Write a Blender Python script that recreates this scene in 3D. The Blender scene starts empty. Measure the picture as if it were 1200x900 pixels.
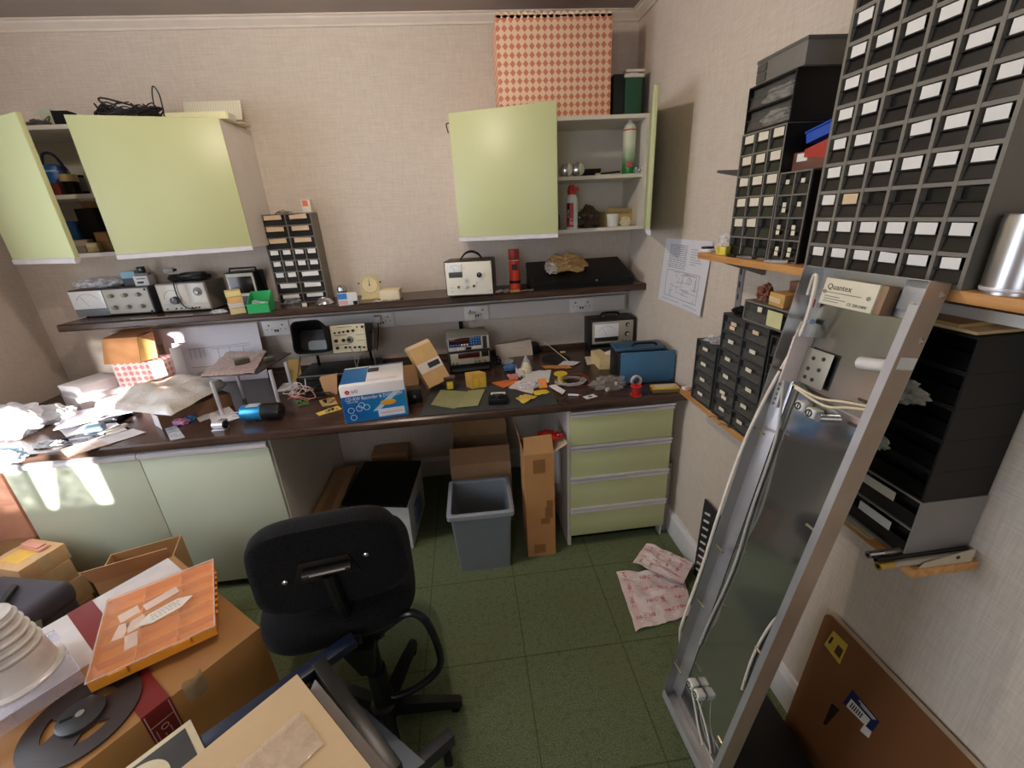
import bpy, bmesh, math, random
from mathutils import Vector, Matrix, noise
random.seed(7)
PI = math.pi
C = bpy.context.scene.collection
SC = bpy.context.scene
V = Vector
# ------------------------------------------------------------------ camera
PITCH, YAW, ROLL, FPX = math.radians(21.4666), math.radians(5.1284), math.radians(-3.2192), 501.42
CAM = V((0, 0, 1.65))
_cy, _sy, _cp, _sp = math.cos(YAW), math.sin(YAW), math.cos(PITCH), math.sin(PITCH)
_f = V((_sy*_cp, _cy*_cp, -_sp)); _r = V((_cy, -_sy, 0)); _u = _r.cross(_f)
_c, _s = math.cos(ROLL), math.sin(ROLL)
RT, UP, FW = _c*_r+_s*_u, -_s*_r+_c*_u, _f
cd = bpy.data.cameras.new('camera'); cam = bpy.data.objects.new('camera', cd); C.objects.link(cam)
cd.sensor_fit = 'HORIZONTAL'; cd.sensor_width = 36; cd.lens = FPX/1200*36; cd.clip_start = .02
m3 = Matrix((RT, UP, -FW)).transposed()
cam.matrix_world = Matrix.Translation(CAM) @ m3.to_4x4()
SC.camera = cam
def P(px, py, x=None, y=None, z=None):
    """the point of a real plane (x=, y= or z=) seen at a pixel of the 1200x900 photograph"""
    d = RT*((px-600)/FPX) - UP*((py-450)/FPX) + FW
    k, v = (0, x) if x is not None else (1, y) if y is not None else (2, z)
    return CAM + d*((v-CAM[k])/d[k])
# room measures (metres)
RX, BY, LX, FY, CZ = .985, 2.60, -2.35, -1.7, 2.570
ZC, ZS, YS, YC, YF = .8404, 1.2634, 2.31, 1.735, 1.755       # worktop, shelf top, shelf front, worktop front, unit fronts
# ------------------------------------------------------------------ materials
def lin(c):
    return tuple(((v/255)/12.92 if v/255 <= .04045 else ((v/255+.055)/1.055)**2.4) for v in c)+(1,)
class N:
    def __init__(s, name):
        s.m = bpy.data.materials.new(name); s.m.use_nodes = True; s.t = s.m.node_tree
        s.b = s.t.nodes['Principled BSDF']; s.out = s.t.nodes['Material Output']
    def n(s, kind, **kw):
        x = s.t.nodes.new(kind)
        for k, v in kw.items():
            if k in x.inputs: x.inputs[k].default_value = v
            else: setattr(x, k, v)
        return x
    def l(s, a, b): s.t.links.new(a, b)
    def math(s, op, a, b=None, c=None):
        x = s.n('ShaderNodeMath', operation=op)
        for i, v in enumerate((a, b, c)):
            if v is None: continue
            if isinstance(v, (int, float)): x.inputs[i].default_value = v
            else: s.l(v, x.inputs[i])
        return x.outputs[0]
    def mix(s, fac, a, b):
        x = s.n('ShaderNodeMix', data_type='RGBA')
        for i, v in ((0, fac), (6, a), (7, b)):
            if isinstance(v, (int, float, tuple)): x.inputs[i].default_value = v
            else: s.l(v, x.inputs[i])
        return x.outputs[2]
    def xyz(s, scale=(1, 1, 1), coord='Object'):
        tc = s.n('ShaderNodeTexCoord'); mp = s.n('ShaderNodeMapping'); mp.inputs['Scale'].default_value = scale
        s.l(tc.outputs[coord], mp.inputs[0]); return mp.outputs[0]
    def sep(s, v):
        x = s.n('ShaderNodeSeparateXYZ'); s.l(v, x.inputs[0]); return x.outputs
    def noise(s, vec, scale, detail=3):
        x = s.n('ShaderNodeTexNoise', Scale=scale, Detail=detail); s.l(vec, x.inputs['Vector']); return x.outputs[0]
    def ramp(s, fac, lo, hi):
        x = s.n('ShaderNodeMapRange'); x.inputs[1].default_value = lo; x.inputs[2].default_value = hi
        s.l(fac, x.inputs[0]); return x.outputs[0]
    def bump(s, h, strength, dist=.002):
        x = s.n('ShaderNodeBump', Strength=strength, Distance=dist); s.l(h, x.inputs['Height']); s.l(x.outputs[0], s.b.inputs['Normal'])
    def col(s, v):
        if isinstance(v, tuple): s.b.inputs['Base Color'].default_value = v
        else: s.l(v, s.b.inputs['Base Color'])
    def set(s, rough=.5, metal=0, **kw):
        s.b.inputs['Roughness'].default_value = rough; s.b.inputs['Metallic'].default_value = metal
        for k, v in kw.items(): s.b.inputs[k.replace('_', ' ')].default_value = v
_cache = {}
def mat(c, rough=.5, metal=0, var=.08, scale=14, bump=0, name=None, alpha=1, spec=.5):
    """a plain material: one colour with faint procedural mottling"""
    key = (c, rough, metal, var, scale, bump, alpha, spec)
    if key in _cache: return _cache[key]
    k = N(name or 'mat_%d_%d_%d' % c)
    v = k.xyz(); f = k.noise(v, scale)
    a = lin(c); lo = tuple(x*(1-var) for x in a[:3])+(1,); hi = tuple(min(1, x*(1+var)) for x in a[:3])+(1,)
    k.col(k.mix(k.ramp(f, .3, .7), lo, hi)); k.set(rough, metal, Specular_IOR_Level=spec)
    if bump: k.bump(k.noise(v, scale*14), bump)
    if alpha < 1: k.b.inputs['Alpha'].default_value = alpha
    _cache[key] = k.m
    return k.m
def clear(name, tint=(235, 238, 245), a=.35, rough=.12, scale=40):
    """thin clear plastic: a glossy film that lets most light through"""
    k = N(name); k.col(lin(tint)); k.set(rough, 0, Specular_IOR_Level=.8)
    v = k.xyz(); f = k.noise(v, scale, 4)
    k.l(k.math('ADD', k.math('MULTIPLY', k.ramp(f, .35, .7), a*.7), a*.65), k.b.inputs['Alpha'])
    k.bump(f, .5, .004); return k.m
# ------------------------------------------------------------------ mesh helper
class MB:
    def __init__(s): s.bm = bmesh.new()
    def _x(s, verts, M):
        if M is not None: bmesh.ops.transform(s.bm, matrix=M, verts=verts)
        return s
    def box(s, a, b, bev=0, M=None, seg=2):
        a, b = V(a), V(b); c = (a+b)/2; d = b-a
        g = bmesh.ops.create_cube(s.bm, size=1, matrix=Matrix.Translation(c) @ Matrix.Diagonal((abs(d.x), abs(d.y), abs(d.z), 1)))
        vs = g['verts']
        if bev:
            es = list({e for v in vs for e in v.link_edges})
            r = bmesh.ops.bevel(s.bm, geom=es, offset=min(bev, .49*min(abs(d.x), abs(d.y), abs(d.z))), segments=seg, profile=.5, affect='EDGES')
            vs = list({v for f in r['faces'] for v in f.verts} | {v for v in vs if v.is_valid})
        return s._x(vs, M)
    def hull(s, bot, top, M=None):
        """a solid between two polygons of equal length"""
        n = len(bot); vs = [s.bm.verts.new(p) for p in bot]+[s.bm.verts.new(p) for p in top]
        s.bm.faces.new(vs[:n][::-1]); s.bm.faces.new(vs[n:])
        for i in range(n): s.bm.faces.new((vs[i], vs[(i+1) % n], vs[n+(i+1) % n], vs[n+i]))
        return s._x(vs, M)
    def prism(s, poly, z0, z1, M=None):
        return s.hull([(x, y, z0) for x, y in poly], [(x, y, z1) for x, y in poly], M)
    def ring(s, rows, closed=True, caps=True, M=None):
        """loft through rows of points"""
        R = [[s.bm.verts.new(p) for p in r] for r in rows]; n = len(R[0])
        for a, b in zip(R, R[1:]):
            for i in range(n if closed else n-1):
                j = (i+1) % n
                s.bm.faces.new((a[i], a[j], b[j], b[i]))
        if caps and closed: s.bm.faces.new(R[0][::-1]); s.bm.faces.new(R[-1])
        return s._x([v for r in R for v in r], M)
    def cyl(s, p0, p1, r, r2=None, seg=20, M=None):
        p0, p1 = V(p0), V(p1); r2 = r if r2 is None else r2
        q = (p1-p0).to_track_quat('Z', 'X').to_matrix()
        f = lambda p, rr: [p+q @ V((rr*math.cos(2*PI*i/seg), rr*math.sin(2*PI*i/seg), 0)) for i in range(seg)]
        return s.ring([f(p0, r), f(p1, r2)], M=M)
    def lathe(s, prof, seg=28, M=None):
        return s.ring([[(max(r, 1e-4)*math.cos(2*PI*i/seg), max(r, 1e-4)*math.sin(2*PI*i/seg), z) for i in range(seg)] for r, z in prof], M=M)
    def tube(s, pts, r, seg=8, sub=6, closed=False, M=None):
        pts = [V(p) for p in pts]; n = len(pts); path = []
        if sub > 1 and n > 2:
            for i in range(n if closed else n-1):
                g = lambda k: pts[k % n] if closed else pts[max(0, min(n-1, k))]
                a, b, c, d = g(i-1), g(i), g(i+1), g(i+2)
                for j in range(sub):
                    t = j/sub
                    path.append(.5*((2*b)+(c-a)*t+(2*a-5*b+4*c-d)*t*t+(3*b-a-3*c+d)*t**3))
            if not closed: path.append(pts[-1])
        else: path = pts
        rows = []; up = V((0, 0, 1)); m = len(path)
        for i, p in enumerate(path):
            t = (path[(i+1) % m]-path[i-1]) if closed else (path[min(i+1, m-1)]-path[max(i-1, 0)])
            t = t.normalized() if t.length > 1e-9 else V((0, 0, 1))
            x = up-t*up.dot(t)
            if x.length < 1e-3: x = V((1, 0, 0))-t*t.x
            x.normalize(); y = t.cross(x); up = x
            rows.append([p+r*(math.cos(2*PI*k/seg)*x+math.sin(2*PI*k/seg)*y) for k in range(seg)])
        if closed: rows.append([v.copy() for v in rows[0]])
        return s.ring(rows, caps=not closed, M=M)
    def sheet(s, fn, nu=8, nv=8, th=.0008, M=None):
        """a thin solid sheet over fn(u, v)"""
        top = [[V(fn(i/nu, j/nv)) for i in range(nu+1)] for j in range(nv+1)]
        T = [[s.bm.verts.new(p) for p in r] for r in top]; B = [[s.bm.verts.new(p-V((0, 0, th))) for p in r] for r in top]
        for j in range(nv):
            for i in range(nu):
                s.bm.faces.new((T[j][i], T[j][i+1], T[j+1][i+1], T[j+1][i])); s.bm.faces.new((B[j][i], B[j+1][i], B[j+1][i+1], B[j][i+1]))
        for i in range(nu):
            s.bm.faces.new((T[0][i], B[0][i], B[0][i+1], T[0][i+1])); s.bm.faces.new((T[nv][i], T[nv][i+1], B[nv][i+1], B[nv][i]))
        for j in range(nv):
            s.bm.faces.new((T[j][0], T[j+1][0], B[j+1][0], B[j][0])); s.bm.faces.new((T[j][nu], B[j][nu], B[j+1][nu], T[j+1][nu]))
        return s._x([v for g in (T, B) for r in g for v in r], M)
    def blob(s, c, rad, amp=.25, freq=3, seed=0, sub=4, flat=None, M=None):
        """a crumpled soft lump; flat = height its underside rests at"""
        g = bmesh.ops.create_icosphere(s.bm, subdivisions=sub, radius=1)
        c = V(c); o = V((seed*3.7, seed*1.3, seed*7.1))
        for v in g['verts']:
            n = v.co.normalized(); k = 1+amp*(noise.noise(n*freq+o)+.5*abs(noise.noise(n*freq*2.3+o))-.1)
            v.co = V((n.x*rad[0]*k, n.y*rad[1]*k, n.z*rad[2]*k))+c
            if flat is not None and v.co.z < flat: v.co.z = flat
        return s._x(g['verts'], M)
    def build(s, name, m, parent=None, smooth=35, loc=None, rz=0):
        bmesh.ops.recalc_face_normals(s.bm, faces=s.bm.faces)
        me = bpy.data.meshes.new(name); s.bm.to_mesh(me); s.bm.free()
        if smooth:
            for p in me.polygons: p.use_smooth = True
            me.set_sharp_from_angle(angle=math.radians(smooth))
        if m: me.materials.append(m)
        o = bpy.data.objects.new(name, me); C.objects.link(o)
        if parent: o.parent = parent
        if loc is not None: o.location = loc
        o.rotation_euler.z = rz
        return o
def box(name, a, b, m, parent=None, bev=0, **kw): return MB().box(a, b, bev).build(name, m, parent, **kw)
def tag(o, label, cat, group=None, kind=None):
    o['label'] = label; o['category'] = cat
    if group: o['group'] = group
    if kind: o['kind'] = kind
    return o
def thing(name, label, cat, loc=(0, 0, 0), rz=0, group=None, M=None):
    o = bpy.data.objects.new(name, None); C.objects.link(o); o.empty_display_size = .05
    if M is not None: o.matrix_world = M
    else: o.location = loc; o.rotation_euler.z = rz
    return tag(o, label, cat, group)
def struct(o, label, cat): return tag(o, label, cat, kind='structure')
def dup(o, parent=None):
    c = o.copy(); C.objects.link(c); c.parent = parent
    for ch in list(o.children): dup(ch, c)
    return c
def fb(bl, br, top, z):
    """stand a box on height z from its front bottom corners and a top point: (location, turn, width, height)"""
    a, b = P(*bl, z=z), P(*br, z=z); d = b-a
    t = P(*top, y=a.y)
    return (a+b)/2, math.atan2(d.y, d.x), d.length, t.z-z
def lay(px, py, z): return P(px, py, z=z)
def text(s, size, m, parent, M, name='lettering', ext=.0003, align='LEFT', sx=1):
    cu = bpy.data.curves.new(name, 'FONT'); cu.body = s; cu.size = size; cu.extrude = ext; cu.align_x = align; cu.resolution_u = 2
    t = bpy.data.objects.new('t', cu); C.objects.link(t)
    me = bpy.data.meshes.new_from_object(t.evaluated_get(bpy.context.evaluated_depsgraph_get()))
    bpy.data.objects.remove(t); bpy.data.curves.remove(cu)
    me.transform(M @ Matrix.Diagonal((sx, 1, 1, 1))); me.materials.append(m); me.name = name
    o = bpy.data.objects.new(name, me); C.objects.link(o); o.parent = parent
    return o
def front(x, y, z): return Matrix.Translation((x, y, z)) @ Matrix.Rotation(PI/2, 4, 'X')     # text on a face looking to -y
def flatM(x, y, z, r=0): return Matrix.Translation((x, y, z)) @ Matrix.Rotation(r, 4, 'Z')
# ================================================================== THE ROOM
def m_wall():
    k = N('woven_wallpaper'); a = k.noise(k.xyz((240, 240, 12)), 1.2, 2); b = k.noise(k.xyz((12, 12, 260)), 1.2, 2); c = k.noise(k.xyz(), 1.3, 3)
    w = k.math('ADD', a, b)
    k.col(k.mix(k.ramp(w, .75, 1.3), lin((204, 190, 175)), lin((220, 207, 194)))); k.set(.75); k.bump(w, .12, .002)
    return k.m
WALL = m_wall()
def m_carpet():
    k = N('green_carpet_tiles'); v = k.xyz(); x, y, z = k.sep(v)
    f = lambda a, o, p: k.math('ABSOLUTE', k.math('SUBTRACT', k.math('FRACT', k.math('DIVIDE', k.math('SUBTRACT', a, o), p)), .5))
    e = k.math('MAXIMUM', f(x, -.30, .4), f(y, 1.196, .416))
    line = k.ramp(e, .4915, .496)
    sp = k.noise(v, 230, 2); big = k.noise(v, 3, 3); mid = k.noise(v, 45, 3)
    c = k.mix(k.ramp(sp, .3, .68), lin((80, 90, 62)), lin((132, 144, 110)))
    c = k.mix(k.math('MULTIPLY', k.ramp(mid, .5, .75), .45), c, lin((74, 80, 54)))
    c = k.mix(k.math('MULTIPLY', k.ramp(big, .45, .7), .35), c, lin((116, 118, 76)))
    k.col(k.mix(k.math('MULTIPLY', line, .5), c, lin((44, 52, 30)))); k.set(.95, Specular_IOR_Level=.15); k.bump(sp, .5, .004)
    return k.m
PAINT = mat((222, 210, 198), .5, var=.03); CEIL = mat((160, 148, 140), .8, var=.05, scale=2)
T = .12
struct(box('floor', (LX-T, FY-T, -.1), (RX+T, BY+T, 0), m_carpet(), smooth=0), 'green carpet tile floor with dark seams', 'floor')
struct(box('ceiling', (LX-T, FY-T, CZ), (RX+T, BY+T, CZ+.1), CEIL, smooth=0), 'plain off-white ceiling above the workshop', 'ceiling')
struct(box('wall_back', (LX-T, BY, 0), (RX+T, BY+T, CZ), WALL, smooth=0), 'beige woven wallpaper wall behind the bench', 'wall')
struct(box('wall_right', (RX, FY-T, 0), (RX+T, BY, CZ), WALL, smooth=0), 'beige woven wallpaper wall carrying the drawer cabinets', 'wall')
def wall_with_hole(name, axis, p0, p1, u0, u1, h0, h1, z0, z1, label):
    mb = MB()
    def b(ua, ub, za, zb):
        if ub-ua > 1e-4 and zb-za > 1e-4:
            mb.box((p0, ua, za), (p1, ub, zb)) if axis == 'x' else mb.box((ua, p0, za), (ub, p1, zb))
    b(u0, h0, 0, CZ); b(h1, u1, 0, CZ); b(h0, h1, 0, z0); b(h0, h1, z1, CZ)
    struct(mb.build(name, WALL, smooth=0), label, 'wall')
W1 = (.35, 1.62, .95, 2.25)
W2 = (-2.30, -1.66, 1.08, 1.87)
W3 = (-1.5, -.3, 1.0, 2.25)
wall_with_hole('wall_left', 'x', LX-T, LX, FY-T, BY, W1[0], W1[1], W1[2], W1[3], 'beige woven wallpaper wall left of the bench')
mb = MB()
for a in ((LX, W2[0], 0, CZ), (W2[0], W2[1], 0, W2[2]), (W2[0], W2[1], W2[3], CZ), (W2[1], W3[0], 0, CZ), (W3[0], W3[1], 0, W3[2]), (W3[0], W3[1], W3[3], CZ), (W3[1], RX, 0, CZ)): mb.box((a[0], FY-T, a[2]), (a[1], FY, a[3]))
struct(mb.build('wall_front', WALL, smooth=0), 'beige woven wallpaper wall opposite the bench', 'wall')
struct(box('wall_sunblock', (-1.62, -7, -1), (6, -6.6, 4.2), mat((170, 120, 96), .9), smooth=0), 'added unseen brick coloured wall blocking sun from the wide window', 'wall')  # added out of view to keep the sun off the wide window
def window(name, axis, pos, u0, u1, z0, z1, label):
    f = MB(); t = .05
    pts = [((u0, z0), (u1, z0+t)), ((u0, z1-t), (u1, z1)), ((u0, z0+t), (u0+t, z1-t)), ((u1-t, z0+t), (u1, z1-t)), (((u0+u1)/2-.02, z0+t), ((u0+u1)/2+.02, z1-t))]
    for (a, b), (c, d) in pts:
        f.box((pos-.03, a, b), (pos+.03, c, d)) if axis == 'x' else f.box((a, pos-.03, b), (c, pos+.03, d))
    struct(f.build(name, PAINT, smooth=0), label, 'window')
window('window_1', 'x', LX-.08, W1[0], W1[1], W1[2], W1[3], 'white framed window in the left wall')
window('window_2', 'y', FY-.08, W2[0], W2[1], W2[2], W2[3], 'narrow white framed window in the wall opposite the bench')
window('window_fill', 'y', FY-.08, W3[0], W3[1], W3[2], W3[3], 'wide white framed window added for fill light in the wall opposite the bench')  # unseen window added to hold the fill lamp
LACE = N('lace_curtain'); _z = LACE.sep(LACE.xyz())[2]; _f = LACE.noise(LACE.xyz((14, 14, 60)), 1.5, 2); LACE.col(lin((240, 240, 240))); LACE.set(.8); LACE.l(LACE.math('ADD', LACE.math('MULTIPLY', LACE.ramp(_f, .4, .62), -.45), .98), LACE.b.inputs['Alpha']); LACE = LACE.m
t = thing('lace_curtain', 'white lace curtain with two wedge gaps in the window opposite the bench', 'curtain', (0, FY+.03, 1.05))
for pts in ([(-2.32, 0), (-1.975, 0), (-1.985, .26), (-2.32, .26)], [(-1.955, 0), (-1.745, 0), (-1.80, .36), (-1.84, .36)], [(-1.722, .0), (-1.64, 0), (-1.64, .34), (-1.66, .34)], [(-2.32, .49), (-1.765, .49), (-1.765, .85), (-2.32, .85)]):  # last drop is added to keep the sun off the boxes
    MB().prism(pts, -.001, 0, Matrix.Rotation(PI/2, 4, 'X')).build('curtain_drop', LACE, t, smooth=0)
MB().cyl((-2.2, 0, 1.2), (-1.6, 0, 1.2), .008).build('curtain_rail', PAINT, t)
# cornice
COR = [(0, 2.530), (.010, 2.530), (.014, 2.538), (.036, 2.555), (.040, 2.562), (.048, 2.564), (.048, CZ), (0, CZ)]
def cornice(name, rows, label): struct(MB().ring(rows).build(name, PAINT, smooth=0), label, 'cornice')
cornice('trim_1', [[(x+(o if x < 0 else -o), BY-o, z) for o, z in COR] for x in (LX, RX)], 'pale moulded cornice along the back wall')
cornice('trim_2', [[(RX-o, y-(o if y > 0 else -o), z) for o, z in COR] for y in (BY, FY)], 'pale moulded cornice along the right wall')
cornice('trim_3', [[(LX+o, y-(o if y > 0 else -o), z) for o, z in COR] for y in (BY, FY)], 'pale moulded cornice along the left wall')
SK = [(0, 0), (.018, 0), (.018, .115), (.01, .14), (0, .14)]
WHITE = mat((232, 230, 232), .45, var=.03)
struct(MB().ring([[(x, BY-o, z) for o, z in SK] for x in (LX, RX)]).build('baseboard_back', WHITE, smooth=0), 'white baseboard under the bench', 'baseboard')
struct(MB().ring([[(RX-o, y, z) for o, z in SK] for y in (FY, BY-.02)]).build('baseboard_right', WHITE, smooth=0), 'white baseboard along the right wall', 'baseboard')
struct(MB().ring([[(LX+o, y, z) for o, z in SK] for y in (FY, BY-.02)]).build('baseboard_left', WHITE, smooth=0), 'white baseboard along the left wall', 'baseboard')
# ------------------------------------------------------------------ light
def area(name, loc, rot, sx, sy, power, col, spread=PI):
    l = bpy.data.lights.new(name, 'AREA'); l.shape = 'RECTANGLE'; l.size = sx; l.size_y = sy; l.energy = power; l.color = col; l.spread = spread
    o = bpy.data.objects.new(name, l); C.objects.link(o); o.location = loc; o.rotation_euler = rot
    return o
area('daylight_fill', (LX-.11, .985, 1.6), (0, -PI/2, 0), 1.2, 1.15, 25, (.82, .90, 1))
area('daylight_fill', (-.9, FY-.11, 1.62), (PI/2-.25, 0, 0), 1.1, 1.15, 15, (.84, .91, 1))  # fill lamp added behind the camera to brighten faces turned to it
t = thing('ceiling_bulb', 'bare warm light bulb hanging from the ceiling above the chair', 'lamp', (-.55, 1.3, CZ))
MB().lathe([(0, -.001), (.045, -.001), (.04, -.02), (.01, -.03), (0, -.03)]).build('ceiling_rose', PAINT, t); MB().cyl((0, 0, -.03), (0, 0, -.075), .004, seg=8).build('flex', PAINT, t); MB().lathe([(0, -.075), (.014, -.075), (.018, -.1), (0, -.1)]).build('bulb_holder', PAINT, t)
bulb = bpy.data.lights.new('bulb_light', 'POINT'); bulb.energy = 25.5; bulb.shadow_soft_size = .035; bulb.color = (1, .87, .73)
ob = bpy.data.objects.new('bulb_light', bulb); C.objects.link(ob); ob.location = (-.55, 1.3, CZ-.14)
sun = bpy.data.lights.new('sun', 'SUN'); sun.energy = 26; sun.angle = math.radians(.6); sun.color = (1, .96, .93)
so = bpy.data.objects.new('sun', sun); C.objects.link(so)
so.rotation_euler = (V((.02, 1, -.16))).to_track_quat('-Z', 'Y').to_euler()
w = bpy.data.worlds.new('daylight'); SC.world = w; w.use_nodes = True
w.node_tree.nodes['Background'].inputs[0].default_value = (.75, .85, 1, 1); w.node_tree.nodes['Background'].inputs[1].default_value = 1.0
SC.view_settings.view_transform = 'Standard'; SC.view_settings.look = 'None'; SC.view_settings.gamma = 1; SC.view_settings.use_curve_mapping = False
SC.view_settings.exposure = 0
SC.cycles.max_bounces = 8; SC.cycles.diffuse_bounces = 5; SC.cycles.transparent_max_bounces = 16; SC.cycles.caustics_reflective = False; SC.cycles.caustics_refractive = False
# ================================================================== FITTED FURNITURE
GREEN = mat((197, 201, 150), .38, var=.025, scale=3); GREEN_COOL = mat((202, 209, 186), .35, var=.025, scale=3)  # second green is the first with cool window light tinted into it
LAM = mat((228, 222, 214), .4, var=.03); ALU = mat((226, 224, 230), .34, .45, var=.04); STEEL = mat((170, 172, 178), .35, 1)
BROWN = N('brown_worktop'); _v = BROWN.xyz((1.5, 14, 14)); _n = BROWN.noise(_v, 4, 5)
BROWN.col(BROWN.mix(BROWN.ramp(_n, .3, .7), lin((52, 36, 29)), lin((84, 62, 50)))); BROWN.set(.27); BROWN = BROWN.m
BLACK = mat((14, 14, 16), .45, spec=.3); DARK = mat((7, 7, 8), .6, spec=.25); CARD = mat((190, 148, 103), .75, var=.06, scale=8); CARDIN = mat((172, 134, 92), .8)
CREAM = mat((226, 214, 186), .6); PAPER = mat((236, 234, 236), .6, var=.03); BRASS = mat((190, 160, 90), .35, 1)
GOLD = mat((200, 150, 90), .5)
# worktop: post-formed front nose and a low upstand
prof = [(YC+.012, .800), (YC+.003, .806), (YC, .82), (YC+.003, .833), (YC+.012, .84), (BY-.03, .84), (BY-.02, .85), (BY-.018, .868), (BY-.001, .868), (BY-.001, .800)]
tag(MB().ring([[(x, y, z) for y, z in prof] for x in (LX+.001, RX-.001)]).build('worktop', BROWN), 'long dark brown worktop running along the whole back wall', 'worktop')
# low cupboard
t = thing('base_cabinet', 'low two-door pale green cupboard under the left half of the worktop', 'cabinet', (-1.46, YF, 0))
b = MB()
for x0, x1 in ((-.545, -.527), (.515, .535)): b.box((x0, .02, .0), (x1, .842, .8))
b.box((-.527, .02, .07), (.515, .842, .09)); b.box((-.527, .83, .09), (.515, .842, .8)); b.box((-.527, .02, .78), (.515, .842, .8))
b.build('carcass', LAM, t, smooth=0)
box('plinth', (-.527, .06, 0), (.515, .075, .07), DARK, t, smooth=0)
for x0, x1 in ((-.535, -.002), (.002, .530)):
    d = box('door', (x0, 0, .055), (x1, .018, .762), GREEN_COOL, t, .0015)
    MB().ring([[(x, y, z) for y, z in ((-.004, .764), (-.012, .77), (-.012, .786), (.0, .794), (.018, .794), (.018, .764))] for x in (x0, x1)]).build('handle_strip', ALU, d, smooth=0)
# drawer unit
t = thing('drawer_unit', 'four-drawer pale green unit with metal pulls under the right end of the worktop', 'drawer unit', (.671, YF, 0))
b = MB()
for x0, x1 in ((-.262, -.244), (.244, .252)): b.box((x0, .02, .0), (x1, .84, .8))
b.box((-.244, .02, .07), (.244, .84, .09)); b.box((-.244, .82, .09), (.244, .84, .8)); b.box((-.244, .03, .76), (.244, .82, .798))
b.build('carcass', LAM, t, smooth=0)
box('plinth', (-.244, .07, 0), (.244, .085, .07), DARK, t, smooth=0)
for z0, z1 in ((.612, .763), (.428, .578), (.250, .402), (.076, .221)):
    d = MB().box((-.251, 0, z0), (.251, .018, z1), .0015).box((-.235, .018, z0+.01), (-.225, .6, z1-.02)).box((.225, .018, z0+.01), (.235, .6, z1-.02)).build('drawer', GREEN, t)
    MB().ring([[(x, y, z) for y, z in ((-.002, z1), (-.010, z1+.003), (-.004, z1+.012), (.006, z1+.016), (-.014, z1+.022), (-.014, z1+.031), (.018, z1+.031), (.018, z1))] for x in (-.251, .251)]).build('pull', ALU, d, smooth=0)
# long shelf and cable trunking
prof = [(YS+.008, 1.226), (YS, 1.232), (YS, 1.256), (YS+.008, 1.263), (BY-.001, 1.263), (BY-.001, 1.226)]
tag(MB().ring([[(x, y, z) for y, z in prof] for x in (-2.035, RX-.001)]).build('wall_shelf', BROWN), 'long dark brown shelf fixed above the worktop', 'shelf')
t = thing('cable_trunking', 'long white dado trunking with double power sockets below the brown shelf', 'trunking', (0, BY, 1.075))
MB().box((-2.0, -.05, .0), (.955, 0, .09), .004).build('duct', mat((222, 216, 212), .4, var=.02), t)
for px in (321, 447, 559, 681):
    x = P(px, 372, y=BY-.05).x
    s = MB().box((x-.073, -.058, .002), (x+.073, -.05, .088), .003).build('socket_outlet', mat((233, 229, 228), .35), t)
    h = MB()
    for sx in (-.037, .037):
        h.box((x+sx-.004, -.0588, .058), (x+sx+.004, -.057, .066)); h.box((x+sx-.016, -.0588, .036), (x+sx-.010, -.057, .04)); h.box((x+sx+.010, -.0588, .036), (x+sx+.016, -.057, .04))
    h.build('pin_holes', DARK, s, smooth=0)
    MB().box((x-.012, -.061, .024), (x-.003, -.057, .036)).box((x+.003, -.061, .024), (x+.012, -.057, .036)).build('switch', mat((60, 40, 40), .4), s)
box('bracket', (P(540, 380, y=BY).x-.012, -.03, -.07), (P(540, 380, y=BY).x+.012, 0, 0), BLACK, t)
def plug(px, py, label, drop):
    p = P(px, py, y=BY-.058)
    t = thing('mains_plug', label, 'plug', p)
    MB().hull([(-.022, 0, -.02), (.022, 0, -.02), (.022, 0, .026), (-.022, 0, .026)], [(-.017, -.03, -.014), (.017, -.03, -.014), (.017, -.03, .018), (-.017, -.03, .018)]).build('plug_body', mat((225, 218, 205), .4), t)
    MB().tube([(0, -.018, -.015)]+drop, .0035, 6).build('flex', mat((210, 200, 185) if px > 500 else (60, 40, 30), .5), t)
plug(443, 374, 'white mains plug with brown flex in the socket right of the oscilloscope', [(0, -.03, -.05), (-.01, -.03, -.1), (-.03, -.03, -.18)])
plug(553, 370, 'white mains plug with white flex in the socket above the small meters', [(.002, -.02, -.06), (.006, -.02, -.13)])
# ------------------------------------------------------------------ wall cabinets
def hinge_door(t, hx, hy, ang, w, z0, z1, left, m):
    """door panel hinged at (hx, hy); drawn in the thing's frame"""
    e = bpy.data.objects.new('door', None)
    s = 1 if left else -1
    M = Matrix.Translation((hx, hy, 0)) @ Matrix.Rotation(-s*ang, 4, 'Z')
    bpy.data.objects.remove(e)
    d = MB().box((0, -.018, z0+.022), (s*w, 0, z1), .0015, M=M).build('door', m, t)
    MB().ring([[(x, y, z) for y, z in ((-.018, z0+.022), (-.022, z0+.018), (-.022, z0+.0), (-.012, z0-.002), (0, z0+.012), (0, z0+.022))] for x in ((0, s*w) if left else (s*w, 0))], M=M).build('handle_strip', mat((214, 208, 210), .4, .3), d, smooth=0)
    return d
def wall_cab(label, x0, x1, z0, z1, mids):
    t = thing('wall_cabinet', label, 'cabinet', ((x0+x1)/2, YS-.01, z0)); w = (x1-x0)/2; h = z1-z0; D = BY-YS+.009
    b = MB(); k = .017
    b.box((-w, 0, 0), (-w+k, D, h)).box((w-k, 0, 0), (w, D, h)).box((-w+k, 0, 0), (w-k, D, k)).box((-w+k, 0, h-k), (w-k, D, h)).box((-w+k, D-.006, k), (w-k, D, h-k))
    b.build('carcass', LAM, t, smooth=0)
    for z in mids: box('inner_shelf', (-w+k, .01, z-z0-k), (w-k, D-.006, z-z0), LAM, t, smooth=0)
    return t, w, h
t, w, h = wall_cab('pale green wall cabinet high on the right, right-hand door wide open', -.012, .945, 1.55, 2.072, (1.815,))
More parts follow.
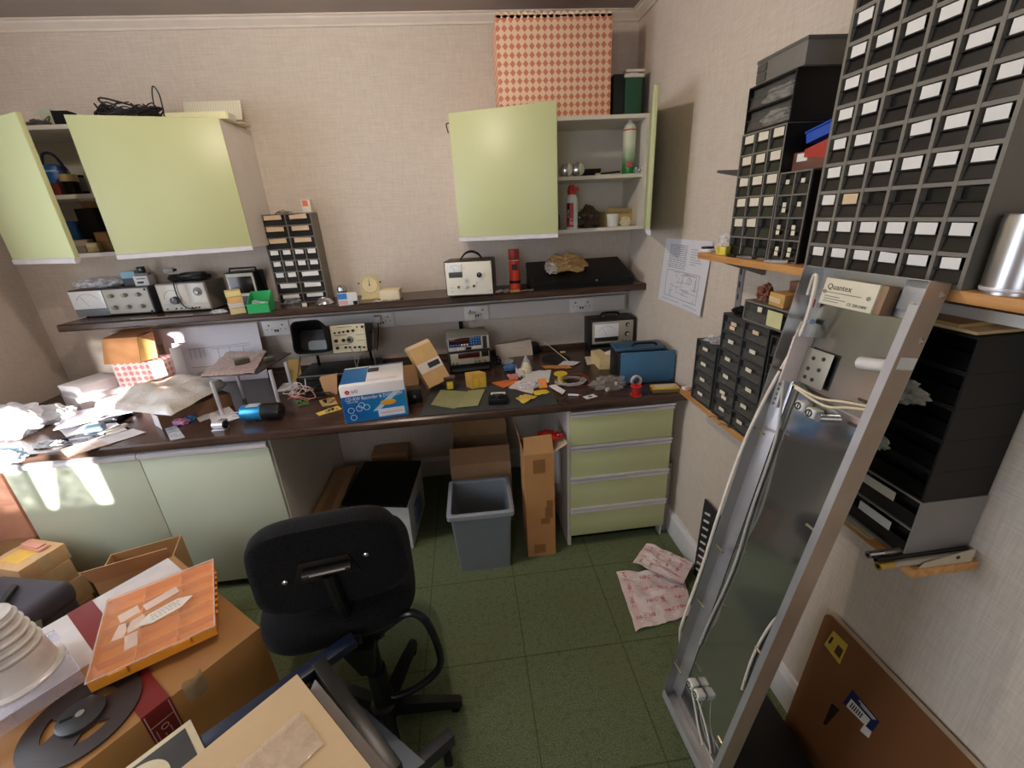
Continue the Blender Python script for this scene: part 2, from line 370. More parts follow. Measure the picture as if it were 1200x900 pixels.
hinge_door(t, -w, 0, math.asin(.17/.497), .497, -.009, .548, True, GREEN)
hinge_door(t, w, 0, math.acos(.17/.47), .455, -.009, .54, False, GREEN)
t, w, h = wall_cab('pale green wall cabinet high on the left, both doors ajar', -2.06, -1.015, 1.572, 2.112, (1.842,))
hinge_door(t, -w, 0, math.asin(.233/.5), .51, -.012, .535, True, GREEN)
hinge_door(t, w, 0, math.asin(.147/.53), .53, -.012, .54, False, GREEN)
# ================================================================== THINGS ON THE LONG SHELF
GREYP = mat((206, 200, 188), .45, var=.03); WPANEL = mat((232, 228, 214), .45, var=.03); DGREY = mat((70, 70, 72), .45); MGREY = mat((128, 126, 122), .45); CLEARB = clear('clear_bag'); RED = mat((196, 52, 40), .4); YEL = mat((232, 204, 60), .5); BLUE = mat((46, 130, 200), .4); GLASSY = mat((238, 240, 242), .12, var=.02)
INK = mat((40, 40, 44), .6); REDINK = mat((190, 60, 60), .6); SILV = mat((205, 205, 210), .22, 1)
class Instr:
    """a bench instrument: case and front panel drawn in the frame of its front bottom edge"""
    def __init__(s, name, label, cat, f, depth, case, panel, rim=.006, base=.006, bev=.004, group=None):
        loc, rz, w, h = f; s.w, s.h = w, h
        s.t = thing(name, label, cat, loc, rz, group)
        MB().box((-w/2, 0, base), (w/2, depth, h), bev).build('case', case, s.t)
        s.p = MB().box((-w/2+rim, -.004, base+rim), (w/2-rim, .004, h-rim), .0015).build('front_panel', panel, s.t)
        ft = MB()
        for x in (-w*.42, w*.42):
            MB().cyl((x, .02, 0), (x, .02, base+.001), .007, seg=12).build('foot', BLACK, s.t)
            MB().cyl((x, depth-.02, 0), (x, depth-.02, base+.001), .007, seg=12).build('foot', BLACK, s.t)
    def xy(s, u, v): return -s.w/2+u*s.w, v*s.h
    def knob(s, u, v, r, m, d=.014, name='knob', skirt=None):
        x, z = s.xy(u, v)
        mb = MB().cyl((x, -.004, z), (x, -.004-d, z), r, r*.86, 20)
        o = mb.build(name, m, s.t)
        if skirt: MB().cyl((x, -.003, z), (x, -.006, z), r*1.35, seg=20).build('skirt', skirt, o)
        box('pointer', (x-.0007, -.0045-d, z), (x+.0007, -.003-d, z+r*.8), WHITE if m is not WHITE else INK, o, smooth=0)
        return o
    def plate(s, u0, v0, u1, v1, m, name='plate', d=.002, bev=.001):
        (a, b), (c, e) = s.xy(u0, v0), s.xy(u1, v1)
        return MB().box((a, -.004-d, b), (c, -.003, e), bev).build(name, m, s.t)
    def meter(s, u0, v0, u1, v1, scale=WHITE, name='meter'):
        o = s.plate(u0, v0, u1, v1, GLASSY, name, .006, .002)
        (a, b), (c, e) = s.xy(u0, v0), s.xy(u1, v1); cx, r = (a+c)/2, min((c-a)*.42, (e-b)*.72)
        pts = [(cx+r*math.cos(q), -.0106, b+(e-b)*.12+r*math.sin(q)) for q in [PI*(.18+.64*i/12) for i in range(13)]]
        MB().tube(pts, .0006, 5, 1).build('scale_arc', INK, o)
        MB().tube([(cx, -.0106, b+(e-b)*.12), (cx-r*.45, -.0106, b+(e-b)*.12+r*.8)], .0005, 5, 1).build('needle', INK, o)
        return o
    def text(s, u, v, str, size, m=INK, align='LEFT'):
        x, z = s.xy(u, v); return text(str, size, m, s.p, front(x, -.0045, z), align=align)
def ticks(m, u, v, r, n, I, a0=-.75, a1=.75):
    x, z = I.xy(u, v); b = MB()
    for i in range(n):
        q = PI/2+PI*(a0+(a1-a0)*i/(n-1))
        b.tube([(x+r*math.cos(q), -.0044, z+r*math.sin(q)), (x+r*1.18*math.cos(q), -.0044, z+r*1.18*math.sin(q))], .0004, 4, 1)
    o = b.build('dial_marks', INK, I.p); o['kind'] = 'stuff'; return o
G1 = fb((92, 373), (184, 367.5), (79, 341), ZS)
I = Instr('panel_meter', 'long grey bench instrument with white meter window and six knobs, left end of brown shelf', 'test instrument', G1, .2, DGREY, GREYP)
I.meter(.02, .32, .43, .96); I.plate(.02, .05, .43, .31, mat((120, 122, 130), .4), 'lower_plate')
for u in (.53, .70, .87):
    for v in (.32, .74): I.knob(u, v, .0105, mat((165, 160, 150), .35), .02)
for u, v in ((.96, .9), (.96, .12)):
    x, z = I.xy(u, v); MB().cyl((x, -.003, z), (x, -.007, z), .005, seg=12).build('screw', BLACK, I.t)
G2 = fb((192, 367), (250, 363.5), (182, 333), ZS)
I = Instr('signal_generator', 'grey bench generator with large tuning dial and black cable draped over it', 'test instrument', G2, .19, mat((136, 126, 116), .5), GREYP)
I.plate(.05, .32, .62, .93, mat((222, 214, 200), .3), 'dial_window'); I.knob(.34, .42, .021, DGREY, .022)
x, z = I.xy(.3, .55); MB().tube([(x+.045*math.cos(q), -.0065, z-.012+.045*math.sin(q)) for q in [PI*i/12 for i in range(13)]], .0007, 5, 1).build('dial_scale', INK, I.p)
I.plate(.68, .3, .97, .95, mat((224, 220, 212), .3), 'range_panel'); x, z = I.xy(.82, .68)
MB().cyl((x, -.005, z), (x, -.009, z), .022, seg=24).build('range_dial', MGREY, I.t); I.knob(.82, .66, .010, WPANEL, .016)
for u in (.12, .3, .4, .5, .62, .76): I.knob(u, .14, .004, INK, .008, 'terminal')
top2 = G2[3]+ZS
# radio clock
yb = 2.43; a, b = P(265, 330, y=yb), P(300, 330, y=yb); tz = P(280, 319, y=yb).z
I = Instr('desk_clock', 'grey digital desk clock with black display standing against the wall', 'clock', (V(((a.x+b.x)/2, yb, ZS)), 0, b.x-a.x, tz-ZS), .12, BLACK, GREYP)
I.plate(.1, .42, .9, .88, mat((22, 20, 20), .2), 'display'); I.plate(.1, .08, .9, .34, DGREY, 'button_row')
MB().tube([(-I.w*.4, .03, I.h), (-I.w*.38, .03, I.h+.018), (I.w*.5, .03, I.h+.018), (I.w*.53, .08, I.h*.4)], .005, 6, 1).build('handle', BLACK, I.t)
# stacked card boxes
loc, rz, w_, h_ = fb((271, 369), (289, 366.5), (263, 342), ZS); z = ZS
for i, (c, s, lb) in enumerate((((214, 190, 140), .26, 'tan card box at the bottom of the small stack beside the green bin'), ((206, 196, 190), .24, 'greyish white carton second from the bottom of the small stack beside the green bin'), ((222, 178, 110), .25, 'orange-tan carton third up in the small stack beside the green bin'), ((232, 216, 150), .25, 'pale yellow carton on top of the small stack beside the green bin'))):
    hh = h_*s; d = random.uniform(-.002, .002)
    t = thing('small_carton', lb, 'carton', (loc.x+d, loc.y, z), rz, 'small cartons stacked beside the green bin')
    MB().box((-w_/2, 0, 0), (w_/2, .08, hh-.0005), .001).build('carton_body', mat(c, .7), t); box('end_flap', (-w_/2+.003, -.0012, .003), (w_/2-.003, 0, hh-.004), mat(tuple(min(255, x+12) for x in c), .7), t, smooth=0)
    z += hh
# green bin
GRN = mat((40, 170, 96), .35)
def open_bin(name, label, cat, loc, rz, w, d, h, m, lip=.5, group=None):
    t = thing(name, label, cat, loc, rz, group); k = .003
    b = MB().box((-w/2, 0, 0), (w/2, d, k)).box((-w/2, d-k, k), (w/2, d, h)).box((-w/2+k, 0, k), (w/2-k, k, h*lip))
    for x in (-w/2, w/2-k): b.hull([(x, 0, k), (x+k, 0, k), (x+k, d-k, k), (x, d-k, k)], [(x, 0, h*lip), (x+k, 0, h*lip), (x+k, d-k, h), (x, d-k, h)])
    b.build('bin_shell', m, t, smooth=0)
    MB().tube([(-w/2-.001, -.001, h*lip), (w/2+.001, -.001, h*lip)], .003, 6, 1).build('rim', m, t)
    return t
loc, rz, w_, h_ = fb((292, 367.5), (316, 366), (285, 345), ZS)
open_bin('storage_bin', 'small bright green open-front storage bin on the brown shelf', 'bin', loc, rz+.15, w_, .1, h_, GRN, .45)
o = MB().blob((0, .045, .028), (w_*.4, .035, .026), .5, 2.2, 3, 3, .004).build('parts_bag', CLEARB, None, loc=loc, rz=rz+.15); tag(o, 'clear bag of small parts inside the green bin', 'bag')
# ------------------------------------------------------------------ small drawer cabinets
DRW = mat((22, 21, 21), .25, var=.4, scale=60, spec=.6); FRM = mat((124, 119, 110), .5, var=.05); FRMD = mat((62, 62, 64), .5, var=.05)
LBL = mat((226, 216, 196), .7, var=.03); LBLT = mat((222, 196, 160), .7, var=.04); LBLW = mat((236, 234, 230), .7, var=.03)
CLEARDR = N('smoky_drawer'); CLEARDR.col(lin((120, 118, 112))); CLEARDR.set(.18, Specular_IOR_Level=.7); CLEARDR.b.inputs['Alpha'].default_value = .3; CLEARDR = CLEARDR.m
def drawers(name, label, loc, rz, W, H, D, cells, frm=FRM, th=.004, lab=LBL, style=0, seed=1, drm=None):
    """cells: (u0, v0, u1, v1) fractions of the front; one drawer each"""
    r = random.Random(seed)
    t = thing(name, label, 'drawer cabinet', loc, rz)
    b = MB().box((-W/2, 0, 0), (-W/2+th, D, H)).box((W/2-th, 0, 0), (W/2, D, H)).box((-W/2+th, 0, H-th), (W/2-th, D, H)).box((-W/2+th, 0, 0), (W/2-th, D, th)).box((-W/2+th, D-th, th), (W/2-th, D, H-th))
    for u0, v0, u1, v1 in cells:
        x0, x1, z0, z1 = -W/2+u0*W, -W/2+u1*W, v0*H, v1*H
        if u1 < .999: b.box((x1-th/2, .0, z0+(th if v0 < .001 else 0)), (x1+th/2, D-th*1.5, z1-(th if v1 > .999 else 0)))
        if v1 < .999: b.box((x0+(th if u0 < .001 else 0), .0008, z1-th/2), (x1-(th if u1 > .999 else 0), D-th*1.2, z1+th/2))
    b.build('frame', frm, t, smooth=0)
    for i, (u0, v0, u1, v1) in enumerate(cells):
        g = th/2+.0012; x0, x1, z0, z1 = -W/2+u0*W+g, -W/2+u1*W-g, v0*H+g, v1*H-g
        if u0 < .001: x0 += th/2
        if u1 > .999: x1 -= th/2
        if v0 < .001: z0 += th/2
        if v1 > .999: z1 -= th/2
        h = z1-z0; w = x1-x0; y0 = .004
        d = MB()
        d.hull([(x0, y0, z0), (x1, y0, z0), (x1, y0+.003, z0), (x0, y0+.003, z0)], [(x0, y0+.004, z0+h*.52), (x1, y0+.004, z0+h*.52), (x1, y0+.007, z0+h*.52), (x0, y0+.007, z0+h*.52)])
        d.box((x0, y0-.003, z0+h*.50), (x1, y0+.008, z0+h*.55))
        d.box((x0, y0+.009, z0+h*.55), (x1, y0+.012, z1-.001))
        d.box((x0, y0+.012, z0), (x0+.0015, D*.8, z0+h*.8)).box((x1-.0015, y0+.012, z0), (x1, D*.8, z0+h*.8)).box((x0+.0015, y0+.004, z0), (x1-.0015, D*.8, z0+.0015))
        o = d.build('drawer', drm or DRW, t, smooth=0)
        k = lab[i % len(lab)] if isinstance(lab, list) else lab
        if k is None: continue
        tl = r.uniform(-.03, .03)
        if style == 0:                                   # card filling the label holder
            M = Matrix.Translation(((x0+x1)/2, y0-.001, z0+h*.75)) @ Matrix.Rotation(tl*(3 if r.random() < .1 else 1), 4, 'Y')
            lw = w*.36 if r.random() < .85 else w*.33
            MB().box((-lw, 0, -h*.235), (lw, .0012, h*.235), M=M).build('label_card', k, o, smooth=0)
        else:                                            # a small stuck-on label
            lw, lh = (w*.22, h*.17) if style == 1 else (w*.13, h*.11)
            n = 1 if style == 1 else r.choice((1, 1, 2))
            for j in range(n):
                M = Matrix.Translation(((x0+x1)/2+r.uniform(-.1, .1)*w, y0-.004, z0+h*(.6-.27*j+(.1 if style == 1 else 0)))) @ Matrix.Rotation(tl, 4, 'Y')
                MB().box((-lw, 0, -lh), (lw, .0012, lh), M=M).build('label_card', k, o, smooth=0)
    return t
yq = 2.475; a, b = P(331, 345, y=yq), P(382.5, 341.7, y=yq); loc = V(((a.x+b.x)/2-.012, yq, ZS)); rz = 0; w_ = b.x-a.x+.024; h_ = P(330, 250.5, y=yq).z-ZS; vis = h_+ZS-(a.z+b.z)/2
cells = []; n = 7
for i in range(3): cells += [(0, (6-i)/7, .5, (7-i)/7), (.5, (6-i)/7, 1, (7-i)/7)]
for i in (3, 4): cells += [(k/4, (6-i)/7, (k+1)/4, (7-i)/7) for k in range(4)]
cells += [(0, 1/7, .25, 2/7), (.25, 1/7, .5, 2/7), (.5, 1/7, 1, 2/7), (0, 0, .5, 1/7), (.5, 0, 1, 1/7)]
dep = BY-.004-loc.y; kk = 1-vis/h_; cells = [(a0, kk+a1*(1-kk), a2, kk+a3*(1-kk)) for a0, a1, a2, a3 in cells]
if kk > .02: cells += [(0, 0, .5, kk), (.5, 0, 1, kk)]
drawers('drawer_cabinet', 'tall grey drawer cabinet alone on the brown shelf against the back wall', loc, rz, w_, h_, dep, cells, lab=[LBLT]*6+[LBLW]*15, seed=4)
ztop = loc.z+h_
p = P(361, 249, y=loc.y+.03)
t = thing('small_box', 'small white box with orange panel standing on the lone drawer cabinet', 'box', (p.x, loc.y+.02, ztop), rz)
MB().box((-.022, 0, 0), (.022, .05, .062), .001).build('box_body', mat((226, 216, 205), .6), t); box('orange_panel', (-.016, -.001, .03), (.012, 0, .057), mat((232, 120, 70), .6), t, smooth=0)
def tangle(b, n, c, sx, sy, sz, r, seed, floor=None):
    q = random.Random(seed)
    for i in range(n):
        pts = []; a = q.uniform(0, 6.28); 
        for j in range(q.randint(5, 8)):
            a += q.uniform(.5, 1.5)
            z = c[2]+abs(q.gauss(0, sz*.6)); x = c[0]+sx*math.cos(a)*q.uniform(.4, 1); y = c[1]+sy*math.sin(a)*q.uniform(.4, 1)
            pts.append((x, y, max(z, (floor or -9)+r)))
        b.tube(pts, r*q.uniform(.8, 1.2), 5, 5)
    return b
o = tangle(MB(), 5, (0, .05, .001), .05, .03, .012, .0011, 5, 0).build('wire_offcuts', mat((120, 116, 108), .4, .6), None, loc=(loc.x-.02, loc.y, ztop)); tag(o, 'loose wire ends lying on top of the lone drawer cabinet', 'wire')
# clutter right of it
p = lay(345, 354, ZS); o = MB().blob((0, -.015, .016), (.07, .03, .024), .35, 2.5, 8, 4, .0).build('parts_bag', CLEARB, None, loc=p); tag(o, 'limp clear bag of parts lying before the lone drawer cabinet', 'bag')
p = lay(357, 359, ZS); o = MB().box((-.01, -.004, 0), (.012, .012, .016), .001).build('paper_tag', WPANEL, None, loc=p, rz=.3); tag(o, 'little white paper tag by the chrome dome on the shelf', 'tag')
p = lay(381, 356, ZS)
t = thing('reflector_dome', 'shiny chrome dome reflector lying on the brown shelf', 'reflector', p)
MB().lathe([(0, .0), (.045, 0), (.047, .004), (.043, .014), (.03, .027), (.018, .032), (0, .033)]).build('dome', SILV, t)
MB().lathe([(.0, .031), (.012, .032), (.011, .037), (0, .038)]).build('collar', SILV, t)
p = P(401, 340, y=2.47)
t = thing('light_bulb', 'silver-tipped light bulb lying behind the blue and white packet', 'bulb', (p.x, 2.47, ZS))
MB().lathe([(0, 0), (.012, 0), (.013, .02), (.017, .03)]).build('cap_base', BRASS, t); MB().lathe([(.016, .028), (.024, .04), (.027, .056), (.023, .072), (.012, .081), (0, .083)]).build('glass', SILV, t)
loc, rz, w_, h_ = fb((397.5, 358.7), (420, 356.5), (395.8, 344.3), ZS)
t = thing('component_packet', 'blue and white printed packet standing at the shelf edge', 'packet', loc, rz)
MB().box((-w_/2, 0, 0), (w_/2, .02, h_), .001).build('packet_body', WHITE, t); box('blue_half', (-w_/2+.001, -.0008, h_*.5), (-w_*.02, 0, h_-.001), BLUE, t, smooth=0); box('pink_half', (-w_/2+.001, -.0008, .002), (-w_*.02, 0, h_*.42), mat((214, 170, 172), .6), t, smooth=0); box('black_corner', (w_*.25, -.0008, .001), (w_/2-.002, 0, h_*.3), DARK, t, smooth=0)
# timer clock
loc, rz, w_, h_ = fb((425, 351), (446.5, 349.2), (436, 322.5), ZS)
t = thing('mantel_timer', 'cream arched process timer with one black hand on the brown shelf', 'timer', loc, rz); R = w_*.52; IV = mat((222, 204, 150), .45)
arch = [(-R, 0), (R, 0)]+[(R*math.cos(PI*i/16), (h_-R)+R*math.sin(PI*i/16)) for i in range(17)]
MX = Matrix.Rotation(PI/2, 4, 'X')
MB().prism(arch, -.03, 0, MX).build('housing', IV, t); box('foot_plinth', (-R*1.1, -.008, 0), (R*1.1, .034, .006), IV, t)
d = MB().cyl((0, -.003, h_-R), (0, 0, h_-R), R*.86, seg=32).build('dial', mat((230, 216, 170), .5), t)
MB().tube([(R*.84*math.cos(q), -.0034, h_-R+R*.84*math.sin(q)) for q in [2*PI*i/32 for i in range(32)]], .0012, 5, 1, True).build('bezel', BRASS, t)
MB().hull([(-.002, -.005, h_-R-.004), (.002, -.005, h_-R-.004), (.002, -.004, h_-R-.004), (-.002, -.004, h_-R-.004)], [(-.0006, -.005, h_-R+R*.7), (.0006, -.005, h_-R+R*.7), (.0006, -.004, h_-R+R*.7), (-.0006, -.004, h_-R+R*.7)]).build('hand', INK, t)
MB().cyl((0, -.007, h_-R), (0, -.003, h_-R), .004, seg=12).build('hub', INK, t)
for s in (-1, 1): MB().cyl((s*R, -.0+.015, h_-R+.01), (s*(R+.012), .015, h_-R+.01), .003, seg=8).build('knob', BLACK, t)
loc, rz, w_, h_ = fb((446.5, 352), (468.5, 351), (446, 340.8), ZS)
t = thing('small_box', 'plain cream card box on the brown shelf right of the arched timer', 'box', loc, rz+.12)
MB().box((-w_/2, 0, 0), (w_/2, .09, h_), .001).build('box_body', mat((226, 214, 184), .7), t); MB().box((-w_/2-.0008, -.001, h_-.004), (w_/2+.0008, .091, h_+.001), .0005).build('lid', mat((228, 208, 176), .7), t)
for i, (px, py, lb) in enumerate(((441, 355.5, 'curled scrap of white paper on the shelf edge below the arched timer'), (456, 354.5, 'folded scrap of cream paper on the shelf edge before the cream box'))):
    o = MB().sheet(lambda u, v, i=i: ((u-.5)*.05, (v-.5)*.022, .002+.004*math.sin(u*5+i)**2), 8, 3).build('paper_scrap', (PAPER, CREAM)[i], None, loc=lay(px, py, ZS), rz=.15*i); o.location.y = max(o.location.y, 2.335); tag(o, lb, 'paper')
# oscillator with handles
o = None
f = fb((524, 350.5), (579.5, 348), (518, 307), ZS)
I = Instr('test_oscillator', 'white-faced oscillator with black dial knob and carrying handle, by the red can', 'test instrument', f, .17, mat((52, 48, 44), .45), WPANEL, .006, .012)
I.meter(.09, .72, .37, .93); I.plate(.09, .57, .37, .71, DGREY, 'meter_foot')
x, z = I.xy(.72, .62); MB().cyl((x, -.0045, z), (x, -.006, z), .034, seg=40).build('tuning_dial', WPANEL, I.t); ticks(INK, .72, .62, .029, 31, I)
I.knob(.72, .62, .013, BLACK, .02); I.knob(.43, .5, .0075, SILV, .012); I.knob(.43, .32, .0075, SILV, .012); I.knob(.27, .32, .006, BLACK, .014); I.knob(.59, .33, .006, BLACK, .014)
for u, v in ((.13, .3), (.13, .2), (.93, .2), (.42, .82), (.03, .92), (.96, .92), (.65, .42)): I.knob(u, v, .0022, INK, .005, 'terminal')
for y, dx in ((.035, .01), (.12, 0)): MB().tube([(-I.w*.22+dx, y, I.h), (-I.w*.1+dx, y, I.h+.03), (.01+dx, y, I.h+.038), (I.w*.17+dx, y, I.h+.024), (I.w*.24+dx, y, I.h)], .0032, 6).build('handle', BLACK, I.t)
# red can
p = lay(604, 341, ZS); tz = P(603.5, 292, y=p.y).z; hh = tz-ZS; r_ = .029
t = thing('spray_can', 'tall red cylindrical can with a dark band standing on the brown shelf', 'can', p); RC = mat((208, 62, 40), .35)
MB().lathe([(0, 0), (r_, 0), (r_, hh*.74), (0, hh*.74)]).build('can_body', RC, t); MB().lathe([(0, hh*.745), (r_*.98, hh*.745), (r_*1.0, hh*.8), (r_*.99, hh), (0, hh)]).build('cap', mat((176, 44, 34), .4), t)
MB().lathe([(r_+.0002, hh*.74), (r_+.0008, hh*.742), (r_+.0002, hh*.755)]).build('seam', WPANEL, t)
MB().cyl((0, 0, hh*.2), (0, 0, hh*.27), r_+.0015, seg=28).build('strap', BLACK, t); MB().box((-r_*.55, -r_-.002, hh*.52), (r_*.5, -r_*.75, hh*.66), .002).build('emblem', INK, t); box('foil_base', (-.03, -.034, 0), (.02, -.02, .012), mat((214, 170, 90), .4, .6), t)
for i, (px, py, ang, c, lb) in enumerate(((583, 345, .5, (230, 228, 224), 'rolled white leaflet on the shelf at the corner of the oscillator'), (592, 343, 1.1, (214, 210, 204), 'folded grey leaflet on the shelf before the red can'), (611, 347, -.5, (196, 150, 116), 'strip of brown card at the shelf edge below the red can'), (621, 341, .1, (170, 162, 156), 'flattened grey bag on the shelf between red can and black case'))):
    o = MB().sheet(lambda u, v, i=i: ((u-.5)*.075, (v-.5)*.03, .002+.010*math.sin(PI*v)*(i < 2)+.003*math.sin(u*6+i)**2), 6, 6).build('leaflet', mat(c, .65), None, loc=lay(px, py, ZS), rz=ang); o.location.y = max(o.location.y, 2.345); tag(o, lb, 'paper')
# black flat case with crumpled bag
a, b = lay(628, 343.5, ZS), lay(754, 337.5, ZS); x0, x1, y0 = a.x, min(b.x, RX-.01), YS+.006; hh = .062
t = thing('equipment_case', 'flat black plastic case on the right end of the brown shelf', 'case', ((x0+x1)/2, y0, ZS)); w2 = (x1-x0)/2; BK = mat((9, 9, 10), .4, spec=.3)
MB().hull([(-w2, 0, 0), (w2, 0, 0), (w2, .27, 0), (-w2, .27, 0)], [(-w2, 0, .026), (w2, 0, .026), (w2, .27, .095), (-w2, .27, .095)]).build('case_base', BK, t, smooth=0); MB().hull([(-w2-.002, -.003, .0275), (w2+.002, -.003, .0275), (w2+.002, .272, .097), (-w2-.002, .272, .097)], [(-w2, .0, .046), (w2, .0, .046), (w2, .27, .125), (-w2, .27, .125)]).build('lid', BK, t, smooth=0)
MB().cyl((w2*.25, -.006, .036), (w2*.25, 0, .036), .006, seg=12).build('catch', SILV, t)
p = P(673, 326, z=ZS+.07)
t = thing('paper_bag', 'crumpled brown paper bag lying on the flat black case', 'bag', (p.x, y0+.13, ZS+.0885), .1); t.rotation_euler.x = .285
MB().blob((.012, 0, .035), (.105, .06, .045), .55, 2.6, 11, 5, 0).build('bag_paper', mat((205, 166, 112), .75, bump=.3), t); MB().blob((-.075, -.015, .024), (.04, .045, .032), .4, 3, 5, 4, 0).build('white_lining', mat((226, 216, 206), .7), t)
# on top of the left instruments
z1 = G1[0].z+G1[3]; p = G1[0]
o = MB().blob((-.10, .09, .022), (.125, .07, .026), .3, 3.5, 2, 5, .0).build('bubble_wrap', clear('bubble_film', (240, 240, 246), .85, .35, 60), None, loc=(p.x, p.y, z1), rz=G1[1]); tag(o, 'folded bubble wrap lying on the long instrument with six knobs', 'wrapping')
cx = P(169, 330, y=p.y+.05).x
t = thing('small_box', 'white carton with black print on the left instruments below the cabinet', 'box', (cx, p.y+.03, z1), .05)
MB().box((-.034, 0, 0), (.034, .06, .05), .001).build('box_body', WHITE, t); box('print_block', (-.02, -.0008, .012), (.01, 0, .022), INK, t, smooth=0); box('print_line', (-.02, -.0008, .034), (.022, 0, .038), INK, t, smooth=0)
t = thing('small_box', 'light blue carton beside the white one on the left instruments', 'box', (cx-.075, p.y+.06, z1), .1)
MB().box((-.032, 0, 0), (.032, .05, .04), .001).build('box_body', mat((80, 84, 92), .6), t); MB().box((-.033, -.001, .04), (.033, .051, .075), .001).build('lid', mat((160, 205, 224), .6), t)
t = thing('camera_module', 'small black gadget standing on the white carton below the left cabinet', 'gadget', (cx+.0, p.y+.04, z1+.0505), .1)
MB().box((-.03, 0, 0), (.035, .03, .014), .003).build('gadget_base', MGREY, t); MB().box((-.012, .004, .014), (.02, .024, .045), .003).build('head', BLACK, t); MB().cyl((.004, .002, .03), (.004, .006, .03), .006, seg=12).build('lens', MGREY, t)
p2 = G2[0]
b = tangle(MB(), 8, (0, .07, .008), .10, .05, .02, .0032, 21, 0)
b.tube([(-.03, .01, .012), (-.02, -.012, .0), (-.02, -.016, -.06), (.0, -.018, -.12), (.04, -.02, -.135), (.06, -.012, -.13)], .003, 6)
b.blob((.03, .07, .02), (.09, .045, .024), .3, 3, 4, 3, 0).blob((-.05, .05, .02), (.03, .03, .02), .3, 3, 9, 3, 0)
tag(b.build('cable_bundle', mat((26, 26, 28), .4), None, loc=(p2.x, p2.y, top2+.001), rz=G2[1]), 'bundle of black cable lying over the generator with the large dial', 'cable')
t = thing('cable_adapter', 'grey connector block tangled in the black cable bundle', 'adapter', (p2.x-.035, p2.y-.0, top2+.052), .3)
MB().box((-.022, 0, 0), (.022, .03, .024), .004).build('adapter_shell', mat((170, 168, 165), .4), t); MB().cyl((.022, .015, .012), (.034, .015, .012), .006, seg=10).build('strain_relief', BLACK, t)
o = MB().sheet(lambda u, v: ((u-.5)*.3, (v-.5)*.012, .0012), 6, 1, .001).build('ruler', mat((196, 190, 182), .4), None, loc=lay(190, 371.5, ZS), rz=-.0); tag(o, 'thin pale strip lying along the shelf edge before the instruments', 'strip')
o = MB().blob((0, 0, .008), (.04, .02, .012), .5, 3, 3, 3, 0).build('crumpled_film', CLEARB, None, loc=lay(257, 367, ZS)); tag(o, 'scrap of clear film on the shelf before the small carton stack', 'film')
# ================================================================== ON AND IN THE WALL CABINETS
z = 2.113; L0 = -1.55
b = tangle(MB(), 34, (0, 0, .012), .155, .05, .055, .0034, 33, 0)
b.tube([(.11, 0, .03), (.12, .0, .11), (.135, .0, .145), (.15, .0, .11), (.145, .0, .03)], .003, 5)
p = P(156, 133, z=z); tag(b.build('cable_pile', mat((36, 34, 36), .4), None, loc=(P(150, 133, y=2.37).x, 2.375, z)), 'tangled pile of black cables on top of the left wall cabinet', 'cables')
x0, x1 = P(222, 131, y=2.5).x, P(288, 131, y=2.5).x
RIB = N('ribbed_plastic'); _x = RIB.sep(RIB.xyz())[0]; _w = RIB.math('FRACT', RIB.math('MULTIPLY', _x, 90)); RIB.col(RIB.mix(_w, lin((214, 208, 180)), lin((240, 236, 216)))); RIB.set(.5); RIB.bump(_w, .5); RIB = RIB.m
t = thing('light_diffuser', 'ribbed cream plastic diffuser overhanging the right end of the left wall cabinet', 'diffuser', ((x0+x1)/2, 2.47, z))
w2 = (x1-x0)/2; M = Matrix.Rotation(-.25, 4, 'X'); MB().box((-w2, -.03, .014), (w2, -.025, .10), .001, M).build('ribbed_face', RIB, t); MB().box((-w2, -.03, .005), (w2, .05, .012), .001).build('back_tray', CREAM, t)
x0, x1 = P(197, 138, y=2.33).x, P(268, 138, y=2.33).x
t = thing('cream_batten', 'flat cream batten box lying along the front of the left wall cabinet top', 'box', ((x0+x1)/2, 2.31, z))
w2 = (x1-x0)/2; MB().box((-w2, 0, 0), (w2, .09, .03), .002).build('batten_body', mat((232, 226, 178), .5), t); box('end_cap', (w2-.001, .01, .003), (w2+.004, .08, .026), WPANEL, t)
t = thing('small_speaker', 'grey-green box with black side on the left end of the left cabinet', 'box', (P(68, 140, y=2.4).x, 2.38, z), .1)
MB().box((-.05, 0, 0), (-.005, .06, .075), .002).build('pale_half', mat((170, 172, 150), .5), t); MB().box((-.005, 0, 0), (.06, .06, .068), .002).build('black_half', DARK, t)
o = tangle(MB(), 7, (0, 0, .002), .05, .03, .02, .003, 41, 0).blob((0, 0, .01), (.05, .02, .02), .4, 3, 6, 3, 0).build('clips_heap', mat((90, 84, 78), .4, .3), None, loc=(P(46, 145, y=2.36).x, 2.36, z)); tag(o, 'little heap of metal clips on the left cabinet above the open shelf', 'clips')
zs = 1.843
p = P(74, 226, y=2.42)
t = thing('blow_torch', 'blue canister with curved handle and red base inside the left wall cabinet', 'torch', (p.x-.0, 2.42, zs))
MB().lathe([(0, 0), (.05, 0), (.05, .055), (0, .055)]).build('red_base', mat((120, 44, 40), .5), t); MB().lathe([(0, .055), (.05, .055), (.05, .11), (.046, .125), (.02, .135), (0, .135)]).build('blue_tank', mat((40, 96, 168), .4), t); MB().lathe([(.0505, .1), (.052, .104), (.0505, .108)]).build('pale_band', mat((150, 190, 220), .4), t)
MB().tube([(-.04, 0, .13), (-.02, 0, .18), (.02, 0, .175), (.05, -.01, .13), (.06, -.02, .09)], .006, 8).build('handle', mat((30, 40, 80), .4), t)
t = thing('glue_jar', 'black jar with a tan lid beside the blue canister in the left cabinet', 'jar', (P(87, 226, y=2.36).x, 2.36, zs))
MB().lathe([(0, 0), (.03, 0), (.03, .055), (0, .055)]).build('jar_body', BLACK, t); MB().lathe([(0, .055), (.033, .055), (.033, .082), (.03, .085), (0, .085)]).build('lid', mat((205, 180, 130), .5), t)
